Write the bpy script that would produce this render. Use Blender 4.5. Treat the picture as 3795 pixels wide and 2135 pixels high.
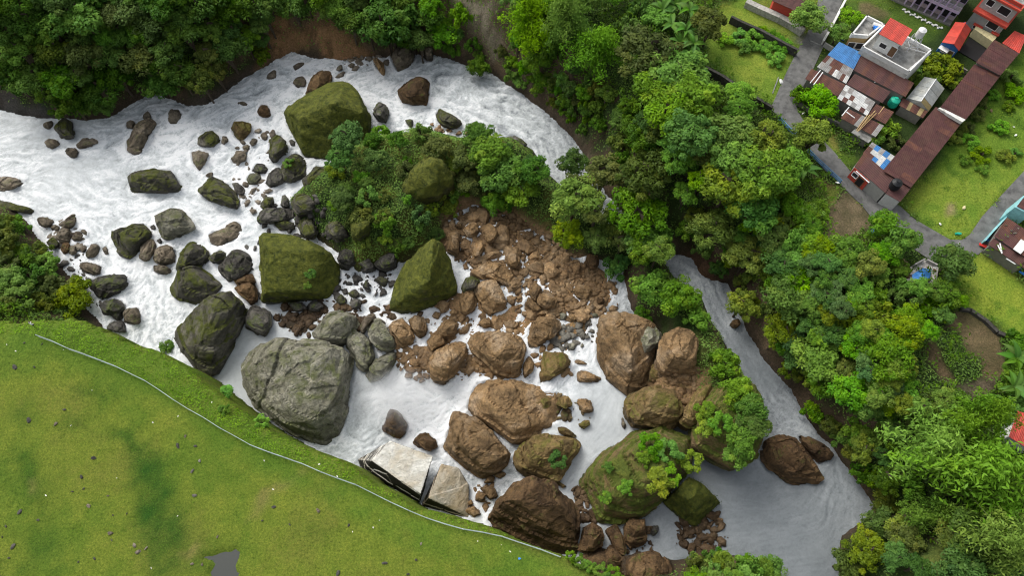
import bpy, bmesh, math, random
import numpy as np

for o in list(bpy.data.objects):
    bpy.data.objects.remove(o, do_unlink=True)
SC = bpy.context.scene
COL = SC.collection
rng = np.random.default_rng(7)
random.seed(7)

# ---------------------------------------------------------------- camera, sky, sun, exposure
HC, PITCH, HFOV = 95.0, math.radians(24.0), math.radians(70.0)
cam_d = bpy.data.cameras.new('camera'); cam = bpy.data.objects.new('camera', cam_d); COL.objects.link(cam)
cam_d.sensor_width = 36.0; cam_d.lens = 18.0 / math.tan(HFOV / 2); cam_d.clip_end = 3000; cam_d.clip_start = 1.0
cam.location = (0, 0, HC); cam.rotation_euler = (PITCH, 0, 0)
SC.camera = cam

SUN_EL, SUN_AZ = math.radians(48), math.radians(-38)     # azimuth from +y towards +x
world = bpy.data.worlds.new('World'); SC.world = world; world.use_nodes = True
wn = world.node_tree.nodes; wl = world.node_tree.links
for n in list(wn): wn.remove(n)
sky = wn.new('ShaderNodeTexSky'); sky.sky_type = 'NISHITA'; sky.sun_disc = False
sky.sun_elevation = SUN_EL; sky.sun_rotation = SUN_AZ; sky.dust_density = 6.0; sky.air_density = 1.4
hsv = wn.new('ShaderNodeHueSaturation'); hsv.inputs['Saturation'].default_value = 0.32   # overcast: grey-white sky
bg = wn.new('ShaderNodeBackground'); bg.inputs['Strength'].default_value = 0.15
wo = wn.new('ShaderNodeOutputWorld')
wl.new(sky.outputs[0], hsv.inputs['Color']); wl.new(hsv.outputs[0], bg.inputs['Color']); wl.new(bg.outputs[0], wo.inputs['Surface'])

sd = bpy.data.lights.new('sun', 'SUN'); sun = bpy.data.objects.new('sun', sd); COL.objects.link(sun)
sd.energy = 0.9; sd.angle = math.radians(30); sd.color = (1.0, 0.97, 0.92)
sun.rotation_euler = (-(math.pi / 2 - SUN_EL), 0, -SUN_AZ)
sun.location = (0, 40, 140)
SC.view_settings.view_transform = 'Standard'; SC.view_settings.look = 'None'
SC.view_settings.exposure = 0.3; SC.view_settings.gamma = 1.0
SC.cycles.use_denoising = True; SC.cycles.pixel_filter_type = 'BLACKMAN_HARRIS'; SC.cycles.filter_width = 1.15
SC.cycles.max_bounces = 6; SC.cycles.diffuse_bounces = 4; SC.cycles.glossy_bounces = 2
SC.cycles.transmission_bounces = 3; SC.cycles.transparent_max_bounces = 4; SC.cycles.volume_bounces = 3
SC.cycles.caustics_reflective = False; SC.cycles.caustics_refractive = False

# ---------------------------------------------------------------- photo pixel <-> world
TH = math.tan(HFOV / 2); CP, SP = math.cos(PITCH), math.sin(PITCH)
OFF = {'A': (0, 0, 2.035), 'B': (950, 0, 2.035), 'C': (1900, 0, 2.035), 'D': (2795, 0, 2.035),
       'E': (0, 700, 2.035), 'F': (950, 700, 2.035), 'G': (1900, 700, 2.035), 'H': (2795, 700, 2.035),
       'I': (0, 1423, 2.035), 'J': (950, 1423, 2.035), 'K': (1900, 1423, 2.035), 'L': (2795, 1423, 2.035),
       'd': (0, 0, 0.6788), 's': (0, 0, 1.0),
       '1': (2950, 0, 4.529), '2': (3345, 0, 4.529), '3': (2950, 220, 4.529), '4': (3345, 220, 4.529),
       '5': (2950, 500, 4.529), '6': (3480, 620, 3.533), '7': (2700, 0, 4.529), '8': (0, 1130, 4.529)}

def src(t, x, y):
    a, b, s = OFF[t]
    return a + x / s, b + y / s

def pts(t, text):
    """survey text 'x,y x,y ...' of sheet t -> array of frame coordinates (third value kept)"""
    r = []
    for w in text.split():
        q = [float(v) for v in w.split(',')]
        r.append((*src(t, q[0], q[1]), *q[2:]))
    return r

def rays(uv):
    uv = np.asarray(uv, float)
    nx = (uv[:, 0] - 1897.5) / 1897.5 * TH; ny = -(uv[:, 1] - 1067.5) / 1897.5 * TH
    return np.stack([nx, ny * CP + SP, ny * SP - CP], 1)

def P(uv, z):
    uv = np.asarray([q[:2] for q in uv], float); z = np.broadcast_to(np.asarray(z, float), (len(uv),))
    d = rays(uv); t = (z - HC) / d[:, 2]
    return np.stack([d[:, 0] * t, d[:, 1] * t, z], 1)

# ---------------------------------------------------------------- noise
def _h(i, j, k, s):
    with np.errstate(over='ignore'):
        h = (i.astype(np.uint32) * np.uint32(374761393) + j.astype(np.uint32) * np.uint32(668265263)
             + k.astype(np.uint32) * np.uint32(2246822519) + np.uint32((s * 3266489917) & 0xffffffff))
        h = (h ^ (h >> np.uint32(13))) * np.uint32(1274126177)
        h = h ^ (h >> np.uint32(16))
    return h.astype(np.float64) / 4294967295.0

def vn(p, s=0):
    p = np.asarray(p, float) + 1000.0
    f = np.floor(p).astype(np.int64); w = p - f; w = w * w * (3 - 2 * w)
    r = 0
    for a in (0, 1):
        for b in (0, 1):
            for c in (0, 1):
                r = r + _h(f[:, 0] + a, f[:, 1] + b, f[:, 2] + c, s) * \
                    (w[:, 0] if a else 1 - w[:, 0]) * (w[:, 1] if b else 1 - w[:, 1]) * (w[:, 2] if c else 1 - w[:, 2])
    return r * 2 - 1

def fbm(p, o=4, s=0):
    r = 0; a = 1.0; t = 0
    for k in range(o):
        r = r + a * vn(p * 2.03 ** k + 17.3 * k, s + k); t += a; a *= 0.5
    return r / t

def p3(x, y, f=1.0, z=0.0):
    return np.stack([np.ravel(x) * f, np.ravel(y) * f, np.full(np.size(x), z)], 1)

def inside(poly, x, y):
    r = np.zeros(x.shape, bool); n = len(poly)
    for i in range(n):
        x1, y1 = poly[i][:2]; x2, y2 = poly[(i + 1) % n][:2]
        if y1 == y2: continue
        c = ((y1 > y) != (y2 > y)) & (x < (x2 - x1) * (y - y1) / (y2 - y1) + x1)
        r ^= c
    return r

def edge_dist(poly, x, y, closed=True):
    d = np.full(x.shape, 1e9); n = len(poly)
    for i in range(n if closed else n - 1):
        ax, ay = poly[i][:2]; bx, by = poly[(i + 1) % n][:2]
        ux, uy = bx - ax, by - ay; L = ux * ux + uy * uy + 1e-9
        t = np.clip(((x - ax) * ux + (y - ay) * uy) / L, 0, 1)
        d = np.minimum(d, np.hypot(x - ax - t * ux, y - ay - t * uy))
    return d

def sdist(poly, x, y):
    d = edge_dist(poly, x, y)
    return np.where(inside(poly, x, y), -d, d)

def sm(a, b, x):
    t = np.clip((x - a) / (b - a), 0, 1)
    return t * t * (3 - 2 * t)

# ---------------------------------------------------------------- object helpers
def mesh_np(name, v, f, col=None):
    v = np.asarray(v, np.float32); f = np.asarray(f, np.int32)
    me = bpy.data.meshes.new(name); n, k = f.shape
    me.vertices.add(len(v)); me.vertices.foreach_set('co', v.ravel())
    me.loops.add(n * k); me.loops.foreach_set('vertex_index', f.ravel())
    me.polygons.add(n); me.polygons.foreach_set('loop_start', np.arange(0, n * k, k, dtype=np.int32))
    me.update(calc_edges=True)
    if col is not None:
        a = me.color_attributes.new('Col', 'FLOAT_COLOR', 'POINT')
        c = np.ones((len(v), 4), np.float32); c[:, :col.shape[1]] = col
        a.data.foreach_set('color', c.ravel())
    return me

def link(name, me, mat=None, parent=None):
    o = bpy.data.objects.new(name, me); COL.objects.link(o)
    if mat is not None and me is not None:
        me.materials.clear(); me.materials.append(mat)
    if parent is not None: o.parent = parent
    return o

def tag(o, label=None, cat=None, group=None, kind=None):
    if label: o['label'] = label
    if cat: o['category'] = cat
    if group: o['group'] = group
    if kind: o['kind'] = kind
    return o

def root(name, loc, label, cat, group=None, rz=0.0):
    o = bpy.data.objects.new(name, None); COL.objects.link(o)
    o.location = loc; o.rotation_euler = (0, 0, rz); o.empty_display_size = 0.3
    return tag(o, label, cat, group)

def top_of(o):
    while o.parent is not None: o = o.parent
    return o

def part(name, v, f, mat, parent):
    """v in world coordinates, the root has no rotation"""
    base = np.array(top_of(parent).location)
    me = bpy.data.meshes.new(name); me.from_pydata([tuple(q) for q in (np.asarray(v, float) - base)], [], [tuple(q) for q in f])
    me.update()
    return link(name, me, mat, parent)

BOXF = [(0, 3, 2, 1), (4, 5, 6, 7), (0, 1, 5, 4), (1, 2, 6, 5), (2, 3, 7, 6), (3, 0, 4, 7)]

def obox(c, ex, ey, ez):
    """box from a corner c and three edge vectors"""
    c, ex, ey, ez = (np.asarray(q, float) for q in (c, ex, ey, ez))
    return np.array([c, c + ex, c + ex + ey, c + ey, c + ez, c + ex + ez, c + ex + ey + ez, c + ey + ez]), BOXF

def join(*vf):
    V, F, n = [], [], 0
    for v, f in vf:
        V.append(np.asarray(v, float)); F += [tuple(i + n for i in q) for q in f]; n += len(v)
    return np.concatenate(V), F

def tube(a, b, r0, r1=None, n=6):
    a, b = np.asarray(a, float), np.asarray(b, float); r1 = r0 if r1 is None else r1
    d = b - a; d = d / (np.linalg.norm(d) + 1e-9)
    u = np.cross(d, (0, 0, 1.0) if abs(d[2]) < .9 else (1.0, 0, 0)); u /= np.linalg.norm(u); w = np.cross(d, u)
    an = np.arange(n) * 2 * np.pi / n
    ring = np.cos(an)[:, None] * u + np.sin(an)[:, None] * w
    V = np.concatenate([a + ring * r0, b + ring * r1])
    F = [(i, (i + 1) % n, n + (i + 1) % n, n + i) for i in range(n)] + [tuple(range(n - 1, -1, -1)), tuple(range(n, 2 * n))]
    return V, F

def poly_prism(top, z0):
    """top: list of (x,y,z) counter-clockwise or not; vertical walls down to z0"""
    top = np.asarray(top, float); n = len(top); bot = top.copy(); bot[:, 2] = z0
    V = np.concatenate([bot, top])
    F = [tuple(range(n - 1, -1, -1)), tuple(range(n, 2 * n))] + [(i, (i + 1) % n, n + (i + 1) % n, n + i) for i in range(n)]
    return V, F

# ---------------------------------------------------------------- materials
def nodes(name):
    m = bpy.data.materials.new(name); m.use_nodes = True
    nt = m.node_tree
    for n in list(nt.nodes): nt.nodes.remove(n)
    out = nt.nodes.new('ShaderNodeOutputMaterial')
    return m, nt, out

def N(nt, t, **kw):
    n = nt.nodes.new(t)
    for k, v in kw.items():
        if k in n.inputs: n.inputs[k].default_value = v
        else: setattr(n, k, v)
    return n

def noise_n(nt, scale, detail=4.0, rough=0.55, vec=None, dist=0.0):
    n = N(nt, 'ShaderNodeTexNoise'); n.inputs['Scale'].default_value = scale; n.inputs['Detail'].default_value = detail
    n.inputs['Roughness'].default_value = rough; n.inputs['Distortion'].default_value = dist
    if vec is not None: nt.links.new(vec, n.inputs['Vector'])
    return n.outputs['Fac']

def ramp(nt, fac, stops):
    r = N(nt, 'ShaderNodeValToRGB'); e = r.color_ramp.elements
    while len(e) < len(stops): e.new(0.5)
    for k, (p, c) in enumerate(stops):
        e[k].position = p; e[k].color = (*c, 1) if len(c) == 3 else c
    nt.links.new(fac, r.inputs[0])
    return r.outputs[0]

def mixc(nt, fac, a, b, mode='MIX'):
    m = N(nt, 'ShaderNodeMix', data_type='RGBA', blend_type=mode)
    for s, v in (('Factor', fac), ('A', a), ('B', b)):
        i = [q for q in m.inputs if q.name == s and (q.type == ('VALUE' if s == 'Factor' else 'RGBA'))][0]
        if isinstance(v, (int, float)): i.default_value = v
        elif isinstance(v, tuple): i.default_value = (*v, 1)
        else: nt.links.new(v, i)
    return [q for q in m.outputs if q.type == 'RGBA'][0]

def math_n(nt, op, a, b=0.0, c=None, clamp=False):
    m = N(nt, 'ShaderNodeMath', operation=op); m.use_clamp = clamp
    for i, v in enumerate((a, b) if c is None else (a, b, c)):
        if isinstance(v, (int, float)): m.inputs[i].default_value = v
        else: nt.links.new(v, m.inputs[i])
    return m.outputs[0]

def bump(nt, h, strength, dist):
    b = N(nt, 'ShaderNodeBump'); b.inputs['Strength'].default_value = strength; b.inputs['Distance'].default_value = dist
    nt.links.new(h, b.inputs['Height'])
    return b.outputs[0]

def bsdf(nt, out, col, rough=0.8, nrm=None, spec=0.3, metal=0.0):
    b = N(nt, 'ShaderNodeBsdfPrincipled')
    if isinstance(col, tuple): b.inputs['Base Color'].default_value = (*col, 1)
    else: nt.links.new(col, b.inputs['Base Color'])
    if isinstance(rough, (int, float)): b.inputs['Roughness'].default_value = rough
    else: nt.links.new(rough, b.inputs['Roughness'])
    b.inputs['Specular IOR Level'].default_value = spec; b.inputs['Metallic'].default_value = metal
    if nrm is not None: nt.links.new(nrm, b.inputs['Normal'])
    nt.links.new(b.outputs[0], out.inputs['Surface'])
    return b

def lin(r, g, b):
    return tuple((c / 255 / 12.92) if c / 255 <= 0.04045 else ((c / 255 + 0.055) / 1.055) ** 2.4 for c in (r, g, b))

def rock_mat(name, c1, c2, c3, moss=0.0, mossc=((0.05, 0.075, 0.012), (0.11, 0.135, 0.02)), wet=0.55, crack=0.3, side=None, grain=0.85):
    m, nt, out = nodes(name)
    tc = N(nt, 'ShaderNodeTexCoord'); ob = N(nt, 'ShaderNodeObjectInfo')
    pos = N(nt, 'ShaderNodeNewGeometry')
    big = noise_n(nt, 0.22, 5, 0.6, pos.outputs['Position'], 0.6)
    col = ramp(nt, big, [(0.30, c1), (0.5, c2), (0.68, c3)])
    fine = noise_n(nt, 1.6, 10, 0.8, pos.outputs['Position'], 0.3)
    col = mixc(nt, grain, col, ramp(nt, fine, [(0.36, (0.35, 0.34, 0.33)), (0.5, (1, 1, 1)), (0.64, (1.45, 1.4, 1.32))]), 'MULTIPLY')
    # streaks following bedding planes
    mp = N(nt, 'ShaderNodeMapping'); nt.links.new(pos.outputs['Position'], mp.inputs[0])
    mp.inputs['Scale'].default_value = (0.35, 0.6, 3.2); mp.inputs['Rotation'].default_value = (0.5, 0.3, 0.4)
    stri = noise_n(nt, 1.3, 5, 0.6, mp.outputs[0], 0.8)
    col = mixc(nt, 0.6, col, ramp(nt, stri, [(0.35, (0.62, 0.6, 0.58)), (0.55, (1, 1, 1))]), 'MULTIPLY')
    vw = N(nt, 'ShaderNodeVectorMath', operation='ADD'); vd = N(nt, 'ShaderNodeTexNoise'); vd.inputs['Scale'].default_value = 0.8; nt.links.new(pos.outputs['Position'], vd.inputs['Vector'])
    nt.links.new(pos.outputs['Position'], vw.inputs[0]); nt.links.new(vd.outputs['Color'], vw.inputs[1])
    vo = N(nt, 'ShaderNodeTexVoronoi', feature='DISTANCE_TO_EDGE'); vo.inputs['Scale'].default_value = 0.42; nt.links.new(vw.outputs[0], vo.inputs['Vector'])
    crk = ramp(nt, vo.outputs['Distance'], [(0.0, (0.25, 0.23, 0.2)), (0.035, (1, 1, 1))])
    col = mixc(nt, crack, col, crk, 'MULTIPLY')
    tint = N(nt, 'ShaderNodeHueSaturation')
    nt.links.new(col, tint.inputs['Color'])
    nt.links.new(math_n(nt, 'MULTIPLY_ADD', ob.outputs['Random'], 0.5, 0.76), tint.inputs['Value'])
    col = tint.outputs[0]
    nz = N(nt, 'ShaderNodeSeparateXYZ'); nt.links.new(pos.outputs['Normal'], nz.inputs[0])
    if moss > 0:
        mn = noise_n(nt, 0.5, 6, 0.65, pos.outputs['Position'], 0.4)
        f = math_n(nt, 'ADD', math_n(nt, 'MULTIPLY', nz.outputs['Z'], 0.5), math_n(nt, 'MULTIPLY_ADD', mn, 1.6, moss - 1.35))
        f = math_n(nt, 'MULTIPLY', f, 3.0, clamp=True)
        mc = ramp(nt, noise_n(nt, 1.1, 9, 0.78, pos.outputs['Position'], 0.5), [(0.36, mossc[0]), (0.66, mossc[1])])
        col = mixc(nt, f, col, mc)
    if side:   # shade and wet dark rock painted onto the slabs' steep break faces
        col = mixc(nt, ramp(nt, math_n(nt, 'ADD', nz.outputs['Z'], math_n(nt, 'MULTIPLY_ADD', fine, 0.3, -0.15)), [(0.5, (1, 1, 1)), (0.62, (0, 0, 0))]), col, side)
    oz = N(nt, 'ShaderNodeSeparateXYZ'); nt.links.new(tc.outputs['Object'], oz.inputs[0])
    wn_ = math_n(nt, 'MULTIPLY_ADD', noise_n(nt, 0.7, 3, 0.5, pos.outputs['Position']), 1.4, -0.35)
    wf = math_n(nt, 'SUBTRACT', wn_, oz.outputs['Z'])
    wf = math_n(nt, 'MULTIPLY_ADD', wf, 1.6, 0.5, clamp=True)
    col = mixc(nt, math_n(nt, 'MULTIPLY', wf, wet), col, (0.02, 0.017, 0.013))
    rgh = math_n(nt, 'MULTIPLY_ADD', wf, -0.45, 0.88)
    h = math_n(nt, 'ADD', noise_n(nt, 1.1, 10, 0.68, pos.outputs['Position'], 0.4), math_n(nt, 'MULTIPLY', stri, 0.4))
    bsdf(nt, out, col, rgh, bump(nt, h, 0.95, 0.5), 0.3)
    return m

M = {}
M['b'] = rock_mat('brown_rock', (0.125, 0.082, 0.042), (0.255, 0.165, 0.08), (0.34, 0.255, 0.165), 0.0)
M['g'] = rock_mat('grey_rock', (0.13, 0.125, 0.09), (0.215, 0.21, 0.16), (0.34, 0.33, 0.27), 0.2, ((0.075, 0.09, 0.03), (0.14, 0.15, 0.06)))
M['d'] = rock_mat('dark_rock', (0.04, 0.038, 0.034), (0.085, 0.08, 0.071), (0.155, 0.148, 0.132), 0.12)
M['t'] = rock_mat('taupe_rock', (0.10, 0.08, 0.056), (0.175, 0.145, 0.105), (0.26, 0.225, 0.175), 0.05)
M['o'] = rock_mat('olive_rock', (0.11, 0.075, 0.03), (0.19, 0.13, 0.052), (0.27, 0.195, 0.095), 0.22, ((0.08, 0.08, 0.014), (0.16, 0.15, 0.03)))
M['r'] = rock_mat('dark_brown_rock', (0.05, 0.029, 0.014), (0.105, 0.063, 0.029), (0.175, 0.11, 0.052), 0.03)
M['k'] = rock_mat('mossy_dark_rock', (0.04, 0.037, 0.03), (0.085, 0.08, 0.066), (0.15, 0.14, 0.118), 0.31, ((0.04, 0.052, 0.008), (0.105, 0.115, 0.018)))
M['m'] = rock_mat('mossy_rock', (0.02, 0.02, 0.012), (0.045, 0.042, 0.03), (0.07, 0.065, 0.05), 0.85, ((0.024, 0.036, 0.005), (0.155, 0.165, 0.022)))
M['n'] = rock_mat('overgrown_rock', (0.11, 0.075, 0.03), (0.17, 0.115, 0.05), (0.24, 0.17, 0.09), 0.5, ((0.05, 0.075, 0.01), (0.13, 0.15, 0.022)))
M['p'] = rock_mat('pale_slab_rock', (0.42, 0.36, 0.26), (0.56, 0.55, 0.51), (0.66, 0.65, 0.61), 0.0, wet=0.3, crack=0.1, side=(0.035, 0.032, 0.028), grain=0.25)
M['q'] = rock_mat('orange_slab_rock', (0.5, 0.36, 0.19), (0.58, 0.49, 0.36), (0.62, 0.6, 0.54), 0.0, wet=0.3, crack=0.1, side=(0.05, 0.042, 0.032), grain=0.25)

M['bd'] = rock_mat('dry_brown_rubble', (0.17, 0.10, 0.045), (0.28, 0.18, 0.09), (0.38, 0.27, 0.155), 0.0, wet=0.12, crack=0.0)
M['rd'] = rock_mat('dry_dark_rubble', (0.06, 0.037, 0.02), (0.12, 0.075, 0.038), (0.2, 0.135, 0.075), 0.0, wet=0.15, crack=0.0)
M['td'] = rock_mat('dry_taupe_pebbles', (0.11, 0.09, 0.065), (0.19, 0.16, 0.12), (0.29, 0.255, 0.2), 0.0, wet=0.15, crack=0.0)
M['gd'] = rock_mat('dry_grey_pebbles', (0.10, 0.095, 0.08), (0.17, 0.16, 0.135), (0.27, 0.26, 0.22), 0.0, wet=0.2, crack=0.0)
M['od'] = rock_mat('dry_olive_pebbles', (0.11, 0.08, 0.035), (0.19, 0.135, 0.06), (0.27, 0.2, 0.1), 0.1, wet=0.15, crack=0.0)
M['dd'] = rock_mat('dry_dark_stones', (0.035, 0.033, 0.03), (0.075, 0.07, 0.062), (0.13, 0.125, 0.11), 0.0, wet=0.1, crack=0.0)

def plain(name, c, rough=0.7, var=0.25, scale=3.0, spec=0.3, metal=0.0, bmp=0.0, dirt=None):
    m, nt, out = nodes(name)
    g = N(nt, 'ShaderNodeNewGeometry'); ob = N(nt, 'ShaderNodeObjectInfo')
    f = noise_n(nt, scale, 6, 0.65, g.outputs['Position'])
    lo = tuple(q * (1 - var) for q in c); hi = tuple(min(1, q * (1 + var)) for q in c)
    col = ramp(nt, f, [(0.3, lo), (0.7, hi)])
    if dirt:
        d = noise_n(nt, 0.5, 6, 0.7, g.outputs['Position'], 0.5)
        col = mixc(nt, ramp(nt, d, [(0.5, (0, 0, 0)), (0.66, (0.8, 0.8, 0.8))]), col, dirt)
    t = N(nt, 'ShaderNodeHueSaturation'); nt.links.new(col, t.inputs['Color'])
    nt.links.new(math_n(nt, 'MULTIPLY_ADD', ob.outputs['Random'], 0.3, 0.85), t.inputs['Value'])
    bsdf(nt, out, t.outputs[0], rough, bump(nt, f, bmp, 0.1) if bmp else None, spec, metal)
    return m
# ---------------------------------------------------------------- terrain
W_CTRL = np.array([(0, 350, -15.5), (300, 280, -15), (300, 500, -15.1), (520, 400, -14.6), (700, 240, -14.1), (900, 180, -13.8),
    (1200, 220, -13.2), (1450, 380, -12.5), (400, 780, -15), (560, 920, -14.5), (900, 1010, -14.2), (1000, 1080, -14.2), (950, 960, -14.2),
    (1090, 1020, -14.0), (1190, 950, -12.0), (1060, 900, -12.2), (1300, 800, -11.8), (1400, 700, -11.5), (1500, 950, -11.4), (1350, 960, -11.5),
    (1600, 1050, -11.3), (1450, 1130, -11.5), (1300, 1130, -12.6), (1200, 1230, -13.6), (1160, 1090, -13.6), (1700, 650, -10.8), (1850, 850, -11),
    (2000, 1200, -11.2), (1650, 1320, -11.3), (680, 800, -14), (900, 700, -12.6), (1050, 690, -12), (1250, 560, -11.4), (1150, 790, -12.0), (1560, 640, -11.2)], float)
_wc = P(np.array([src('d', a, b) for a, b, c in W_CTRL]), W_CTRL[:, 2])

def zw(x, y):
    x = np.asarray(x, float); y = np.asarray(y, float)
    num = 0; den = 0
    for cx, cy, cz in _wc:
        w = 1.0 / ((x - cx) ** 2 + (y - cy) ** 2 + 4.0) ** 2
        num = num + w * cz; den = den + w
    return num / den

RIVER = pts('d', '-400,200 -80,262 0,280 60,293 120,300 200,303 270,298 330,268 380,240 430,252 480,266 530,262 580,225 640,185 700,150 735,130 800,152 850,157 930,147 '
    '1000,152 1060,142 1120,146 1180,166 1240,190 1300,230 1360,280 1420,330 1468,392 1490,440 1540,505 1605,578 1680,632 1740,652 1770,695 1830,712 1850,770 1880,830 1920,890 '
    '1960,940 2000,1000 2040,1070 2090,1130 2140,1200 2195,1275 2170,1310 2110,1345 2100,1420 2110,1560 1960,1560 1940,1440 1890,1400 1800,1392 1700,1405 1640,1390 1560,1420 1480,1430 '
    '1380,1410 1250,1370 1130,1330 1050,1300 960,1250 850,1180 740,1140 650,1100 590,1050 520,1000 440,930 350,880 300,855 250,800 220,760 180,690 120,630 80,570 40,525 -80,490 -400,500')
ISLE = pts('d', '790,430 850,390 930,340 1060,322 1170,345 1290,345 1345,375 1385,440 1480,515 1560,590 1640,650 1560,670 1490,650 1420,645 1370,600 1260,540 1190,520 1130,555 1110,620 1000,670 900,690 850,640 800,600 740,570 720,500')
SPUR = pts('d', '1570,705 1558,655 1625,640 1672,652 1705,688 1770,740 1800,810 1850,890 1905,970 1920,1060 1905,1120 1850,1150 1780,1120 1740,1080 1600,1060 1620,900 1640,830 1590,780')
SHOAL = pts('d', '1100,560 1190,515 1270,530 1370,590 1430,640 1500,650 1560,700 1560,770 1500,800 1490,850 1400,890 1320,960 1190,945 1050,940 960,890 900,850 740,850 650,790 700,760 860,745 980,770 1000,690 1100,640')
PLAT = pts('d', '-500,800 60,797 110,790 200,795 250,820 300,848 370,872 450,905 520,965 590,1022 650,1062 740,1108 850,1152 950,1218 1000,1243 1050,1272 1130,1292 1250,1335 1350,1375 1420,1402 1500,1432 1600,1462 1700,1520 1700,1900 -700,1900')

def wpoly(p, z=None):
    if z is None:
        w = P(p, -13.0)
        for _ in range(4): w = P(p, zw(w[:, 0], w[:, 1]))
        return w
    return P(p, z)

W_RIVER, W_ISLE, W_SPUR, W_SHOAL, W_PLAT = wpoly(RIVER), wpoly(ISLE), wpoly(SPUR), wpoly(SHOAL), wpoly(PLAT, 0.0)
STEP = 0.45
gx = np.arange(-106, 106.01, STEP); gy = np.arange(-14, 126.01, STEP)
X, Y = np.meshgrid(gx, gy)                     # shape (ny, nx)

def height(X, Y):
    sh = X.shape; x = X.ravel(); y = Y.ravel()
    w = zw(x, y)
    n1 = fbm(p3(x, y, 0.09), 4, 1); n2 = fbm(p3(x, y, 0.45), 4, 5)
    wx = x + 1.6 * n1 + 0.5 * n2; wy = y + 1.6 * fbm(p3(x, y, 0.09, 9.0), 4, 2) + 0.4 * n2
    wx = x + (wx - x) * 0.55; wy = y + (wy - y) * 0.55
    dr = sdist(W_RIVER, wx, wy)
    west = sm(-55, -75, x) * sm(62, 50, y)
    k = 1.9 * (1 - west) + 0.62 * west
    topleft = sm(0, -25, x) * sm(58, 66, y)
    k = k * (1 - 0.3 * topleft) + n1 * 0.25
    cap = 0.0 + 4.0 * topleft * sm(5, 25, dr)
    ledge = 0.9 * fbm(p3(x, y, 0.25, 3.0), 4, 11) * sm(0.3, 3, dr)
    bank = w - 0.35 + k * np.maximum(dr, 0) + ledge
    # rounded crest towards the plateau
    bank = np.where(bank > cap - 2.5, cap - 2.5 * np.exp(-(bank - cap + 2.5) / 2.5), bank)
    bed = w - 0.9 + 0.5 * np.clip(dr, -4, 0) + 0.3 * n2
    h = np.where(dr > 0, bank, bed)
    di = -sdist(W_ISLE, wx, wy)
    h = np.maximum(h, w - 0.5 + np.minimum(6.5 + 1.6 * n1, 1.15 * np.maximum(di, 0)) + 0.5 * n2 * sm(0, 2, di) - 3 * sm(0, -1, di))
    ds = -sdist(W_SPUR, wx, wy)
    h = np.maximum(h, w - 0.5 + np.minimum(4.2 + 1.2 * n1, 1.4 * np.maximum(ds, 0)) + 0.5 * n2 * sm(0, 2, ds) - 3 * sm(0, -1, ds))
    do = -sdist(W_SHOAL, wx, wy)
    east = sm(-2, 14, x)
    sho = w + 0.02 - 0.2 * sm(8, 22, x) + 0.75 * fbm(p3(x, y, 0.22, 5.0), 4, 31) + 0.35 * n2 - 0.12 * (1 - east)
    rise = sm(70, 78, y) * 2.2 * sm(14, 6, np.abs(x - 2))
    h = np.where(do > 0, np.maximum(h, (sho + rise) * sm(0, 1.2, do) + (w - 1.0) * (1 - sm(0, 1.2, do))), h)
    pud = sm(1.6, -1.0, sdist(P(pts('I', '1500,1290 1560,1330 1620,1300 1700,1300 1720,1380 1715,1600 1480,1600 1520,1400 1490,1330'), 0.0), x + 5 * n2, y + 5 * fbm(p3(x, y, 0.4, 7.0), 3, 15)))
    dp = sdist(W_PLAT, x + 0.35 * n2, y + 0.35 * n2)
    lip = 0.0 - 1.3 * sm(-3.2, 0.2, dp) + 0.12 * n2 * sm(-6, 0, dp) + 0.12 * n1 - 0.5 * pud
    h = np.where(dp < 0, lip, h)
    h = np.where(dp < 0, h, np.where((dp < 0.9) & (dr < 0), np.maximum(h, lip - 9 * dp), h))
    return h.reshape(sh)

HG = height(X, Y)
WG = zw(X, Y)

def hs(x, y):
    """terrain height, bilinear"""
    x = np.asarray(x, float); y = np.asarray(y, float)
    i = np.clip((x - gx[0]) / STEP, 0, len(gx) - 1.001); j = np.clip((y - gy[0]) / STEP, 0, len(gy) - 1.001)
    a = i.astype(int); b = j.astype(int); u = i - a; v = j - b
    return (HG[b, a] * (1 - u) * (1 - v) + HG[b, a + 1] * u * (1 - v) + HG[b + 1, a] * (1 - u) * v + HG[b + 1, a + 1] * u * v)

def G(p):
    """where the sight line of each surveyed point meets the ground (or the water)"""
    d = rays([q[:2] for q in p]); zz = np.arange(6, -20, -0.25)
    r = []
    for q in d:
        t = (zz - HC) / q[2]; x = q[0] * t; y = q[1] * t
        g = np.maximum(hs(x, y), np.minimum(zw(x, y), 50))
        k = np.argmax(g >= zz)
        r.append((x[k], y[k], g[k]))
    return np.array(r)

def mask(p, feather=1.0, z=None, warp=0.6):
    w = G(p) if z is None else P(p, z)
    d = -sdist(w, X + warp * NW1, Y + warp * NW2)
    return sm(-feather, feather, d)

NW1 = fbm(p3(X, Y, 0.35), 4, 61).reshape(X.shape) * 2.5; NW2 = fbm(p3(X, Y, 0.35, 4.0), 4, 71).reshape(X.shape) * 2.5
gyy, gxx = np.gradient(HG, STEP)
SLOPE = np.sqrt(gxx ** 2 + gyy ** 2)
nA = fbm(p3(X, Y, 0.12), 5, 81).reshape(X.shape); nB = fbm(p3(X, Y, 0.7), 4, 91).reshape(X.shape); nC = fbm(p3(X, Y, 2.1), 2, 95).reshape(X.shape)

def c3(c): return np.array(c)[None, None, :]

def lerp(a, b, f): return a * (1 - f[..., None]) + b * f[..., None]

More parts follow.
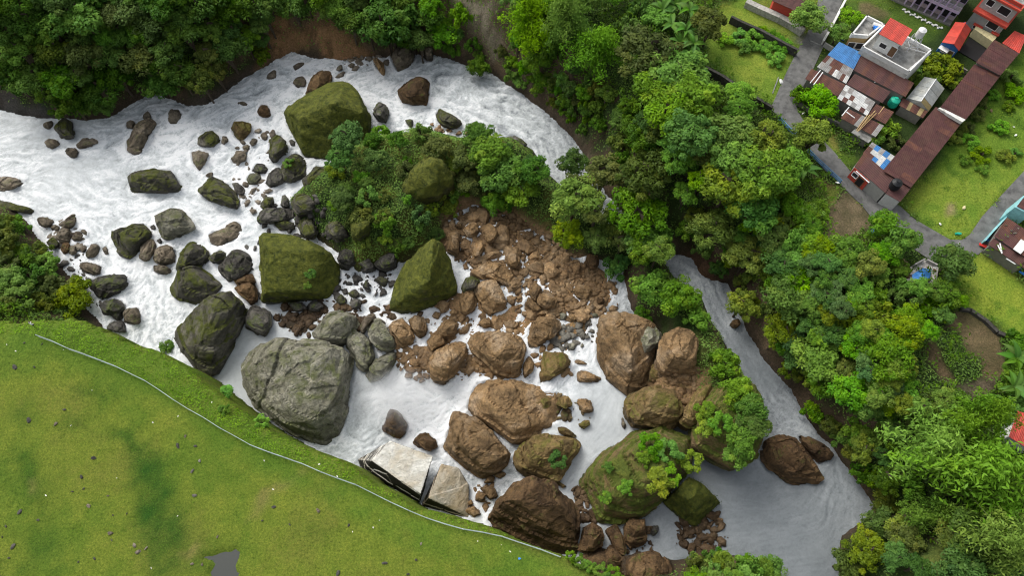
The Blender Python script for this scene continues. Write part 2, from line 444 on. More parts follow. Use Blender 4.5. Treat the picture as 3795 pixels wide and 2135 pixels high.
C = np.zeros((*X.shape, 3))
C[:] = (0.028, 0.05, 0.012)                                                    # undergrowth floor
C = lerp(C, c3((0.06, 0.075, 0.018)), sm(-0.1, 0.5, nA + 0.4 * nB))
bare = sm(0.9, 1.5, SLOPE + 0.8 * nB + 0.5 * nA)
cliffc = lerp(np.broadcast_to(c3((0.05, 0.037, 0.024)), C.shape), c3((0.13, 0.095, 0.06)), sm(-0.3, 0.5, nA + 0.7 * nB))
C = lerp(C, cliffc, bare * sm(-0.2, 0.2, nA + 0.5 * nB + 0.25))
low = sm(1.6, 0.3, HG - WG + 0.6 * nB)
C = lerp(C, c3((0.055, 0.042, 0.03)), low)
# lawn, meadows, soil, ploughed plots
lawn = sm(1.8, 0.7, sdist(W_PLAT, X, Y))
lc = lerp(np.broadcast_to(c3((0.135, 0.178, 0.022)), C.shape), c3((0.095, 0.152, 0.017)), sm(-0.1, 0.4, nA + 0.35 * nB))
lc = lerp(lc, c3((0.14, 0.152, 0.028)), 0.65 * sm(0.05, 0.55, -nA + 0.3 * nC))
DARK = [('I', '560,20 760,-10 900,40 840,150 740,150 650,90', 0.8), ('I', '840,300 960,350 1110,440 1100,520 1230,590 1250,720 1310,830 1330,930 1450,1080 1460,1170 1400,1240 1250,1240 1110,1160 1040,1060 1060,920 990,800 960,640 930,520 850,420', 1.0),
        ('I', '110,520 300,470 330,640 400,780 430,900 300,1000 200,900 150,760', 0.75), ('I', '300,1000 420,1080 430,1250 400,1449 330,1449 300,1300 180,1449 60,1449 100,1300 250,1200', 0.7),
        ('I', '30,140 140,110 190,220 120,300 40,260', 0.7), ('I', '520,250 660,220 720,300 620,360 500,330', 0.55), ('I', '1080,1200 1500,1230 1750,1290 1740,1449 1500,1449 1330,1420 1150,1449', 0.7),
        ('J', '300,1080 480,1040 620,1200 400,1260 200,1180', 0.3), ('I', '0,480 100,500 110,760 60,900 0,800', 0.35)]
for t, s, a in DARK:
    lc = lerp(lc, c3((0.024, 0.075, 0.008)), a * mask(pts(t, s), 2.2, 0.0, 1.1) * np.clip(0.75 + 0.6 * nB, 0, 1))
TAN = [('J', '20,890 100,830 330,640 350,670 130,850 40,920', 0.7), ('I', '1900,930 1990,860 2035,830 2035,900 1850,1060', 0.5), ('I', '1360,1300 1480,1220 1510,1260 1430,1330', 0.8), ('I', '220,760 280,740 290,850 240,860', 0.5)]
for t, s, a in TAN:
    lc = lerp(lc, c3((0.2, 0.17, 0.06)), a * mask(pts(t, s), 0.8, 0.0))
rimf = sm(-6.5, -4.2, sdist(W_PLAT, X, Y))
lc = lerp(lc, c3((0.08, 0.15, 0.016)), 0.75 * rimf * np.clip(0.8 + nB, 0, 1))
lc = lerp(lc, c3((0.14, 0.15, 0.03)), 0.6 * sm(-1.8, -0.2, sdist(W_PLAT, X, Y)) * sm(-0.1, 0.3, nB))
C = lerp(C, lc, lawn)
MEADOW = [  # flat grass on the village side
    ('d', '1800,20 1880,-20 2010,20 2055,75 2005,130 1950,265 1850,205 1770,160 1770,90', (0.13, 0.21, 0.024)), ('d', '1880,-60 2160,-60 2070,90 2000,100 1900,40', (0.10, 0.15, 0.022)),
    ('d', '2120,-60 2330,-60 2400,40 2330,110 2200,30 2150,40 2110,80 2080,110 2060,130', (0.075, 0.13, 0.02)),
    ('d', '2000,290 2080,330 2160,400 2135,430 2050,380 2000,330', (0.10, 0.165, 0.02)), ('d', '2580,120 2620,250 2620,420 2500,520 2440,590 2400,610 2330,580 2260,520 2340,430 2480,250', (0.12, 0.205, 0.022)),
    ('d', '2440,640 2490,650 2640,760 2640,900 2520,830 2420,780 2410,700', (0.135, 0.22, 0.022)), ('d', '2060,440 2120,470 2100,520 2060,500', (0.11, 0.14, 0.025)),
    ('d', '2230,1449 2290,1370 2360,1340 2450,1400 2500,1460 2300,1500', (0.10, 0.13, 0.03)), ('d', '1900,560 1960,600 1990,700 1930,700', (0.06, 0.10, 0.02))]
for t, s, c in MEADOW:
    m_ = mask(pts(t, s), 1.2, 0.0) * sm(-2.5, -0.5, HG)
    cc = lerp(np.broadcast_to(c3(c), C.shape), c3((c[0] * 1.6, c[1] * 1.25, c[2] * 1.5)), sm(-0.1, 0.5, nA + 0.6 * nB))
    cc = lerp(cc, c3((c[0] * 0.5, c[1] * 0.65, c[2] * 0.6)), 0.8 * sm(0.0, 0.45, -nA * 0.6 + nB))
    C = lerp(C, cc, m_)
SOIL = [('H', '560,150 660,20 720,20 860,150 900,220 890,300 740,390 620,410 530,380 520,260', (0.125, 0.10, 0.06)), ('H', '1420,1050 1500,960 1560,900 1640,920 1720,1000 1860,1090 1870,1200 1920,1330 1880,1449 1700,1430 1700,1280 1600,1240 1560,1120 1500,1060', (0.115, 0.088, 0.048)),
        ('H', '1250,1240 1290,1110 1360,1180 1440,1300 1530,1449 1420,1449 1330,1320', (0.085, 0.062, 0.035)), ('L', '1440,0 1840,-40 1840,20 1700,160 1640,120 1560,40', (0.10, 0.08, 0.055)),
        ('H', '330,500 440,520 460,600 390,640 330,600', (0.11, 0.085, 0.04)), ('H', '160,240 300,170 310,260 220,300', (0.09, 0.05, 0.02)), ('1', '1050,60 1250,40 1560,250 1480,330 1250,260 1080,200', (0.12, 0.10, 0.05)),
        ('7', '1090,600 1250,560 1420,620 1440,700 1250,760 1130,700', (0.17, 0.16, 0.14)), ('5', '330,640 440,700 690,830 690,870 560,860 420,760', (0.16, 0.12, 0.05)), ('5', '960,900 1480,1130 1640,1240 1500,1330 1200,1180 900,960', (0.09, 0.08, 0.06)),
        ('6', '100,460 200,460 230,600 120,640', (0.2, 0.17, 0.08)), ('5', '520,60 700,40 760,250 600,200', (0.17, 0.16, 0.04))]
for t, s, c in SOIL:
    m_ = mask(pts(t, s), 0.6, 0.0, 0.35) * sm(-3, -1, HG)
    cc = lerp(np.broadcast_to(c3(c), C.shape), c3(tuple(q * 1.35 for q in c)), sm(-0.2, 0.5, nB + 0.5 * nC))
    C = lerp(C, cc, m_ * np.clip(0.95 + 0.4 * nB, 0, 1))
CLIFF = [('B', '80,90 200,90 260,190 400,220 560,180 700,230 760,320 860,350 890,440 700,500 560,480 480,380 260,380 100,490 0,540 30,380', (0.25, 0.145, 0.072), 0.95), ('B', '1480,-60 1640,-60 1840,20 1760,150 1860,280 1880,420 1800,470 1700,330 1600,190', (0.30, 0.26, 0.19), 0.95),
         ('B', '1000,380 1250,260 1400,320 1400,420 1200,420', (0.2, 0.125, 0.068), 0.8), ('C', '60,450 130,440 180,600 100,600', (0.4, 0.33, 0.22), 0.9), ('C', '0,600 60,560 170,650 140,720 0,680', (0.07, 0.055, 0.04), 0.8),
         ('G', '1290,450 1420,440 1640,660 1500,700 1420,680', (0.11, 0.06, 0.035), 0.8), ('C', '230,830 380,900 720,1180 720,1260 560,1150 430,980', (0.15, 0.115, 0.085), 0.7), ('L', '300,0 420,40 560,350 700,560 900,800 960,960 900,960 700,600 500,350 350,120', (0.10, 0.07, 0.045), 0.8),
         ('A', '-60,640 80,690 230,780 450,850 400,900 180,900 -60,830', (0.06, 0.06, 0.058), 0.85), ('A', '1440,780 1680,680 1850,560 2035,480 2035,540 1820,620 1680,780 1480,830', (0.055, 0.048, 0.042), 0.8), ('C', '1270,1200 1400,1230 1400,1449 1270,1449', (0.035, 0.032, 0.028), 0.7)]
for t, s, c, a in CLIFF:
    m_ = mask(pts(t, s), 1.0)
    cc = lerp(np.broadcast_to(c3(c), C.shape), c3(tuple(q * 0.5 for q in c)), sm(-0.1, 0.5, nB + 0.3 * nA))
    cc = lerp(cc, c3(tuple(q * 1.4 for q in c)), sm(0.15, 0.5, nC * 0.6 - nA * 0.6))
    C = lerp(C, cc, a * m_)
m_ = mask(pts('d', '1110,500 1190,490 1290,520 1390,580 1440,640 1560,690 1570,780 1500,800 1500,860 1330,980 1050,970 940,890 1000,780 1140,740 1110,620'), 1.2)
cc = lerp(np.broadcast_to(c3((0.30, 0.19, 0.10)), C.shape), c3((0.17, 0.105, 0.052)), sm(-0.2, 0.4, nB + 0.4 * nC))
C = lerp(C, cc, 0.95 * m_)
ISLEVEG = sm(-0.5, 1.0, -sdist(W_ISLE, X, Y)) * (1 - m_)
C = lerp(C, lerp(np.broadcast_to(c3((0.03, 0.055, 0.012)), C.shape), c3((0.095, 0.11, 0.02)), sm(-0.2, 0.4, nA + 0.6 * nB)), ISLEVEG * (0.85 - 0.3 * low))
m_ = mask(pts('K', '1000,-60 1500,-60 1480,200 1250,330 1000,300'), 0.8)
C = lerp(C, cc, 0.8 * m_)

def ground_mat():
    m, nt, out = nodes('ground_soil_grass')
    a = N(nt, 'ShaderNodeVertexColor', layer_name='Col'); g = N(nt, 'ShaderNodeNewGeometry')
    f1 = noise_n(nt, 3.5, 6, 0.75, g.outputs['Position']); f2 = noise_n(nt, 0.6, 5, 0.65, g.outputs['Position'], 0.6)
    f3 = noise_n(nt, 8.0, 3, 0.7, g.outputs['Position'])
    c = mixc(nt, 0.85, a.outputs[0], ramp(nt, f1, [(0.36, (0.55, 0.6, 0.5)), (0.5, (1, 1, 1)), (0.64, (1.4, 1.3, 1.3))]), 'MULTIPLY')
    c = mixc(nt, 0.8, c, ramp(nt, f3, [(0.36, (0.7, 0.74, 0.68)), (0.5, (1, 1, 1)), (0.64, (1.3, 1.24, 1.25))]), 'MULTIPLY')
    c = mixc(nt, 0.55, c, ramp(nt, f2, [(0.36, (0.75, 0.8, 0.66)), (0.52, (1, 1, 1)), (0.66, (1.2, 1.1, 1.1))]), 'MULTIPLY')
    h = math_n(nt, 'ADD', f1, math_n(nt, 'MULTIPLY', f2, 1.5))
    bsdf(nt, out, c, 0.92, bump(nt, h, 0.55, 0.25), 0.15)
    return m
# fine grid plus coarse skirts out to the far country
ex = np.array([12, 30, 60, 120, 240, 480.0])
GX = np.concatenate([gx[0] - ex[::-1], gx, gx[-1] + ex]); GY = np.concatenate([gy[0] - ex[::-1], gy, gy[-1] + ex]); ne = len(ex)
HP = np.pad(HG, ne, mode='edge'); CPD = np.pad(C, ((ne, ne), (ne, ne), (0, 0)), mode='edge')
XX, YY = np.meshgrid(GX, GY); ny_, nx_ = XX.shape
idx = np.arange(ny_ * nx_).reshape(ny_, nx_)
faces = np.stack([idx[:-1, :-1], idx[:-1, 1:], idx[1:, 1:], idx[1:, :-1]], -1).reshape(-1, 4)
me = mesh_np('terrain', np.stack([XX.ravel(), YY.ravel(), HP.ravel()], 1), faces, np.clip(CPD.reshape(-1, 3), 0, 1))
me.polygons.foreach_set('use_smooth', np.ones(len(me.polygons), bool))
terrain = tag(link('terrain', me, ground_mat()), 'gorge walls and grassy plateaus around the river', None, None, 'structure')

# ---------------------------------------------------------------- boulders
# sheet | rock | height m | label | outline | optional crest points x,y,height
ROCKS = [l.split('|') for l in '''
A|t|3|long log-shaped taupe boulder lying upright in the left rapids|945,1090 985,980 1060,900 1130,895 1165,915 1140,970 1085,1040 1055,1110 1055,1150 985,1155 950,1130|975,1080,2.6 1060,930,3 1100,930,2.6 1020,1100,2.2
A|t|1.4|small pointed stone capping the log-shaped boulder's upper end|1075,870 1115,832 1130,860 1120,895 1080,890
A|t|1.3|small grey stone just left of the log-shaped boulder's top|942,935 970,902 1005,905 1020,930 995,962 955,960
A|t|2|rounded taupe stone right of the log-shaped boulder near the forest bank|1265,860 1290,822 1340,818 1362,840 1360,890 1330,925 1280,920 1265,890
A|k|2.6|moss-topped boulder at the river mouth of the dark left cliff|405,965 440,915 490,880 530,900 543,960 535,1010 490,1030 455,1030 420,990
A|t|1.5|grey stone below the moss-topped boulder near the left cliff|325,1065 370,1040 420,1045 442,1075 420,1105 380,1115 345,1100
A|t|1.4|flat tapered grey stone pointing right in the far left rapids|575,1085 610,1045 700,1042 733,1060 690,1090 600,1112 578,1105
A|t|1.4|rounded grey stone left of the tapered stone in the far left rapids|488,1130 520,1105 560,1108 582,1140 575,1175 530,1185 495,1160
A|t|1.1|small stone tucked between dark left cliff and moss-topped boulder|322,935 350,905 390,905 397,945 370,965 330,960
A|o|2.6|cracked olive brown boulder in the rapids left of the giant mossy block|1740,960 1760,910 1830,908 1890,930 1880,970 1850,1010 1800,1045 1760,1020
A|k|2.4|half-mossy dome-shaped boulder beside a slim stone in mid rapids|1487,1080 1500,1015 1555,985 1610,985 1650,1025 1640,1060 1600,1088 1530,1088
A|t|1.1|slim upright stone right of the half-mossy dome boulder|1668,1080 1680,1025 1705,1020 1718,1045 1690,1090
A|t|2.2|wedge-shaped taupe stone tapering downward in mid rapids|1437,1140 1480,1125 1550,1122 1567,1150 1530,1220 1493,1283 1445,1220
A|t|1.9|rounded tan stone among pebbles below the cracked olive boulder|1740,1195 1770,1140 1815,1123 1858,1160 1850,1200 1790,1222 1745,1215
A|r|2|dark triangular stone alone in foam below the forest bank|1942,840 1965,785 2005,775 2030,810 2034,850 1990,865 1950,858
A|t|0.7|sliver of submerged stone in foam above the dark triangular stone|1785,772 1830,763 1865,785 1840,795
A|k|3.4|big flat-topped mossy boulder alone in the left rapids|957,1330 1000,1285 1060,1270 1150,1270 1280,1268 1310,1300 1330,1345 1365,1395 1350,1435 1250,1440 1000,1435 965,1415|1000,1320,3 1260,1300,3.4 1310,1390,2.6 990,1380,2.4
A|t|2|pale grey ledge cut by the left edge of the picture|0,1325 60,1335 130,1345 190,1360 150,1395 90,1420 0,1430 -80,1400 -80,1340
A|k|3.6|mossy slanted boulder with rubble at its right shoulder|1480,1430 1520,1390 1590,1330 1650,1345 1720,1385 1780,1440 1800,1500 1800,1540 1770,1557 1640,1515 1540,1485
A|d|1.4|dark angular stone above the pebble bar by mossy slanted boulder|1895,1275 1930,1228 1990,1240 2020,1265 2000,1300 1930,1300
A|g|1.5|round grey stone on the pebble bar by mossy slanted boulder|1852,1345 1880,1305 1950,1300 1965,1340 1930,1390 1880,1385
A|d|1.4|dark slab leaning on the mossy slanted boulder's right shoulder|1745,1375 1790,1380 1850,1430 1830,1470 1780,1450
A|t|0.9|tan pebble nearest the giant mossy block in left rapids|1965,1010 1990,990 2020,1030 1990,1050
A|t|0.9|tan pebble touching the row of small stones in mid rapids|1880,1075 1910,1038 1945,1045 1935,1075 1900,1095
A|t|0.9|tan pebble above the small cascade in mid rapids|1825,1105 1850,1082 1885,1095 1870,1135 1840,1130
A|t|0.8|slim pale stone just above the mossy slanted boulder|1548,1325 1570,1300 1605,1295 1590,1335
B|r|4.2|brown dome boulder leaning on the giant mossy block's far side|370,690 385,640 430,560 490,515 540,515 555,545 570,595 500,640 430,680
B|m|9|giant mossy block with a bright top and dark front by the upper rapids|193,860,2 240,800,3 310,750,4 400,690,4.5 500,640,4.5 560,610,4 640,600,4 700,615,4 760,680,4 800,740,3.5 840,820,3 865,880,2 860,1000,1 760,1120,1 600,1200,.5 350,1175,.5 300,1060,1 250,960,1|312,830,7.5 590,778,9 800,830,6.5
B|r|4|brown boulder with moss cap standing alone in the upper rapids|1068,680 1110,630 1170,580 1230,558 1280,580 1308,620 1300,680 1285,790 1240,770 1180,770 1100,750 1070,715|1110,660,2.6 1230,590,3.6 1270,640,3.8 1180,690,4
B|d|4|black fang-shaped rock right of the giant mossy block|868,850 920,790 940,755 970,780 990,845 975,890 910,895
B|k|3|moss-headed rock at the island's upper tip|1350,840 1385,802 1430,830 1500,870 1550,915 1500,950 1420,950 1370,900
B|d|1.2|small dark stone in foam above the island shrubs|1122,905 1150,893 1180,905 1185,940 1160,955 1130,925
B|t|0.9|half-drowned grey stone nearest the upper left brown bank|70,600 90,550 130,522 150,530 145,575 110,580
B|t|0.9|small brown stone in foam below the brown landslip|275,500 300,475 340,480 360,470 330,510 290,525
B|t|1.2|knobbly stone in foam left of the brown dome boulder|275,620 300,580 350,570 375,600 370,640 310,655
B|t|0.8|small grey stone at foot of the brown landslip|602,525 620,490 650,480 650,510 620,525
B|t|0.7|flat grey sliver in foam right of the brown dome boulder|590,580 630,545 670,530 660,570 620,588
B|t|0.8|small tan stone at foot of landslip beside the pebble fan|690,490 715,470 745,475 735,500 700,507
B|b|2.2|tan spur stone leaning into the upper rapids|880,450 905,425 940,445 965,490 965,545 940,540 900,500
B|t|4|square grey-brown rock jutting from the upper bank into rapids|1005,395 1060,350 1150,330 1195,350 1190,420 1130,480 1060,515 1030,460
B|t|2.4|pale brown knob under the trees on the upper bank|1250,370 1280,330 1325,350 1325,400 1280,410
B|k|4|tall dark mossy rock left of the giant mossy block's foot|90,1140 95,1070 130,1010 180,1000 230,1060 235,1110 180,1160 130,1200 95,1190
B|k|3.6|dark rock with a green shrub on top below the giant mossy block|175,1250 220,1190 290,1130 340,1150 370,1220 370,1310 300,1370 200,1360
B|d|2.4|smooth dark grey rock left of the shrub-topped rock|55,1370 90,1300 150,1260 200,1280 220,1350 160,1390 100,1410
B|k|3.4|mossy dark rock at the left edge of the island thicket|345,1360 390,1300 450,1250 530,1270 545,1340 490,1430 420,1440 360,1410
B|d|1|small black stone in the gap beside the giant mossy block|245,1060 265,1045 290,1060 290,1090 260,1095
B|t|1|tan stone topping the pebble row left of the giant mossy block|30,1020 55,990 85,1020 75,1045 45,1045
B|d|3|dark rock ledge at the island's right shore by the upper channel|1880,1030 1930,1010 2000,1050 2040,1090 1990,1100
E|g|3.4|pale-topped grey block with moss edge in the left rapids|1168,185 1200,165 1290,140 1340,140 1400,190 1440,250 1462,285 1440,305 1350,350 1270,378 1210,365 1180,290|1180,195,3 1335,150,3.4 1440,262,3 1245,305,3.4 1195,275,3
E|k|4|dark mossy boulder leaning left of the pale-topped grey block|825,320 900,290 1000,265 1090,255 1125,285 1125,340 1080,400 1040,470 960,512 900,490 870,440|870,330,3.2 1080,280,4 960,400,3.4
E|t|2.4|upright taupe stone right of the dark mossy leaning boulder|1042,510 1060,420 1090,385 1150,382 1172,420 1160,490 1110,535 1060,525
E|t|2.4|olive taupe stone in the middle of the left boulder chain|1150,530 1165,450 1240,408 1300,440 1325,490 1305,540 1230,562 1170,555
E|t|1.6|low brown stone at the lower end of the left boulder chain|1133,615 1160,580 1230,560 1290,605 1270,630 1200,637
E|k|4|mossy domed rock behind the large dark pyramid boulder|1315,560 1340,490 1400,420 1440,398 1500,415 1560,470 1565,515 1510,570 1400,560 1330,610 1320,600
E|k|5|large dark pyramid boulder beside the long mossy wedge|1278,740 1310,650 1370,545 1420,555 1500,580 1570,620 1630,680 1665,715 1640,760 1560,830 1525,860 1430,830 1330,820 1285,790|1385,560,4.5 1440,640,5 1600,700,3.5
E|t|1.8|pinkish flat boulder shaped like a saddle in the middle rapids|1560,335 1600,315 1660,310 1710,280 1790,240 1820,270 1820,320 1780,370 1720,400 1630,430 1590,410
E|k|2.2|small mossy rock left of the dark cracked cluster|1572,525 1610,480 1660,455 1695,480 1700,530 1660,560 1600,545
E|d|3.6|dark cracked rock with white specks left of the green cube rock|1645,580 1690,520 1740,460 1850,455 1890,530 1890,590 1820,660 1720,693 1670,650
E|r|3|layered reddish brown rock between cracked rock and mossy wedge|1755,745 1800,700 1900,690 1945,760 1940,830 1885,875 1840,840 1780,790
E|r|2.6|thin dark slab lodged under the dark cracked rock|1760,690 1800,660 1900,640 1925,690 1850,710 1780,725
E|k|9|huge long mossy wedge boulder rising from the left pool|1283,1110,1 1320,1030,1.5 1400,940,2 1500,870,3 1600,790,5 1680,735,6.5 1720,735,6.5 1760,790,5 1830,850,3 1870,890,1 1830,1000,.5 1790,1130,.3 1720,1250,.3 1650,1400,.2 1560,1449,.2 1500,1400,.8 1420,1310,1 1350,1220,1|1700,745,8.5 1735,800,8.5 1590,1000,7 1480,1200,5 1530,1380,3
E|d|3.2|dark speckled rock right of the huge mossy wedge's top|1832,960 1870,900 1910,860 1980,890 2035,930 2040,1010 1990,1090 1960,1105 1900,1070 1840,1040
E|d|3|broad black slab with a pale rim on the left shore|640,690 720,655 850,648 940,648 930,720 880,780 780,830 740,830 690,760|730,680,2.6 925,660,2.6 760,800,1.6
E|d|2.6|black rounded rock below the broad slab on the left shore|735,870 800,830 860,820 910,840 940,880 890,920 830,950 770,950
E|d|1.6|small black rock under the rounded rock on the left shore|830,950 870,915 910,920 915,980 870,990
E|t|2|square taupe stone standing off the left shore|928,930 980,895 1030,890 1047,960 1045,1015 1000,1020 930,1000
E|d|2|dark shelf rock below the plateau's upper corner|795,1050 830,1000 920,990 940,1030 940,1080 860,1075
E|t|1.8|flat tan slab on the left shore above the black slab|585,560 640,555 720,565 750,575 740,625 690,645 620,620
E|t|1.5|brown stone at the river's edge under the left thicket|280,215 330,210 400,235 380,270 330,290 290,260
E|t|1.7|brown bird-head-shaped stone topping the left shore stones|455,260 490,225 550,185 570,195 555,260 520,295 470,295
E|t|1|small brown stone between two larger ones on the left shore|378,290 410,268 448,280 430,305 390,312
E|t|1.8|round brown boulder in the middle of the left shore stones|415,345 450,300 510,295 540,330 520,390 450,400
E|t|1.3|brown stone right of the round left shore boulder|535,370 560,320 600,310 625,345 600,380 560,390
E|t|0.8|thin brown flake at the outer end of left shore stones|600,300 640,310 657,325 645,350 615,330
E|t|1.5|long pointed brown stone standing free in the left foam|645,490 690,410 720,408 750,440 700,500 655,520
E|t|0.9|small grey stone left of the long pointed stone|600,440 640,418 645,445 615,480
E|t|0.8|thin upright stone right of the long pointed stone|768,440 795,430 815,490 795,498
E|t|1.2|tan stone at the lower tip of left shore stones|515,440 550,415 572,435 560,480 530,495
E|r|1.4|dark brown stone inside the left shore stones|450,450 480,400 515,405 515,460 480,490
E|k|1.6|mossy stone beside the left thicket|345,400 400,365 440,400 420,450 370,440
E|d|0.9|tiny dark stone between the mossy leaning boulder and grey block|1130,285 1160,270 1172,295 1150,312
E|d|0.8|tiny dark stone under the pale-topped grey block|1178,390 1205,370 1215,400 1195,410
F|m|8|square grass-covered boulder like a green cube in the middle|25,350,3.5 60,330,4 200,345,4.5 330,370,5 430,390,5 500,430,4.5 560,480,4 600,540,3 625,600,2 620,720,1 600,780,.5 560,815,.3 400,835,.3 200,850,.3 35,855,.5 28,700,1.5 40,500,3|60,372,7 200,385,7.6 370,395,7.4 520,450,6 62,780,4.4 420,780,3.6
F|m|8|tent-shaped grassy boulder with a sharp ridge near the rubble|995,890,.3 1030,780,1 1060,680,1.5 1100,600,2 1180,500,3 1260,420,4.5 1330,375,6 1400,400,5 1450,500,4 1490,640,2.5 1508,740,1.5 1505,790,.6 1440,840,.3 1340,880,.2 1200,930,.2 1100,935,.2 1010,910,.2|1330,385,8 1305,540,8.4 1300,690,7.6
d|g|9|huge pale grey-green boulder above the plateau edge|592,905,2 610,875,3 650,850,3.5 720,845,4 800,855,4 860,868,3 885,890,2 890,930,.5 880,1000,.2 865,1070,.2 845,1115,.2 800,1130,.2 740,1100,.5 680,1055,1 640,1025,1.5 605,960,2|640,900,6 730,880,7.5 860,885,6.5 840,960,7 815,1030,6.5 745,1085,5 690,1010,6.5
F|g|4.5|broad pale green boulder above the huge grey boulder|410,1060 450,990 520,940 620,915 700,925 760,960 775,1020 760,1060 700,1070 660,1110 650,1150 560,1180 480,1160 430,1110
F|g|4.5|egg-shaped green-grey boulder right of the huge grey boulder|655,1090 690,1040 760,1060 830,1110 880,1170 905,1250 870,1330 820,1370 770,1340 720,1250 670,1170
F|g|4.6|pale angular boulder with a light top in the central chain|820,1020 880,980 920,975 970,1010 1030,1090 1065,1170 1040,1220 980,1240 900,1190 840,1110
F|t|2.6|grey slab wedged behind the pale angular boulder|785,1040 820,960 880,935 895,960 830,1040 790,1075
F|b|3.8|tan angular boulder right of the pale angular one|1000,1030 1060,975 1100,965 1150,1020 1195,1110 1180,1160 1100,1190 1060,1150 1020,1090
F|b|3.4|tan flat-faced boulder at the right end of the central chain|1140,985 1200,950 1260,960 1290,1060 1270,1100 1220,1105 1170,1060
F|b|2.6|tan boulder split from the rubble above the domed mud boulder|1370,1060 1400,1000 1460,980 1520,1010 1510,1050 1500,1110 1440,1120 1380,1095
F|b|2.4|knobbly reddish tan boulder left of the split tan boulder|1280,1150 1330,1090 1400,1100 1420,1160 1350,1210 1300,1230
F|b|5.5|big golden brown boulder above the waterfall|1310,1300 1340,1220 1420,1160 1510,1130 1580,1160 1585,1250 1500,1350 1490,1420 1400,1449 1320,1440|1430,1180,4.6 1560,1180,5 1470,1290,5.2 1350,1300,3.6
F|b|6|huge mud-capped tan boulder in the middle of the rubble|1600,1140 1650,1080 1760,1060 1900,1070 2000,1120 2035,1190 2010,1300 1980,1390 1900,1420 1780,1380 1700,1290 1620,1210|1680,1110,4.6 1900,1100,5.6 1990,1190,5 1850,1300,5 1730,1250,4.8
F|b|1.8|tan stone with a white fleck above the mud-capped boulder|1670,1020 1690,985 1730,965 1775,990 1780,1030 1720,1050
F|g|4|smooth grey boulder veiled by the waterfall's spray|820,1400 860,1330 930,1260 1030,1210 1070,1220 1060,1290 1010,1360 930,1420 850,1449
F|b|3.6|tall tan block at the upper left of the rubble slope|1415,350 1440,300 1500,295 1535,310 1535,420 1530,480 1480,490 1430,460
F|b|2.8|tan boulder second from the left atop the rubble slope|1555,310 1610,250 1660,260 1680,310 1640,360 1580,350
F|b|3.2|round tan boulder third from the left atop the rubble slope|1690,300 1720,245 1760,240 1800,280 1825,320 1800,370 1750,400 1710,370
F|b|1.6|small tan stone behind the tall tan block|1500,275 1530,240 1555,250 1550,290 1520,295
F|b|2.6|tilted tan boulder under the three atop the rubble slope|1620,450 1640,390 1690,355 1725,410 1720,450 1690,500 1640,520
F|b|2.6|pyramid-shaped tan boulder at the rubble slope's right|1870,510 1920,460 1970,480 1990,540 1960,585 1890,560
F|b|2.6|wide tilted tan slab below the pyramid-shaped boulder|1670,620 1720,560 1820,530 1890,580 1940,650 1910,740 1850,700 1760,670 1690,660
F|b|3.4|broad golden slab with a grey stain right of the tent-shaped boulder|1640,740 1700,690 1800,680 1850,750 1890,830 1880,890 1760,940 1690,890 1660,800|1700,705,2.8 1800,700,3.4 1860,820,3 1730,860,2.6
F|b|3|brown pointed boulder between tent-shaped boulder and golden slab|1520,860 1560,770 1620,740 1650,780 1660,860 1640,920 1560,950 1530,930
F|k|3.4|green mossy cap rock between tent-shaped boulder and golden slab|1540,740 1580,670 1640,650 1690,690 1640,750 1560,780
F|b|1.6|small tan stone right of the wide tilted slab|1905,720 1940,670 1975,690 1970,740 1930,765
F|b|1.8|tan stone under the tent-shaped boulder's right foot|1360,850 1400,830 1460,860 1440,920 1390,940
F|b|1.2|small tan stone in the stream under the tent-shaped boulder|1320,960 1350,920 1390,940 1370,985
F|b|1.3|small tan stone in the stream below the brown pointed boulder|1455,930 1490,895 1525,920 1515,960 1470,965
F|k|2.6|dark mossy rock at the upper left of the dark rock cluster|20,120 70,60 120,60 120,130 60,150
F|d|2.6|thin black pointed rock in the dark rock cluster|180,120 200,20 240,80 240,130
F|k|3.6|mossy block at the upper right of the dark rock cluster|260,110 290,40 400,25 450,90 430,150 300,190
F|d|3|long black slab at the bottom of the dark rock cluster|0,240 40,150 130,140 270,140 285,210 180,240 60,250
F|k|3.4|black rock with green rim behind the green cube rock|300,250 330,210 420,200 460,250 440,340 370,370 320,330
F|k|3|dark triangular rock under the island thicket's left side|520,300 590,210 680,270 705,350 600,370
F|d|3.4|bare dark rock touching the green cube rock's right edge|600,520 660,450 750,450 750,540 680,600 640,590
F|k|2|low mossy rock between the long black slab and green cube rock|120,260 200,235 280,240 290,290 180,310
F|m|4|grassy hump rock inside the island thicket|710,260 780,210 860,240 850,330 780,400 720,370
F|d|3.4|dark overgrown ledge left of the tent-shaped boulder|880,560 960,490 1060,460 1050,560 960,600
F|d|2.4|low dark rock at the head of the small cascade|770,560 850,520 900,600 820,610
F|k|1.8|mossy stone at the green cube rock's lower right corner|590,830 640,795 680,830 670,870 620,870
F|d|1.8|dark round stone below the small cascade|700,860 750,815 800,840 780,890 720,890
F|k|1.6|mossy stone right of the green cube rock's foot|690,790 740,750 780,790 740,820
F|d|1.4|dark stone in the middle of the small cascade|800,740 825,690 850,710 840,745
F|k|1.8|mossy stone left of the tent-shaped boulder's foot|890,690 930,650 1000,690 960,730
F|d|1.8|dark flat stone right under the green cube rock|370,870 450,830 500,880 470,920 400,920
F|d|1.8|dark flat stone left under the green cube rock|230,860 330,850 390,900 290,920
d|b|8|huge grey-topped brown boulder at the right of the pool|1500,905,.5 1508,800,2.5 1525,778,3.5 1560,772,4 1600,782,4 1660,800,3 1640,860,2 1630,930,1 1645,965,1 1620,985,.4 1580,997,.3 1555,975,.3 1520,950,.3|1530,800,6 1590,800,6.5 1580,900,6 1600,960,4
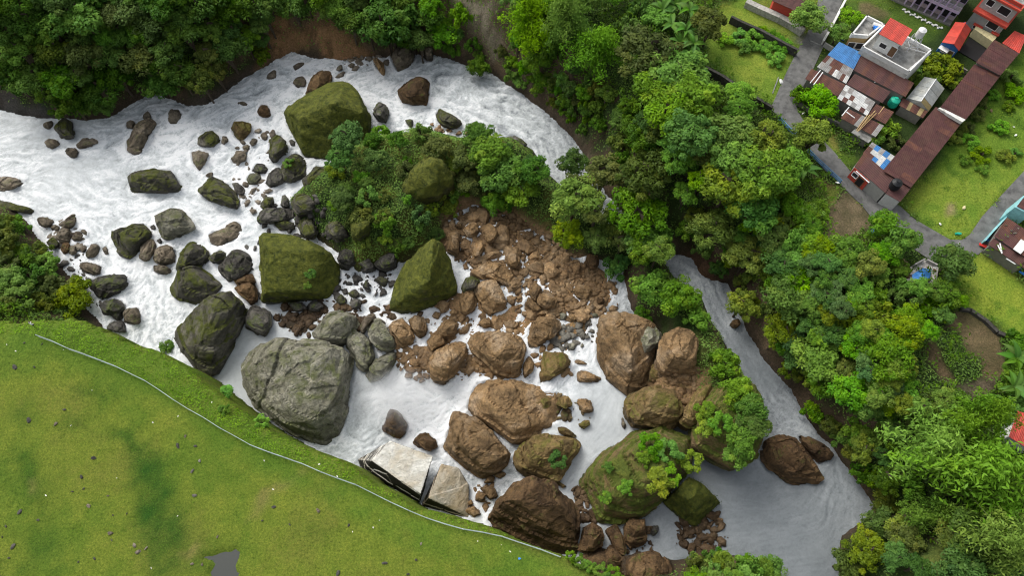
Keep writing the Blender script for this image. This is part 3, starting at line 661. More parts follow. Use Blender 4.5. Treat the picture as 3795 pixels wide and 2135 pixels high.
G|g|6|dark green-grey pointed boulder wedged beside the huge brown one|920,1200 940,1070 1010,1005 1080,1050 1130,1090 1140,1140 1050,1230 960,1340 920,1300|950,1090,4.6 1030,1040,5.6 1040,1150,5.4
G|b|6|soft tan boulder with earthy face below the green bush|1100,1290 1140,1080 1250,1045 1330,1060 1390,1110 1400,1200 1390,1370 1250,1390 1130,1370
G|o|2.4|small olive egg-shaped boulder in the dark crevice|1030,1390 1045,1330 1080,1315 1125,1350 1120,1430 1080,1449 1040,1440
G|b|1.4|small pale tan stone below the soft tan boulder|1195,1400 1240,1370 1295,1390 1270,1425 1210,1415
G|b|4|tan block with a ragged lower edge above the pool|120,1180 130,1030 210,960 300,965 350,985 360,1040 320,1100 230,1150 140,1190
G|o|3.6|olive-topped boulder standing at the lip of the pool|205,1330 240,1220 300,1225 380,1230 430,1270 448,1310 400,1360 280,1440 210,1449
G|b|2.6|left piece of the tan boulder cracked in three|130,740 160,690 220,740 210,800 170,850 135,810
G|b|2.2|lower piece of the tan boulder cracked in three|80,860 120,815 170,855 220,910 180,925 110,900
G|b|2.8|right piece of the tan boulder cracked in three|180,850 215,770 260,760 345,850 330,900 240,905
G|r|3|dark brown mound stone at the foot of the hanging bush|540,560 570,490 620,480 650,540 640,610 580,620
G|b|2|dark gravelly mound in the upper pool|460,760 500,710 560,730 620,790 560,840 480,820
G|r|1.6|lone brown stone in the grey side channel|1640,1025 1665,990 1710,980 1722,1020 1690,1045
G|g|1.2|grey stone right of the cracked boulder in shallow water|350,945 380,925 405,945 395,980 360,985
G|b|1.3|brown stone right of the tan ragged block in shallows|415,960 450,930 490,960 480,1000 430,1000
G|b|1.3|tall brown stone in shallows left of the huge grey-topped boulder|530,980 570,930 590,960 570,1000
G|g|0.7|tiny grey stone below the cracked boulder|280,940 300,928 322,945 300,955
G|g|1.3|grey boulderlet at the end of the stone trail in the pool|420,1170 460,1160 490,1180 460,1215 425,1200
G|g|0.6|tiny dark stone right of the stone trail in the pool|510,1185 525,1163 540,1180 520,1195
G|b|1.1|small upright brown stone in the upper pool|575,900 600,860 620,890 600,925
G|g|0.9|flat grey stone at the huge grey-topped boulder's left shoulder|590,945 630,930 650,965 610,965
G|r|1.4|dark brown stone amid the gravelly mound|635,820 690,830 690,870 640,860
G|b|2.2|brown heap stone in the cascade left of the olive-topped boulder|75,1330 120,1250 165,1310 150,1370 90,1420
G|b|0.8|flat brown flake in the pool right of the olive-topped boulder|460,1290 500,1285 560,1310 570,1325 530,1325 470,1310
G|b|1.3|tan wedge slab in the pool below the brown flake|490,1390 520,1370 580,1380 670,1430 660,1455 490,1455
J|r|4|brown round boulder half buried in the waterfall's foam|950,320 990,230 1010,195 1060,210 1110,260 1140,300 1120,370 1080,410 1020,395 960,350
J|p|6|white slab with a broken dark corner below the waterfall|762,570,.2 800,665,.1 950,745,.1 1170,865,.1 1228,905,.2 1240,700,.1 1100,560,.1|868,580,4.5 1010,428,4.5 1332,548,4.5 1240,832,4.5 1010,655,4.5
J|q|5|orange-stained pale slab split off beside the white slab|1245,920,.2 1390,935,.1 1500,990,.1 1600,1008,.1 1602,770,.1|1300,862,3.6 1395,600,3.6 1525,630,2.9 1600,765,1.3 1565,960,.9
J|b|6.5|angular brown boulder right of the white slab|1410,480 1440,350 1470,290 1490,215 1560,225 1660,250 1780,350 1910,510 1890,600 1850,660 1720,710 1650,680 1530,590|1500,235,6 1640,270,6.4 1890,520,5 1560,480,5.4 1720,640,4.4
d|b|4.5|broad brown ledge boulder in the middle of the pool outlet|1172,1020,1 1195,955,2 1225,950,2 1290,955,2.4 1340,980,2 1400,985,1 1430,1005,.4 1440,1040,.3 1410,1060,.3 1350,1070,.3 1310,1115,.3 1290,1115,.5 1240,1070,1 1190,1040,1|1205,970,4 1280,980,4.5 1330,1010,3 1230,1030,3.8 1290,1080,3.4
J|b|2|brown stone topping the rubble between slab and dark boulder|1690,790 1740,755 1800,790 1820,850 1760,870
J|b|1.8|brown stone left of the rubble's top stone|1650,880 1690,810 1740,830 1700,890
J|b|1.6|flat brown stone at the bottom of the rubble beside the slab|1560,950 1640,920 1700,980 1640,1010
J|b|1.2|small brown stone at the rubble's left end|1580,900 1620,870 1640,910 1600,920
J|b|1.5|brown stone wedged under the angular brown boulder|1715,750 1750,690 1800,700 1790,740
J|b|1.2|flat stone at the angular brown boulder's lower corner|1790,690 1850,660 1890,680 1840,715
J|r|2.4|wet dark rock in spray above the white slab|1180,440 1230,380 1300,370 1350,420 1370,480 1300,510
K|o|5|rounded olive brown boulder at the pool's upper right shore|845,130 900,70 1000,20 1120,0 1230,10 1260,90 1290,200 1260,280 1200,325 1020,325 920,310 870,240|900,140,3.6 1060,50,5 1220,80,4.8 1230,220,4 960,230,3.6
K|o|5|slanted olive rock right of the rounded olive boulder|1265,290 1290,190 1370,90 1450,10 1500,0 1510,100 1400,160 1380,300 1340,340
K|o|6|brown boulder with a green bush-moss patch below the pool|5,560 40,470 150,385 250,365 350,380 440,400 520,430 500,500 430,600 340,730 290,740 200,700 90,690 20,640|120,430,4.8 330,400,6 480,430,5 330,560,5.6 150,600,4.4
K|o|1.8|flat stone behind the brown boulder with the green patch|340,330 400,330 490,390 480,405 400,390 345,360
d|r|10|massive dark brown boulder at the plateau edge|1225,1305,1 1250,1260,3 1300,1215,5 1340,1198,6 1400,1220,6 1440,1250,5 1460,1300,3 1465,1345,1 1455,1405,.5 1390,1395,.4 1310,1365,.4 1240,1330,.4|1262,1262,6 1335,1210,8.5 1385,1290,8.5 1445,1330,6 1300,1250,8
K|r|5|brown block standing right of the massive dark boulder|485,1260 540,1150 530,1080 600,1045 660,1080 690,1150 680,1230 610,1300 560,1285|600,1080,4.6 650,1110,4.8 520,1250,3.4 610,1230,4.4
K|n|9|great dome rock overgrown with grass and shrubs near the bottom|510,740,.3 560,640,.5 640,560,.8 780,450,1 900,370,1.5 1000,335,2 1150,325,2.5 1230,360,3 1340,400,3 1350,500,2.5 1350,650,2 1250,760,2 1150,850,2 1080,930,1.5 1000,1010,1 800,1060,.4 640,1050,.3 600,950,.3 600,850,.3 520,770,.3|700,620,5 900,480,7 1100,420,8 1230,560,9 1080,700,8.5 950,900,5 750,850,5
K|m|7|dark green grassy wedge rock jutting into the grey pool|1130,890,.5 1250,780,3 1340,705,5 1450,760,4 1520,820,2.5 1580,890,.6 1510,940,.3 1460,1010,.3 1380,1080,.3 1270,1020,.4 1200,950,.5|1345,720,7 1290,800,6.5 1480,850,4 1380,960,4
K|n|7|tall overgrown rock between the pool and the grey channel|1380,300 1400,160 1500,20 1700,-40 1830,0 1900,120 1910,300 1880,450 1850,560 1740,610 1650,640 1500,570 1350,480 1345,390|1450,200,6 1700,60,7 1850,250,7 1780,480,6 1500,420,5.4
L|r|5|big dark brown boulder in the grey channel|60,490 100,420 180,395 250,390 320,410 390,480 450,560 490,620 560,710 500,745 400,745 300,740 230,690 120,640 70,570|190,440,4 300,450,5 420,600,4.6 180,560,3.8 350,680,3.4
L|r|2.6|flat brown rock behind the big boulder in the grey channel|340,380 400,400 480,440 560,490 610,540 570,575 490,585 450,560 400,480 350,430
K|b|1.8|square pale stone floating free in the milky pool|480,140 500,115 580,112 610,180 605,210 530,212
K|t|0.8|thin pale sliver of stone in the milky pool|820,260 830,240 855,320 845,340 822,310
K|o|1.4|olive stone in the milky pool near the shore pebbles|500,310 530,275 580,268 585,310 540,345
K|o|2|olive boulder at the broad ledge's right end|330,150 370,70 420,100 450,150 400,190
K|b|0.8|small brown stone right of the broad ledge|380,200 420,185 450,210 420,235
K|o|2|olive block sitting on the broad brown ledge|150,120 220,95 290,110 300,170 230,195 155,180
K|d|1.2|dark stone in the small shaded pool at the bottom|1040,1130 1060,1070 1105,1070 1095,1120 1060,1150
K|r|4|black-brown block under the great dome rock|840,1080 900,1010 1000,1020 1010,1200 900,1240 850,1190
K|r|3.4|triangular dark brown rock at the bottom edge of the gorge|650,1350 740,1210 830,1310 850,1390 680,1390
K|r|3.6|leaning dark brown column rock under the great dome rock|700,1100 780,1060 830,1150 860,1270 840,1300 780,1230
K|o|1|small olive stone below the bush-patched brown boulder|320,745 350,735 405,775 380,790
d|m|5|steep grassy hump in the middle of the island thicket|1008,485,.3 1030,425,1 1080,388,2 1130,400,2 1142,460,.6 1100,497,.2 1050,502,.2|1045,430,4 1090,405,5 1125,430,4 1080,470,3
d|r|4|dark brown rock at the bottom edge right of the fence end|1465,1400 1500,1380 1560,1390 1580,1430 1560,1480 1480,1470
d|r|4|dark brown rock at the bottom edge beside the shaded corner|1570,1400 1640,1390 1690,1410 1690,1470 1600,1490 1570,1450
E|k|2|dark rock ledge capped with grass at the left picture edge|-60,70 60,90 160,120 250,150 230,190 120,150 -60,140
'''.strip().split('\n')]

def ground_at(c2):
    """base level of the survey point: water or ground"""
    q = P([c2], -13.0)[0]
    for _ in range(5):
        z = max(float(zw(q[0], q[1])), float(hs(q[0], q[1])) - 0.2); q = P([c2], z)[0]
    return q

def hull_mesh(V):
    bm = bmesh.new()
    for v in V: bm.verts.new(v)
    r = bmesh.ops.convex_hull(bm, input=bm.verts[:])
    bmesh.ops.delete(bm, geom=list({g for g in r['geom_interior'] + r['geom_unused'] if isinstance(g, bmesh.types.BMVert)}), context='VERTS')
    me = bpy.data.meshes.new('rock'); bm.to_mesh(me); bm.free()
    return me

def worley(p, s):
    f = np.floor(p).astype(np.int64); best = np.full(len(p), 9.0); sec = np.full(len(p), 9.0); val = np.zeros(len(p))
    for a in (-1, 0, 1):
        for b in (-1, 0, 1):
            for c in (-1, 0, 1):
                i, j, k = f[:, 0] + a + 1000, f[:, 1] + b + 1000, f[:, 2] + c + 1000
                fp_ = np.stack([i - 1000 + _h(i, j, k, s), j - 1000 + _h(i, j, k, s + 1), k - 1000 + _h(i, j, k, s + 2)], 1)
                d = np.linalg.norm(p - fp_, axis=1); nb_ = d < best
                sec = np.where(nb_, best, np.minimum(sec, d)); val = np.where(nb_, _h(i, j, k, s + 3), val); best = np.where(nb_, d, best)
    return best, sec, val

rock_jobs = []
ROCK_FOOT = []
for k, row in enumerate(ROCKS):
    t, kind, H, label, out_t = row[:5]; H = float(H)
    ol = pts(t, out_t); r_ = random.Random(100 + k)
    cu = (sum(q[0] for q in ol) / len(ol), sum(q[1] for q in ol) / len(ol))
    b = ground_at(cu); zb = b[2]
    V = []
    for q in ol:
        zo = zb + (q[2] if len(q) > 2 else H * r_.uniform(0.12, 0.34))
        w = P([q], zo)[0]; V.append(w)
        V.append((w[0] * 0.98 + b[0] * 0.02, w[1] * 0.98 + b[1] * 0.02, zb - 1.6))
    if len(row) > 5:
        for q in pts(t, row[5]): V.append(P([q], zb + q[2])[0])
    else:
        ax, ay = r_.uniform(-1, 1), r_.uniform(-1, 1)
        R = max(math.hypot(q[0] - cu[0], q[1] - cu[1]) for q in ol)
        for q in r_.sample(ol, min(len(ol), 4)):
            f = r_.uniform(0.5, 0.9); u = cu[0] + (q[0] - cu[0]) * f; v = cu[1] + (q[1] - cu[1]) * f
            tilt = 0.22 * (ax * (u - cu[0]) + ay * (v - cu[1])) / R
            V.append(P([(u, v)], zb + H * min(1.0, max(0.5, r_.uniform(0.7, 1.0) + tilt)))[0])
    ROCK_FOOT.append(np.array(V[0:2 * len(ol):2])[:, :2])
    V = np.array(V) - b
    ext = V.max(0) - V.min(0); size = float(np.hypot(ext[0], ext[1]))
    me = hull_mesh(V)
    o = link('boulder' if size > 3.2 else 'stone', me); o.location = b
    md = o.modifiers.new('r', 'REMESH'); md.mode = 'VOXEL'; md.voxel_size = min(0.3, max(0.1, size / 36)) if kind not in 'pq' else 0.14
    tag(o, label, 'boulder' if size > 3.2 else 'stone', 'boulders and stones in the gorge')
    rock_jobs.append((o, kind, size))
dg = bpy.context.evaluated_depsgraph_get()
rock_objs = []
for k, (o, kind, size) in enumerate(rock_jobs):
    nm = bpy.data.meshes.new_from_object(o.evaluated_get(dg))
    o.modifiers.clear(); old = o.data; o.data = nm; bpy.data.meshes.remove(old)
    n = len(nm.vertices); co = np.empty(n * 3, np.float32); nm.vertices.foreach_get('co', co); co = co.reshape(-1, 3).astype(float)
    no = np.empty(n * 3, np.float32); nm.vertices.foreach_get('normal', no); no = no.reshape(-1, 3)
    s = max(1.2, min(size, 9))
    g = np.random.default_rng(5000 + k)
    if kind not in 'pq':
        for _ in range(4 if kind in 'mn' else 11):        # chisel flat breaks
            nn = g.normal(size=3); nn[2] = abs(nn[2]) + 0.75; nn /= np.linalg.norm(nn)
            pr = co @ nn; dd = np.quantile(pr, g.uniform(0.93, 0.99)); ex = np.maximum(pr - dd, 0); co = co - nn * (ex * 0.92)[:, None]
        for _ in range(2 if size > 5 and kind not in 'mn' else 0):   # long straight fractures, one side dropped
            nn = g.normal(size=3); nn[2] *= 0.35; nn /= np.linalg.norm(nn)
            pr = co @ nn - g.uniform(-0.22, 0.22) * size + 0.12 * fbm(co * 0.8, 3, 60 + k); up_ = np.clip(co[:, 2] / 1.5, 0, 1)
            co = co - np.array([0, 0, 1.0]) * ((g.uniform(0.012, 0.035) * size) * (pr > 0) * up_ + 0.07 * np.clip(1 - np.abs(pr) / 0.2, 0, 1) * up_)[:, None]
    wpos = co + np.array(o.location)
    big = fbm(wpos * (2.2 / s), 3, 300 + k)
    rid = 1 - 2 * np.abs(fbm(wpos * (3.5 / s) + 7, 4, 320 + k))
    fin = fbm(wpos * 1.9, 4, 340 + k)
    # broken bedding steps
    bed = wpos @ np.array([0.25, 0.3, 0.92]); stp = (np.modf(bed / (0.28 * s) + 100)[0])
    am = 0.6 if kind == 'm' else (0.22 if kind in 'pq' else 1.0)
    F1, F2, cv = worley(wpos * (2.5 / s) + 0.25 * big[:, None], k)
    d = am * (0.02 * s * big + 0.055 * s * (cv - 0.5) - 0.004 * s * np.clip(1 - (F2 - F1) / 0.12, 0, 1) - 0.015 * s * np.clip(rid - 0.55, 0, 1) * 2 + 0.042 * s * (stp - 0.5)) + am * 0.08 * fin * min(1, s / 4)
    co = co + no * d[:, None]
    nm.vertices.foreach_set('co', co.astype(np.float32).ravel()); nm.update()
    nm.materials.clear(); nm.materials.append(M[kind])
    nm.polygons.foreach_set('use_smooth', np.full(len(nm.polygons), kind in 'm')); nm.name = o.name
    rock_objs.append((o, kind, size, co, no))
# ---------------------------------------------------------------- river
FOAM = np.array([  # surveyed: whiteness, turbulence
    (0, 330, .8, .5), (60, 420, .85, .7), (180, 420, .75, .4), (150, 330, .72, .3), (300, 330, .9, .8), (250, 480, .85, .6), (300, 560, .9, .8), (450, 300, .95, .9), (560, 330, .95, .9), (450, 500, .85, .6), (520, 420, .9, .8),
    (620, 230, .9, .9), (750, 160, .85, .9), (800, 250, .95, .9), (930, 190, .85, .9), (960, 270, .95, .9), (1080, 290, .95, 1), (1150, 200, .75, .9), (1250, 250, .72, .9), (1350, 320, .7, .9), (1430, 380, .6, .8), (1500, 440, .4, .6),
    (1650, 600, 0.19, .4), (1720, 660, 0.35, .6), (1780, 720, 0.40, .7), (1820, 760, 0.25, .5), (1850, 830, 0.32, .5), (1880, 860, 0.19, .2), (1930, 950, 0.18, .2), (1980, 1040, 0.31, .6), (1960, 1010, 0.25, .5), (2050, 1110, 0.39, .6), (2060, 1200, 0.24, .25), (2150, 1260, 0.28, .3),
    (2000, 1250, 0.24, .15), (1900, 1300, 0.23, .1), (2000, 1400, 0.22, .1), (1800, 1200, 0.24, .08), (1680, 1290, 0.28, .2), (1560, 1000, .62, .15), (1520, 1050, .6, .08), (1470, 1150, .62, .2), (1540, 950, .7, .3), (1500, 1090, .6, .1), (1560, 1080, .58, .05),
    (1550, 740, .85, .9), (1480, 700, .85, .8), (1380, 680, .9, .8), (1500, 830, .85, .5), (1450, 900, .85, .6), (1350, 960, .95, .9), (1250, 780, .9, .7), (1150, 790, .9, .7), (1060, 950, 1.15, .9), (1000, 980, 1.15, .8), (1100, 1050, 1.1, .9), (1050, 1090, 1.1, .9), (960, 1000, 1.1, .7), (1150, 1000, 1.1, .9), (920, 980, .6, .4), (900, 1040, .62, .5), (870, 1120, .72, .7),
    (900, 1180, .75, .7), (1180, 1190, .9, .9), (1300, 1090, .85, .9), (1270, 1200, .85, .9), (570, 930, .6, .08), (640, 840, .62, .15), (590, 980, .6, .05), (700, 830, .65, .2), (420, 830, .98, .9), (380, 760, .95, .9), (470, 780, .95, .9), (330, 700, .95, .9), (240, 620, .95, .8), (600, 700, .9, .6), (620, 420, .95, .8), (930, 690, .9, .6)], float)
_fc = G([src('d', a, b) for a, b, _, _ in FOAM])

def foam(x, y):
    nw = 0; nt_ = 0; den = 0
    for (cx, cy, _), (_, _, a, b) in zip(_fc, FOAM):
        w = 1.0 / ((x - cx) ** 2 + (y - cy) ** 2 + 1.5) ** 2
        nw = nw + w * a; nt_ = nt_ + w * b; den = den + w
    return nw / den, nt_ / den

fs = 0.21
wx_ = np.arange(-104, 74, fs); wy_ = np.arange(-2, 120, fs)
WX, WY = np.meshgrid(wx_, wy_)
wz = zw(WX, WY); keep = hs(WX, WY) < wz + 0.7
FW, FT = foam(WX, WY)
# current: surveyed arrows, bent round the rocks
ARROWS = np.array([(1480, 410, -60, -70), (1350, 310, -80, -70), (1200, 210, -90, -40), (1050, 190, -90, 10), (930, 180, -90, 5), (750, 190, -80, 30), (600, 270, -80, 40), (450, 330, -90, 25), (300, 400, -90, 10), (100, 400, -90, -5), (0, 400, -90, 0), (500, 500, -80, -20), (300, 560, -80, -40), (200, 500, -80, -30), (420, 780, -30, -80), (350, 700, -30, -80), (260, 620, -50, -60),
    (560, 940, -20, -80), (640, 840, -60, 40), (900, 1060, -40, 60), (950, 1000, -80, 20), (1080, 1000, -90, 20), (1150, 960, -80, 40), (1300, 960, -80, 20), (1400, 900, -40, 60), (1500, 850, -20, 80), (1540, 740, -10, 90), (1400, 700, -60, 40), (1200, 790, -90, 10), (1520, 1020, -40, 60), (1450, 1150, -60, 60), (1280, 1130, -50, 70), (1200, 1200, -60, 30), (900, 1150, -60, -30), (1000, 1080, -60, 30),
    (1700, 650, 60, 70), (1800, 760, 50, 80), (1880, 880, 50, 80), (1950, 1000, 50, 80), (2080, 1130, 50, 80), (2120, 1260, -10, 80), (2000, 1350, -80, 10), (1900, 1300, -80, 0), (1800, 1200, -80, -20), (1650, 1300, -60, 20), (620, 600, -70, 20), (620, 420, -80, 10)], float)
_ac = G([src('d', a, b) for a, b, _, _ in ARROWS]); VX = 0; VY = 0; dn = 0
for (cx, cy, _), (_, _, a, b) in zip(_ac, ARROWS):
    w = 1.0 / ((WX - cx) ** 2 + (WY - cy) ** 2 + 3) ** 1.6; l_ = math.hypot(a, b); VX = VX + w * a / l_; VY = VY - w * b / l_; dn = dn + w
VX /= dn; VY /= dn
ROCKM = np.zeros(WX.shape)
for poly in ROCK_FOOT:
    lo = poly.min(0) - .3; hi = poly.max(0) + .3
    i0, i1 = np.searchsorted(wx_, (lo[0], hi[0])); j0, j1 = np.searchsorted(wy_, (lo[1], hi[1]))
    if i1 > i0 and j1 > j0: ROCKM[j0:j1, i0:i1] = np.maximum(ROCKM[j0:j1, i0:i1], inside(poly, WX[j0:j1, i0:i1], WY[j0:j1, i0:i1]))
def blur(a, n):
    for _ in range(n):
        a = (np.roll(a, 1, 0) + np.roll(a, -1, 0) + 2 * a) / 4; a = (np.roll(a, 1, 1) + np.roll(a, -1, 1) + 2 * a) / 4
    return a
near = blur(ROCKM, 14); wide = blur(near, 50)
ry_, rx_ = np.gradient(wide); gl_ = np.hypot(rx_, ry_) + 1e-6; nx_g, ny_g = -rx_ / gl_, -ry_ / gl_; wgt = np.clip(wide * 5, 0, 1)
dot = VX * nx_g + VY * ny_g; VX = VX - wgt * dot * nx_g; VY = VY - wgt * dot * ny_g
q = p3(WX, WY); swx = fbm(q * 0.22, 3, 205).reshape(WX.shape); swy = fbm(q * 0.22 + 31, 3, 209).reshape(WX.shape)
sw2x = fbm(q * 0.7, 3, 215).reshape(WX.shape); sw2y = fbm(q * 0.7 + 31, 3, 219).reshape(WX.shape)
VX = VX + FT * (0.9 * swx + 1.5 * sw2x); VY = VY + FT * (0.9 * swy + 1.5 * sw2y)
l_ = np.hypot(VX, VY) + 1e-6; VX /= l_; VY /= l_
def lic(seed, steps, hop):
    g = np.random.default_rng(seed); nz = g.random(WX.shape); acc = nz.copy(); cnt = 1
    for sg in (1, -1):
        ii = np.arange(WX.shape[1])[None, :] + np.zeros(WX.shape); jj = np.arange(WX.shape[0])[:, None] + np.zeros(WX.shape)
        for _ in range(steps):
            a = np.clip(ii, 0, WX.shape[1] - 1).astype(int); b = np.clip(jj, 0, WX.shape[0] - 1).astype(int)
            ii = ii + sg * hop * VX[b, a]; jj = jj + sg * hop * VY[b, a]
            a = np.clip(ii, 0, WX.shape[1] - 1).astype(int); b = np.clip(jj, 0, WX.shape[0] - 1).astype(int)
            acc += nz[b, a]; cnt += 1
    acc /= cnt; return (acc - acc.mean()) / acc.std()
S1 = lic(1, 5, 1.0); S2 = blur(lic(2, 10, 1.0), 2); S2 = S2 / S2.std(); S3 = lic(3, 2, 1.0)
pat = fbm(q * 0.16, 3, 241).reshape(WX.shape); rid = (1 - np.abs(fbm(np.stack([q[:, 0] + 2 * swx.ravel(), q[:, 1] + 2 * swy.ravel(), q[:, 2]], 1) * 0.5, 4, 251)) * 2.4).reshape(WX.shape)
STREAK = 0.42 * S2 + 0.36 * S1 + 0.28 * S3 + 0.5 * pat + 0.75 * (rid - 0.35)
edge = np.clip(near * 4, 0, 1) * (1 - ROCKM)
FWH = np.clip(FW * 0.95 + 0.02 - 0.10 * FT * (FW > .5) + FT * (0.19 * STREAK) * (0.15 + 0.95 * np.clip(FW, 0, 1)) + 0.022 * S2 * (FW > .45) + 0.004 * S2 + 0.012 * S1 + 0.35 * edge * FT * np.clip(0.6 + pat, 0, 1), 0, 1)
WZ = wz + FT * (0.07 * rid + 0.05 * S2 + 0.045 * S1 + 0.05 * S3 + 0.10 * pat) - 0.12 + 0.002 * S2 + 0.3 * edge * FT
ni, nj = WX.shape
idn = np.full(ni * nj, -1)
cell = keep[:-1, :-1] & keep[:-1, 1:] & keep[1:, 1:] & keep[1:, :-1]
ids = np.arange(ni * nj).reshape(ni, nj)
fcs = np.stack([ids[:-1, :-1], ids[:-1, 1:], ids[1:, 1:], ids[1:, :-1]], -1)[cell]
used = np.unique(fcs); idn[used] = np.arange(len(used))
wc = np.stack([FWH.ravel(), FT.ravel(), np.clip(STREAK.ravel() * .2 + .5, 0, 1)], 1)[used]
me = mesh_np('river', np.stack([WX.ravel(), WY.ravel(), WZ.ravel()], 1)[used], idn[fcs], wc)
me.polygons.foreach_set('use_smooth', np.ones(len(me.polygons), bool))

def water_mat():
    m, nt, out = nodes('silty_white_water')
    a = N(nt, 'ShaderNodeVertexColor', layer_name='Col'); s = N(nt, 'ShaderNodeSeparateColor'); nt.links.new(a.outputs[0], s.inputs[0])
    g = N(nt, 'ShaderNodeNewGeometry')
    wt, tb, crest = s.outputs[0], s.outputs[1], s.outputs[2]
    n1 = noise_n(nt, 0.55, 9, 0.68, g.outputs['Position'], 2.2); n2 = noise_n(nt, 1.9, 7, 0.7, g.outputs['Position'], 1.4); n3 = noise_n(nt, 0.13, 4, 0.5, g.outputs['Position'], 1.2)
    t = math_n(nt, 'ADD', math_n(nt, 'MULTIPLY_ADD', n1, 1.5, -0.75), math_n(nt, 'MULTIPLY_ADD', n2, 0.9, -0.45))
    n4 = noise_n(nt, 4.5, 5, 0.75, g.outputs['Position'], 1.0)
    rg = math_n(nt, 'ABSOLUTE', math_n(nt, 'MULTIPLY_ADD', noise_n(nt, 0.85, 6, 0.65, g.outputs['Position'], 1.6), 2.0, -1.0))
    t = math_n(nt, 'ADD', t, math_n(nt, 'MULTIPLY_ADD', crest, 0.3, -0.15))
    t = math_n(nt, 'ADD', t, math_n(nt, 'MULTIPLY_ADD', n4, 0.35, -0.175)); t = math_n(nt, 'ADD', t, math_n(nt, 'MULTIPLY_ADD', rg, -2.2, 0.42))
    amp = math_n(nt, 'MULTIPLY_ADD', tb, 0.40, 0.02)
    f = math_n(nt, 'ADD', math_n(nt, 'MULTIPLY_ADD', t, amp, wt), math_n(nt, 'MULTIPLY_ADD', n3, 0.2, -0.1), clamp=True)
    col = ramp(nt, f, [(0.0, (0.11, 0.125, 0.135)), (0.18, (0.155, 0.175, 0.187)), (0.4, (0.28, 0.305, 0.32)), (0.6, (0.43, 0.46, 0.47)), (0.8, (0.56, 0.595, 0.61)), (1.0, (0.76, 0.78, 0.79))])
    h = math_n(nt, 'ADD', n1, math_n(nt, 'MULTIPLY', n2, 0.5))
    bp = N(nt, 'ShaderNodeBump'); bp.inputs['Distance'].default_value = 0.35
    nt.links.new(h, bp.inputs['Height']); nt.links.new(math_n(nt, 'MULTIPLY_ADD', tb, 0.55, 0.10), bp.inputs['Strength'])
    bsdf(nt, out, col, math_n(nt, 'MULTIPLY_ADD', f, 0.35, 0.32), bp.outputs[0], 0.35)
    return m
river = tag(link('river', me, water_mat()), 'silty white river rushing through the gorge', None, None, 'structure')
# ---------------------------------------------------------------- foliage
def leaf_mat(name, dark, light, yellow, trans=0.25):
    m, nt, out = nodes(name)
    a = N(nt, 'ShaderNodeVertexColor', layer_name='Col'); s = N(nt, 'ShaderNodeSeparateColor'); nt.links.new(a.outputs[0], s.inputs[0])
    ob = N(nt, 'ShaderNodeObjectInfo')
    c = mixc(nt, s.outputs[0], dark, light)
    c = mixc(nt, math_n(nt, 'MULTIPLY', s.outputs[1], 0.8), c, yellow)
    h = N(nt, 'ShaderNodeHueSaturation'); nt.links.new(c, h.inputs['Color'])
    nt.links.new(math_n(nt, 'MULTIPLY_ADD', ob.outputs['Random'], 0.5, 1.04), h.inputs['Value'])
    nt.links.new(math_n(nt, 'MULTIPLY_ADD', math_n(nt, 'FRACT', math_n(nt, 'MULTIPLY', ob.outputs['Random'], 17.3)), 0.03, 0.482), h.inputs['Hue'])
    nt.links.new(math_n(nt, 'MULTIPLY_ADD', math_n(nt, 'FRACT', math_n(nt, 'MULTIPLY', ob.outputs['Random'], 7.7)), 0.2, 0.9), h.inputs['Saturation'])
    d = N(nt, 'ShaderNodeBsdfDiffuse'); t = N(nt, 'ShaderNodeBsdfTranslucent'); nt.links.new(h.outputs[0], d.inputs[0]); nt.links.new(h.outputs[0], t.inputs[0])
    gl = N(nt, 'ShaderNodeBsdfGlossy'); gl.inputs['Roughness'].default_value = 0.5; gl.inputs['Color'].default_value = (0.55, 0.6, 0.55, 1)
    mx = N(nt, 'ShaderNodeMixShader'); mx.inputs[0].default_value = trans
    nt.links.new(d.outputs[0], mx.inputs[1]); nt.links.new(t.outputs[0], mx.inputs[2])
    m2 = N(nt, 'ShaderNodeMixShader'); m2.inputs[0].default_value = 0.015
    nt.links.new(mx.outputs[0], m2.inputs[1]); nt.links.new(gl.outputs[0], m2.inputs[2])
    nt.links.new(m2.outputs[0], out.inputs['Surface'])
    return m

LM = {'B': leaf_mat('leaves_mid_green', (0.042, 0.105, 0.012), (0.125, 0.25, 0.024), (0.24, 0.33, 0.03)),
      'D': leaf_mat('leaves_dark_green', (0.024, 0.066, 0.01), (0.08, 0.17, 0.02), (0.14, 0.21, 0.025)),
      'Y': leaf_mat('leaves_yellow_green', (0.055, 0.10, 0.012), (0.18, 0.26, 0.022), (0.38, 0.42, 0.03)),
      'T': leaf_mat('leaves_blue_green', (0.032, 0.09, 0.022), (0.095, 0.21, 0.042), (0.17, 0.28, 0.045)),
      'L': leaf_mat('leaves_bright_green', (0.055, 0.15, 0.014), (0.15, 0.33, 0.024), (0.28, 0.45, 0.03)),
      'O': leaf_mat('leaves_olive', (0.035, 0.06, 0.012), (0.11, 0.145, 0.025), (0.22, 0.23, 0.03)),
      'N': leaf_mat('leaves_banana', (0.03, 0.09, 0.012), (0.075, 0.18, 0.022), (0.16, 0.26, 0.03))}
BARK = plain('bark', (0.075, 0.058, 0.04), 0.9, 0.4, 4.0)
STALK = plain('green_stalk', (0.09, 0.13, 0.03), 0.7, 0.3, 4.0)

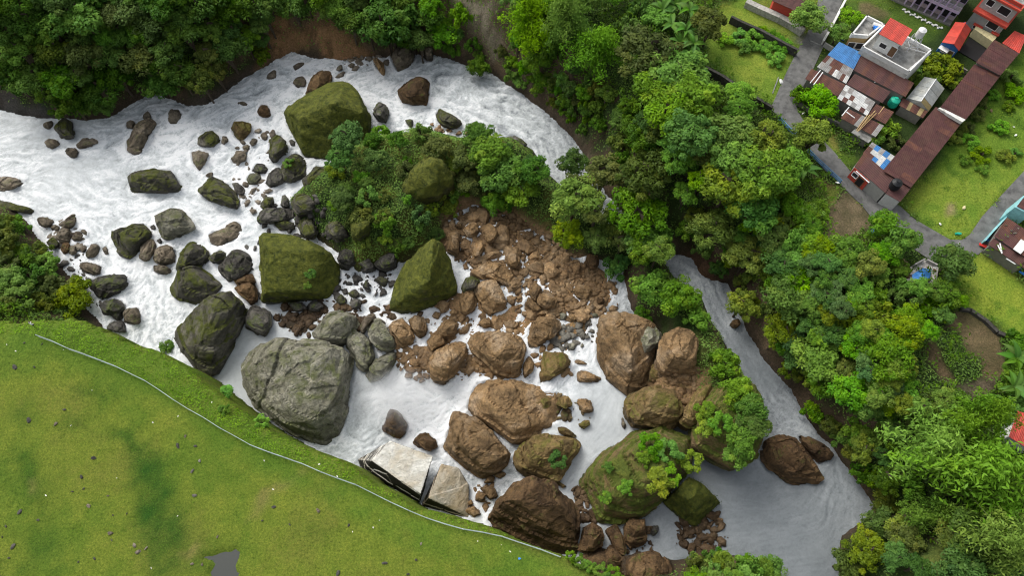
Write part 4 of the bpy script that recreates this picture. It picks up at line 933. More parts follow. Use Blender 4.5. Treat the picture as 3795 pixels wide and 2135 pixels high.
def leaves(pos, nrm, size, asp, tint, g, yell=None):
    """one small bent leaf blade (two faces) per row"""
    n = len(pos); nrm = nrm / (np.linalg.norm(nrm, axis=1, keepdims=True) + 1e-9)
    r = g.normal(size=(n, 3)); u = np.cross(nrm, r); u /= np.linalg.norm(u, axis=1, keepdims=True) + 1e-9; w = np.cross(nrm, u)
    a = (size * asp)[:, None] * u; b = (size)[:, None] * w; dr = (size * 0.22)[:, None] * nrm
    V = np.stack([pos - b * 1.0 - dr, pos + a * 0.55 - b * 0.1, pos + b - dr, pos - a * 0.55 - b * 0.1], 1).reshape(-1, 3)
    F = np.arange(4 * n).reshape(n, 4)
    c = np.zeros((n, 3)); c[:, 0] = np.clip(tint, 0, 1); c[:, 1] = 0 if yell is None else np.clip(yell, 0, 1)
    return V, F, np.repeat(c, 4, 0)

def unit(g, n, zb=0.0):
    d = g.normal(size=(n, 3)); d[:, 2] += zb
    return d / np.linalg.norm(d, axis=1, keepdims=True)

def crown_broad(seed, lobes, nl, leaf, flat=0.8, open_=0.0, asp=0.8):
    g = np.random.default_rng(seed)
    d = unit(g, lobes, 0.55); d[:, 2] = np.abs(d[:, 2]) * 0.9 - 0.15
    cen = d * g.uniform(0.35, 0.92, (lobes, 1)) * np.array([1, 1, flat]); rad = g.uniform(0.13, 0.33, lobes) * (1 - open_ * 0.3)
    tl = g.uniform(0.0, 0.55, lobes); yl = np.where(g.random(lobes) < 0.25, g.uniform(0.15, 0.55, lobes), 0)
    L = g.integers(0, lobes, nl)
    k = unit(g, nl, 0.45); rr = rad[L] * g.uniform(0.55, 1.08, nl) ** 0.6
    # sprays: leaves gather on twig ends
    tw = 0.16 * np.stack([vn(k * 4 + L[:, None] * 3.1, seed), vn(k * 4 + 9 + L[:, None], seed), vn(k * 4 + 21 + L[:, None], seed)], 1)
    pos = cen[L] + (k + tw * 1.6) * rr[:, None] * np.array([1, 1, 0.82])
    nr = k * 0.55 + np.array([0, 0, 0.75]) + g.normal(size=(nl, 3)) * 0.42
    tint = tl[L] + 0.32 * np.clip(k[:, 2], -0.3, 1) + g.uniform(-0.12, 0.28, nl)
    return leaves(pos, nr, g.uniform(0.6, 1.3, nl) * leaf, np.full(nl, asp), tint, g, yl[L] * g.uniform(0.3, 1, nl))

def crown_bamboo(seed, culms=24, per=190):
    g = np.random.default_rng(seed); out = []; P_, N_, T_, Y_ = [], [], [], []
    for c in range(culms):
        az = g.uniform(0, 2 * np.pi); ln = g.uniform(0.35, 1.0) if c > 5 else g.uniform(0.1, 0.4); hz = g.uniform(0.75, 1.15) * (1.25 - 0.45 * ln)
        t = g.uniform(0.35, 1.0, per) ** 0.8
        rad = ln * t ** 1.9; z = hz * (1 - (1 - t) ** 1.8) - 0.5 * ln * np.clip(t - 0.65, 0, 1) ** 1.3 * 2
        wd = 0.15 * np.sin(np.pi * np.clip((t - 0.3) / 0.72, 0.03, 1)) + 0.035
        of = g.normal(size=(per, 3)) * wd[:, None] * np.array([0.75, 0.75, 0.5]); of[:, 2] -= 0.35 * np.abs(of[:, 0] + of[:, 1])
        P_.append(np.stack([np.cos(az) * rad, np.sin(az) * rad, z], 1) + of)
        N_.append(np.array([0.3 * np.cos(az), 0.3 * np.sin(az), 0.9]) + g.normal(size=(per, 3)) * 0.45)
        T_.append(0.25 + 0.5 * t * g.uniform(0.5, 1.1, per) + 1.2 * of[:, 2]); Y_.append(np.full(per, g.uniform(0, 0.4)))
    n = culms * per
    return leaves(np.concatenate(P_), np.concatenate(N_), g.uniform(0.028, 0.055, n), np.full(n, 0.55), np.concatenate(T_), g, np.concatenate(Y_))

CROWN = {'B': [mesh_np('crown_broad', *crown_broad(s, 34 + 3 * s, 4800, 0.07)) for s in range(6)],
         'F': [mesh_np('crown_sprays', *crown_broad(20 + s, 48, 4800, 0.058, 0.7, 0.6)) for s in range(4)],
         'S': [mesh_np('crown_bush', *crown_broad(40 + s, 20, 2000, 0.1, 0.62)) for s in range(4)],
         'P': [mesh_np('crown_bamboo', *crown_bamboo(60 + s)) for s in range(3)]}
_cv = {}
def crown_mesh(kind, k, mat):
    key = (kind, k % len(CROWN[kind]), mat)
    if key not in _cv:
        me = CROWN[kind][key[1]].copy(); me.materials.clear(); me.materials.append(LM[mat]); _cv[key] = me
    return _cv[key]

def trunk_mesh(seed):
    g = np.random.default_rng(seed); parts = [tube((0, 0, -0.1), (0.02, 0.01, 0.6), 1.0, 0.6)]
    for i in range(4):
        a = g.uniform(0, 6.28); parts.append(tube((0.02, 0.01, 0.5 + 0.05 * i), (6 * np.cos(a) * g.uniform(.6, 1), 6 * np.sin(a) * g.uniform(.6, 1), g.uniform(0.8, 0.97)), 0.5, 0.15, 5))
    v, f = join(*parts); me = bpy.data.meshes.new('trunk'); me.from_pydata([tuple(q) for q in v], [], f); me.update(); me.materials.append(BARK)
    return me
TRUNK = [trunk_mesh(s) for s in range(3)]
def culm_mesh():
    g = np.random.default_rng(3); parts = []
    for i in range(14):
        a = g.uniform(0, 6.28); r = g.uniform(0.15, 0.5)
        parts.append(tube((0.06 * np.cos(a), 0.06 * np.sin(a), 0), (r * 0.35 * np.cos(a), r * 0.35 * np.sin(a), 0.55), 0.012, 0.009, 5))
        parts.append(tube((r * 0.35 * np.cos(a), r * 0.35 * np.sin(a), 0.55), (r * np.cos(a), r * np.sin(a), 0.9), 0.009, 0.004, 5))
    v, f = join(*parts); me = bpy.data.meshes.new('culms'); me.from_pydata([tuple(q) for q in v], [], f); me.update(); me.materials.append(STALK)
    return me
CULM = culm_mesh()
TREES = []

def place(uv, dz, z0=None):
    """ground point below a crown seen at uv whose middle is dz above the ground"""
    q = P([uv], 0.0)[0]
    for _ in range(8):
        z = (float(max(hs(q[0], q[1]), zw(q[0], q[1]))) if z0 is None else z0) + dz
        q2 = P([uv], z)[0]; q = q * 0.4 + q2 * 0.6
    return np.array([q[0], q[1], (float(max(hs(q[0], q[1]), zw(q[0], q[1]) - 0.3)) if z0 is None else z0)])

def tree(uv, rpx, H, kind, label, group=None, z0=None, rnd=None):
    """rpx: crown radius in survey units of the overview sheet"""
    rnd = rnd or random
    shape, mat = kind[0], kind[1]
    R = rpx / (18.0 / (1 + 0.0)) * 1.0
    q = P([uv], 0.0)[0]; dist = math.sqrt(q[0] ** 2 + q[1] ** 2 + HC ** 2); R = rpx * 1.4732 / (1897.5 / TH) * dist * 1.02
    H = max(H, 0.9 * R)
    b = place(uv, H - 0.55 * R if shape != 'S' else H * 0.5, z0)
    nm = {'B': 'broadleaf_tree', 'F': 'feathery_tree', 'S': 'shrub', 'P': 'bamboo_clump'}[shape]
    t = root(nm, tuple(b), label, {'B': 'tree', 'F': 'tree', 'S': 'shrub', 'P': 'bamboo'}[shape], group, rnd.uniform(0, 6.28))
    if shape == 'P':
        c = link('crown', crown_mesh('P', rnd.randrange(9), mat)); c.scale = (R, R, H / 1.05); c.parent = t; c.location = (0, 0, 0)
        s = link('culms', CULM); s.scale = (R, R, H); s.parent = t
    elif shape == 'S':
        c = link('crown', crown_mesh('S', rnd.randrange(9), mat)); c.scale = (R, R, max(H * 0.9, R * 0.7)); c.location = (0, 0, H * 0.32); c.parent = t
        s = link('stem', TRUNK[rnd.randrange(3)]); s.scale = (0.07, 0.07, H * 0.6); s.parent = t
    else:
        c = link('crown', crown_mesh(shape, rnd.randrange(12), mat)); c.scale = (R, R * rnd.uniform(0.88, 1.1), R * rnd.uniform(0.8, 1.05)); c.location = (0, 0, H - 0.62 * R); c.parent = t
        s = link('trunk', TRUNK[rnd.randrange(3)]); s.scale = (0.05 * R + 0.05, 0.05 * R + 0.05, H - 0.3 * R); s.parent = t
    TREES.append((b, R))
    return t

T_LIST = '''
1340,50,90,11,PL|pale bamboo clump with many rounded plumes left of the bright bamboo
1430,40,75,10,PL|bamboo clump at the top edge behind the bright bamboo
1325,5,44,9,PL|bamboo clump beside the bare grey cliff at the top edge
1500,140,92,9,PL|bright lime bamboo clump with feathery plumes
2330,1125,120,11,PL|bamboo clump with spreading plumes nearest the grey channel
2450,1215,150,12,PL|largest bamboo clump in the lower right corner
2520,1360,90,10,PB|bamboo clump at the right edge near the bottom
2480,1050,75,9,PB|bamboo clump left of the red roof at the right edge
2350,1300,70,8,PB|small bamboo clump under the largest bamboo
1787,57,46,7,BO|olive round tree between the banana plants and the meadow wall
1633,127,78,9,FO|dull green round tree right of the bright bamboo
1707,190,74,9,BB|mid green tree below the lower banana plants
1655,225,58,8,BB|leafy tree left of the mid green tree under the bananas
1745,245,62,9,BB|spreading tree above the teal-green tree on the right bank
1690,285,62,9,BL|bright leafed tree leaning over the river bend
1740,340,72,10,FT|large teal-green layered tree on the right bank
1836,335,56,8,BB|round green tree right of the teal-green layered tree
1846,405,58,8,BL|fresh green tree under the road's blue railing
1935,350,56,9,FY|yellow-green tree overhanging the narrow road's bend
1925,435,72,10,BB|big green tree in the bend below the blue railing
1857,280,40,7,BB|small tree under the meadow's dark wall
1862,232,34,6,BL|small bright tree at the corner of the dark wall
1557,397,30,6,SL|lime green ring-shaped bush above the river slot
1623,345,55,8,FD|dark tree on the cliff above the river slot
1440,405,44,7,BD|dark tree leaning over the end of the white upper channel
1625,440,82,12,FO|tall olive tree with yellow sprays over the hidden slot
1520,432,56,10,BO|olive bushy tree left of the tall olive tree
1445,500,72,9,BB|wide green tree at the island's right end
1600,535,88,12,FB|large green tree hanging over the river slot
1650,605,56,8,BD|dark tree at the mouth of the river slot
1432,590,48,7,BY|yellowish green tree at the head of the rubble
1557,660,42,5,ST|blue-green bush hanging over the small waterfall stream
1500,600,40,7,BB|green tree between the rubble head and the river slot
1830,470,82,10,FY|wide yellow-green tree right of the dark slot
1795,575,66,9,FY|yellow-flecked tree low on the right bank
1900,525,64,8,BT|blue-green tree behind the yellow-green ones on the right bank
1885,640,66,8,FY|yellow-green feathery tree above the grey channel's head
1868,765,56,7,FY|lowest yellow-green tree by the grey channel rapids
1950,600,44,6,BB|small round tree beside the brown clearing on the slope
1968,665,46,7,BT|dull green tree under the small soil clearing
1985,750,62,8,BB|rounded green tree in the middle of the right slope
1972,828,50,7,FY|yellow tree overlooking the grey channel
2066,905,66,8,BB|broad green tree right of the yellow tree by the channel
2034,43,40,5,BL|bright bushy tree beside the road by the brown roofed house
2143,42,26,4,BL|lime tree behind the white house's yard wall
2112,78,26,4,BB|green tree in the yard left of the white house
2060,255,40,4,BL|leafy tree shading the yard of the tin roofed sheds
2016,232,24,3,SB|small bush at the road corner by the tin sheds
2362,165,44,3.5,SY|yellow-flowered thicket between white house and long shed
2340,205,28,3,SY|small flowering bush behind the greenhouse
2230,320,32,3,SB|dark green bush between tin sheds and long shed
2205,350,24,2.5,SB|bush at the end wall of the tin sheds
2260,355,22,2,SO|reddish olive shrub beside the long shed's wall
2045,340,48,7,BY|yellow-green tree right of the narrow road's bend
1985,415,56,8,BL|bright tree covering the blue railing
2222,562,38,5,BB|dense round tree beside the road's lower bend
2268,605,42,5,BB|vine-covered tree along the lower road bend
2040,535,32,4,SL|lime bush left of the brown soil patch
2042,610,34,4,BL|bright bush-like tree below the brown soil patch
2398,655,46,6,BD|dark round tree at the road junction
2130,632,42,5,BB|green tree below the brown soil patch's right end
2182,668,40,5,BY|yellowish tree in the overgrown ruin garden
2225,640,34,4,BL|bright climber-covered tree behind the round hay heap
2274,838,40,5,BY|lime tree in the garden above the ploughed plots
2385,735,34,4,BB|tree below the blue tarpaulin
2290,800,36,4,BB|tree between the tarpaulin and the ploughed plot
2230,900,54,6,BB|tree left of the ploughed plots
2150,985,54,7,BL|bright green tree above the grey channel boulder
2080,955,46,6,BB|green tree on the bank beside the channel's lower rapids
2172,1125,42,7,FY|yellow-flecked tree on the cliff left of the bamboo
2230,1205,42,7,FD|dark tree between the grey pool and largest bamboo
2182,1385,54,8,FY|yellow-green tree at the grey pool's bottom shore
2140,1420,46,7,BO|olive tree at the bottom edge by the grey pool
2272,1345,42,6,BY|light green bushy tree above the bottom clearing
2460,1350,56,7,BD|dark tree under the largest bamboo
2214,1315,42,8,BD|black-green tree at the grey pool's right corner
2420,1440,50,6,BD|dark tree at the bottom right of the clearing
2550,1440,50,6,BB|green tree in the very bottom right corner
1823,1420,40,4,SY|yellowish shrub at the bottom edge right of the rubble
1885,1432,34,4,SB|shrub at the bottom edge beside the grey pool's shore
1940,1430,36,4,BB|tree at the bottom edge where the pool ends
1760,1432,32,3,SO|shrub at the bottom edge under the rock rubble
1640,722,58,4,BB|large bright bush left on the spur above the huge brown boulder
1705,748,58,4,BB|large bright bush right on the spur beside the grey channel
1620,790,32,2.5,SB|small bush hanging beside the huge brown boulder
1755,800,36,3,SB|bush at the spur's edge over the grey channel
1825,915,44,3.5,SB|bush low on the spur's channel side
183,752,58,4,FY|yellow-green tree on the left shore above the black slabs
414,870,20,1.5,SB|small bush on the plateau rim beside the long mossy wedge
564,990,30,2,SL|round lime bush on the plateau rim at the grey boulder
656,1066,22,1.5,SL|small lime bush on the rim under the huge grey boulder
560,1030,16,1,SB|tiny bush left of the round lime bush on the rim
872,345,50,7,FT|tall blue-green tree beside the giant mossy block
856,395,46,6,FT|blue-green tree under the tall one beside the giant mossy block
958,322,28,3,SL|bright lime bush at the island's upper left shore
1058,328,28,3,SL|bright lime bush at the island's upper middle shore
908,443,24,2.5,SL|vivid lime bush in the island's left thicket
1022,404,15,2,SL|small lime bush in the middle of the island
1202,335,42,5,BD|dark green tree at the island's upper right shore
1230,385,56,6,BB|bushy tree in the island's right half
1265,432,60,6,BB|largest tree in the island's right half
1165,400,40,4,BO|olive shrub tree above the island's bare hump
1308,478,52,6,BB|tree between the island and the rubble head
1340,425,46,6,BD|dark tree at the island's right shore
1055,537,30,3.5,ST|blue-green bush above the tent-shaped boulder
1055,572,16,1.6,SL|tiny lime bush above the tent-shaped boulder
858,500,34,4,BD|dark tree in the island's lower left thicket
1025,498,15,1.6,SL|small vivid bush left of the island's lower middle
1245,510,42,4,BB|green tree just above the rubble head
945,400,34,4,BD|dark shrub tree in the island's upper left
1100,370,38,4,BO|olive tree in the island's upper middle
1000,350,30,4,BD|dark shrub between the two shore lime bushes
905,545,36,3,SO|olive shrub above the green cube rock
970,560,34,3,SB|shrub in the island's lower thicket
1000,620,28,3,SB|shrub beside the tent-shaped boulder's top
930,490,34,3,SB|shrub in the island's central left thicket
1110,480,36,3,SO|olive shrub at the island's lower middle
1180,460,36,4,BO|olive tree at the island's centre right
738,12,46,7,BD|dark tree above the left part of the brown landslip
845,18,44,7,BB|green tree above the brown landslip
980,48,78,11,BD|huge dark round tree above the upper rapids
925,62,40,8,BD|dark tree left of the huge round tree
1040,95,40,6,BD|dark tree low on the bank below the huge round tree
1112,85,46,6,BL|bright leafy tree left of the bare grey cliff
1160,30,30,5,SL|lime creeper bush on the bare grey cliff's edge
1085,15,38,7,BB|green tree above the bright leafy one left of the cliff
1205,165,34,4,BD|dark bush at the foot of the bare grey cliff
1325,95,38,5,BL|bright creeper-covered tree right of the bare grey cliff
1350,150,40,6,BB|green tree below the bamboo on the upper right bank
655,100,24,5,BD|dark tree at the landslip's left edge'''.strip().split('\n')
for k, l in enumerate(T_LIST):
    a, label = l.split('|'); u, v, r, H, kd = a.split(',')
    tree(src('d', float(u), float(v)), float(r), float(H), kd, label, None, None, random.Random(900 + k))

PLOTS = pts('d', '2360,800 2400,765 2460,785 2545,860 2550,960 2510,1015 2440,1000 2370,960 2325,880')

def fill(text, rlo, rhi, kinds, label, group, n, gap=0.62, hlo=5, hhi=9, seed=1, sheet='d'):
    """countable trees of a zone that nothing tells apart"""
    r_ = random.Random(seed); w = pts(sheet, text); us = [q[0] for q in w]; vs = [q[1] for q in w]; done = []
    k = 0; made = []
    for _ in range(4000):
        if k >= n: break
        u = r_.uniform(min(us), max(us)); v = r_.uniform(min(vs), max(vs)); r = r_.uniform(rlo, rhi)
        if not inside(w, np.array([u]), np.array([v]))[0]: continue
        if any(math.hypot(u - a, v - b) < gap * 1.4732 * (r + c) for a, b, c in done): continue
        if inside(PLOTS, np.array([u]), np.array([v]))[0]: continue
        gq = place((u, v), hlo * .6)
        if hs(gq[0], gq[1]) < zw(gq[0], gq[1]) + .5: continue
        done.append((u, v, r)); k += 1
        made.append((v, u, tree((u, v), r, r_.uniform(hlo, hhi), r_.choice(kinds), label, group, None, r_)))
    ORD = 'first second third fourth fifth sixth seventh eighth ninth tenth'.split(); made.sort(key=lambda q: q[0]); nr = max(1, math.ceil(len(made) / 9))
    for j in range(nr):
        row = sorted(made[j * len(made) // nr:(j + 1) * len(made) // nr], key=lambda q: q[1])
        for i, q in enumerate(row):
            q[2]['label'] = label + ', ' + ORD[i] + ' from left' + ('' if nr == 1 else (' in top row' if j == 0 else (' in bottom row' if j == nr - 1 else ' in ' + ORD[j] + ' row')))

fill('-40,-40 660,-40 660,60 650,120 600,180 520,235 400,215 300,255 230,270 150,250 60,225 -40,205', 34, 62, ['BD', 'BD', 'BB', 'FD', 'BD', 'BO', 'FB'],
     'dark tree of the upper left forest', 'forest on the upper left bank', 62, 0.5, 6, 10, 3)
fill('200,255 290,275 420,235 520,250 600,195 655,130 668,150 600,215 520,262 380,245 280,295 180,290', 20, 30, ['SB', 'SY', 'SB', 'SO'],
     'shrub overhanging rapids at the forest foot', 'shrubs at the forest foot', 16, 0.6, 3, 4, 4)
fill('1400,150 1560,230 1640,300 1680,420 1560,380 1450,280 1360,190', 20, 36, ['SO', 'SB', 'FD', 'SO', 'SY'], 'shrub on the cliff above the upper channel', 'shrubs on the right cliff', 18, 0.62, 2, 4, 5)
fill('1700,420 1790,420 1800,650 1840,720 1760,660 1720,560', 26, 40, ['BO', 'SB', 'FD'], 'shrub on the river slot wall', 'shrubs in the slot', 7, 0.6, 3, 5, 6)
fill('1880,450 2000,460 2060,520 2030,640 2120,680 2200,760 2300,900 2240,1000 2120,940 2020,960 1980,880 1930,700 1860,600', 24, 44, ['BB', 'SB', 'BL', 'BT', 'SY', 'SB'],
     'shrub on the right slope', 'shrubs on the right slope', 46, 0.6, 2.5, 5, 7)
fill('2030,1010 2120,1060 2250,1040 2300,1240 2220,1290 2150,1160 2080,1080', 24, 40, ['FD', 'BO', 'SB'], 'shrub above the lower grey channel', 'shrubs above the lower channel', 14, 0.6, 3, 5, 8)
fill('2150,640 2280,640 2290,720 2420,720 2420,790 2330,860 2230,820 2170,740', 22, 36, ['SB', 'BL', 'SL', 'BB'], 'shrub around the blue tarpaulin', 'garden shrubs', 18, 0.6, 2, 4, 9)
fill('2440,880 2576,860 2576,1060 2500,1020 2400,1080 2330,1040 2370,1000 2470,1010', 24, 38, ['BB', 'SB', 'BL'], 'bush beside the ploughed plots', 'bushes by the plots', 11, 0.6, 2, 4, 10)
fill('2260,1350 2420,1330 2576,1250 2600,1449 2480,1449 2400,1380 2300,1449 2230,1449', 28, 44, ['FD', 'BD', 'BO'], 'tree around the lower right clearing', 'trees around the clearing', 12, 0.6, 4, 6, 11)
fill('1280,-20 1660,-20 1660,60 1560,80 1420,110 1300,130', 26, 44, ['BB', 'BL', 'BD', 'SB'], 'shrub between the top bamboo clumps', 'shrubs between bamboo', 14, 0.6, 3, 6, 12)
fill('1360,190 1500,230 1650,180 1780,120 1800,260 1700,360 1560,320', 24, 40, ['BB', 'BL', 'SB', 'BD'], 'shrub below the bright bamboo', 'shrubs below the bright bamboo', 18, 0.6, 3, 5, 13)
fill('840,400 930,350 1100,345 1300,360 1370,430 1330,500 1240,520 1140,520 1100,600 990,640 880,600 830,500', 18, 30, ['SB', 'SO', 'SO', 'BD', 'SY'], 'shrub in the island thicket', 'island thicket shrubs', 34, 0.6, 1.6, 3, 14)
fill('0,530 60,560 130,640 200,720 130,760 0,780', 26, 44, ['SO', 'SB', 'SD', 'SO'], 'shrub on the left bank slope', 'left bank shrubs', 14, 0.6, 1.5, 2.6, 15)
fill('2300,140 2400,150 2420,210 2330,260 2300,200', 14, 22, ['SY', 'SL', 'SB'], 'flowering shrub behind the greenhouse', 'greenhouse garden shrubs', 6, 0.6, 1.2, 2, 16)
fill('1800,90 1900,60 1990,110 1960,150 1860,110', 14, 26, ['SB', 'SL'], 'bush on the meadow by the dark wall', 'meadow bushes', 9, 0.6, 1, 2, 17)
fill('2440,200 2560,190 2570,420 2480,430 2370,420', 14, 26, ['SB', 'SO', 'SL', 'SY'], 'weed bush right of the long shed', 'weed bushes by the long shed', 18, 0.6, 0.8, 1.4, 18)

fill('1740,1395 1850,1405 1940,1425 2080,1440 2080,1480 1740,1480', 22, 36, ['SB', 'SY', 'BB', 'SL'], 'shrub along the bottom edge by the grey pool', 'bottom edge shrubs', 14, 0.5, 1.5, 3, 41)
fill('1250,120 1340,150 1420,230 1500,290 1470,330 1380,260 1290,190', 16, 28, ['SB', 'SO', 'SL', 'SB'], 'creeper bush on the wall above the upper channel', 'creepers above the upper channel', 16, 0.55, 1.5, 3, 42)
fill('1060,20 1180,80 1230,170 1160,150 1080,110', 16, 28, ['SL', 'SB', 'BB'], 'bright bush left of the bare cliff', 'bushes left of the bare cliff', 9, 0.55, 2, 4, 43)
fill('1560,300 1700,300 1820,420 1760,520 1700,480 1620,420', 26, 42, ['BB', 'BO', 'FD', 'BL'], 'tree filling the slope over the river slot', 'trees over the slot', 14, 0.5, 5, 8, 44)
fill('1850,560 1920,700 2000,850 2060,1000 2010,960 1940,860 1870,740 1820,640', 18, 30, ['SY', 'SO', 'SB', 'FY'], 'shrub on the bank just above the grey channel', 'shrubs just above the grey channel', 22, 0.55, 1.5, 3.5, 45)
fill('1960,480 2060,560 2100,700 2180,800 2280,940 2330,1040 2200,1060 2080,960 1990,820 1930,660', 22, 40, ['BL', 'BB', 'SL', 'BB', 'BT', 'BY'], 'leafy tree among the upper right slope growth', 'upper right slope trees', 40, 0.45, 3, 6, 46)
fill('700,-10 800,30 900,60 1000,110 1070,110 1090,40 1000,-40 700,-40', 26, 44, ['BD', 'BB', 'BD', 'FB'], 'tree of the wood above the landslip', 'trees above the landslip', 16, 0.5, 5, 8, 47)

fill('1480,425 1530,450 1600,540 1680,620 1640,650 1560,600 1480,520 1440,470', 30, 46, ['BB', 'FO', 'BD', 'BB'], 'tree hiding the narrow river slot', 'trees over the narrow slot', 13, 0.42, 6, 9, 51)
fill('1430,1400 1520,1422 1600,1449 1600,1480 1500,1470', 10, 20, ['SB', 'SL'], 'bush on the plateau lip at the fence end', 'bushes at the fence end', 9, 0.5, .8, 1.4, 52)

for k, (u, v, r) in enumerate(((1438, 1402, 15), (1458, 1412, 16), (1482, 1424, 17), (1510, 1434, 18), (1545, 1446, 20))):
    tree(src('d', u, v), r, 1.0, 'SB', 'low bush on the plateau lip, ' + ('nearest', 'second', 'third', 'fourth', 'fifth')[k] + ' from the fence end', 'lip bushes', -1.0, random.Random(70 + k))
# bushes rooted on the rocks
def on_rock(label, uv, r, H, kd, start):
    o = next(q for q in rock_objs if q[0]['label'].startswith(start)); co = o[3] + np.array(o[0].location)
    q = P([uv], o[0].location[2] + 5)[0]
    for _ in range(4):
        d = np.hypot(co[:, 0] - q[0], co[:, 1] - q[1]); z = co[d < max(0.8, d.min() + 0.3)][:, 2].max(); q = P([uv], z + 0.4 * H)[0]
    tree(uv, r, H, kd, label, None, z - 0.15, random.Random(hash(uv) % 999))
for row in '''K|1060,470|36|2|SB|green shrub on the great dome rock's shoulder|great dome
K|1190,500|34|2|SL|bright shrub on top of the great dome rock|great dome
K|1330,590|34|2|SY|pale grassy bush at the great dome rock's right end|great dome
K|1010,560|24|1.4|SB|small shrub left on the great dome rock|great dome
K|1100,720|40|1.4|SY|mat of pale grass on the great dome rock's front|great dome
K|1190,680|28|1.4|SL|grass tuft above the dark green wedge rock|great dome
K|860,780|22|1|SB|small bush on the great dome rock's left face|great dome
K|720,630|16|1|SB|tiny bush near the great dome rock's left edge|great dome
K|700,860|18|0.8|SB|creeping plant low on the great dome rock|great dome
K|1700,60|46|2.5|BB|leafy bush at the top of the tall overgrown rock|tall overgrown
K|1780,200|46|2.5|BB|leafy bush in the middle of the tall overgrown rock|tall overgrown
K|1820,320|40|2.5|BD|dark bush on the channel side of the tall overgrown rock|tall overgrown
K|1740,420|44|2.5|BB|bush on the lower half of the tall overgrown rock|tall overgrown
K|1700,540|34|2|SB|bush at the lower tip of the tall overgrown rock|tall overgrown
K|1460,190|30|1.5|SB|bush on the left slope of the tall overgrown rock|tall overgrown
K|1470,320|30|1.5|SY|yellowish bush on the front of the tall overgrown rock|tall overgrown
K|1600,300|34|2|SB|bush in the crease of the tall overgrown rock|tall overgrown
F|405,640|16|1|ST|pale blue-green plant on the green cube rock's face|square grass
F|390,730|13|0.8|SB|small plant below the blue-green one on the green cube rock|square grass
B|240,1220|16|1|SL|lime shrub on the dark rock below the giant mossy block|dark rock with a green
K|330,560|28|1|SD|dark creeper patch on the brown boulder below the pool|brown boulder with a green'''.split('\n'):
    t, uv, r, H, kd, lab, st = row.split('|'); x, y = uv.split(',')
    on_rock(lab, src(t, float(x), float(y)), float(r), float(H), kd, st)

# ---------------------------------------------------------------- banana plants, each leaf a part
def banana_leaf():
    V, F = [], []; n = 8
    for i in range(n + 1):
        t = i / n; x = 1.0 * t; z = 0.75 * t - 0.85 * t * t; w = 0.15 * math.sin(math.pi * min(1, 0.08 + 0.92 * t) ** 0.8) + 0.006
        for s in (-1, 0, 1): V.append((x, s * w, z + (0.05 * abs(s) * w / 0.15)))
    for i in range(n):
        for s in (0, 1): F.append((3 * i + s, 3 * i + s + 1, 3 * i + 4 + s, 3 * i + 3 + s))
    me = bpy.data.meshes.new('leaf'); me.from_pydata(V, [], F); me.update()
    a = me.color_attributes.new('Col', 'FLOAT_COLOR', 'POINT')
    for i, v in enumerate(V): a.data[i].color = (0.55 + 0.45 * (i % 3 == 1), 0.25 * (v[0] > 0.85), 0, 1)
    me.materials.append(LM['N']); return me
BLEAF = banana_leaf()
def stem_mesh():
    v, f = tube((0, 0, -0.1), (0.05, 0, 1), 0.16, 0.10, 8); me = bpy.data.meshes.new('stem'); me.from_pydata([tuple(q) for q in v], [], f); me.update(); me.materials.append(STALK); return me
BSTEM = stem_mesh()
for k, row in enumerate('''1668,22|banana plant nearest the bamboo at the top edge
1700,12|banana plant at the top of the upper banana stand
1735,25|banana plant at the right of the upper banana stand
1690,60|banana plant in the middle of the upper banana stand
1725,75|banana plant below the upper stand's middle
1712,105|lowest banana plant of the upper banana stand
1745,110|banana plant beside the olive round tree
1712,140|banana plant left in the lower banana stand
1745,150|banana plant in the middle of the lower banana stand
1752,182|banana plant at the dark wall's end
2022,425|banana plant hidden beside the blue railing
2208,850|banana plant on the slope left of the ploughed plots
2552,975|banana plant above the red roof at the right edge
2560,905|banana plant right of the large ploughed plot
2190,875|second banana plant on the slope left of the plots'''.split('\n')):
    uv, lab = row.split('|'); u, v = (float(q) for q in uv.split(',')); r_ = random.Random(50 + k)
    H = r_.uniform(2.4, 3.4); b = place(src('d', u, v), H)
    t = root('banana_plant', tuple(b), lab, 'banana plant', 'banana plants', r_.uniform(0, 6.28))
    s = link('stem', BSTEM, None, t); s.scale = (1, 1, H)
    for i in range(9):
        l = link('leaf', BLEAF, None, t); l.location = (0.04, 0, H - 0.1); L = r_.uniform(1.9, 2.9)
        l.scale = (L, L * r_.uniform(0.9, 1.3), L * r_.uniform(0.5, 1.3)); l.rotation_euler = (r_.uniform(-.3, .3), r_.uniform(-0.35, 0.2), i * 2.4 + r_.uniform(-.3, .3))

# ---------------------------------------------------------------- ground cover
def scatter(dens, leaf, hgt, tintf, seed, cell=STEP):
    """leaf positions on the terrain, dens = leaves per cell"""
    g = np.random.default_rng(seed); n = g.poisson(np.clip(dens, 0, 60)).ravel(); k = np.repeat(np.arange(n.size), n)
    x = X.ravel()[k] + g.uniform(-.5, .5, len(k)) * cell; y = Y.ravel()[k] + g.uniform(-.5, .5, len(k)) * cell
    mound = np.clip(0.5 + 0.9 * fbm(p3(x, y, 0.55), 3, seed), 0, 1.3)
    z = hs(x, y) + hgt.ravel()[k] * mound * g.uniform(0.2, 1, len(k)) ** 0.5
    gxv = gxx.ravel()[k]; gyv = gyy.ravel()[k]
    nr = np.stack([-0.5 * gxv, -0.5 * gyv, np.ones(len(k))], 1) + g.normal(size=(len(k), 3)) * 0.45
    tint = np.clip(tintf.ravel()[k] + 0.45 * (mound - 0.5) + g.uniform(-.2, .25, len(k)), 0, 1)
    yl = np.clip(0.35 * fbm(p3(x, y, 0.8, 8.0), 2, seed + 5) + g.uniform(-.2, .2, len(k)), 0, 1)
    return leaves(np.stack([x, y, z], 1), nr, leaf * g.uniform(0.6, 1.4, len(k)), np.full(len(k), 0.75), tint, g, yl)

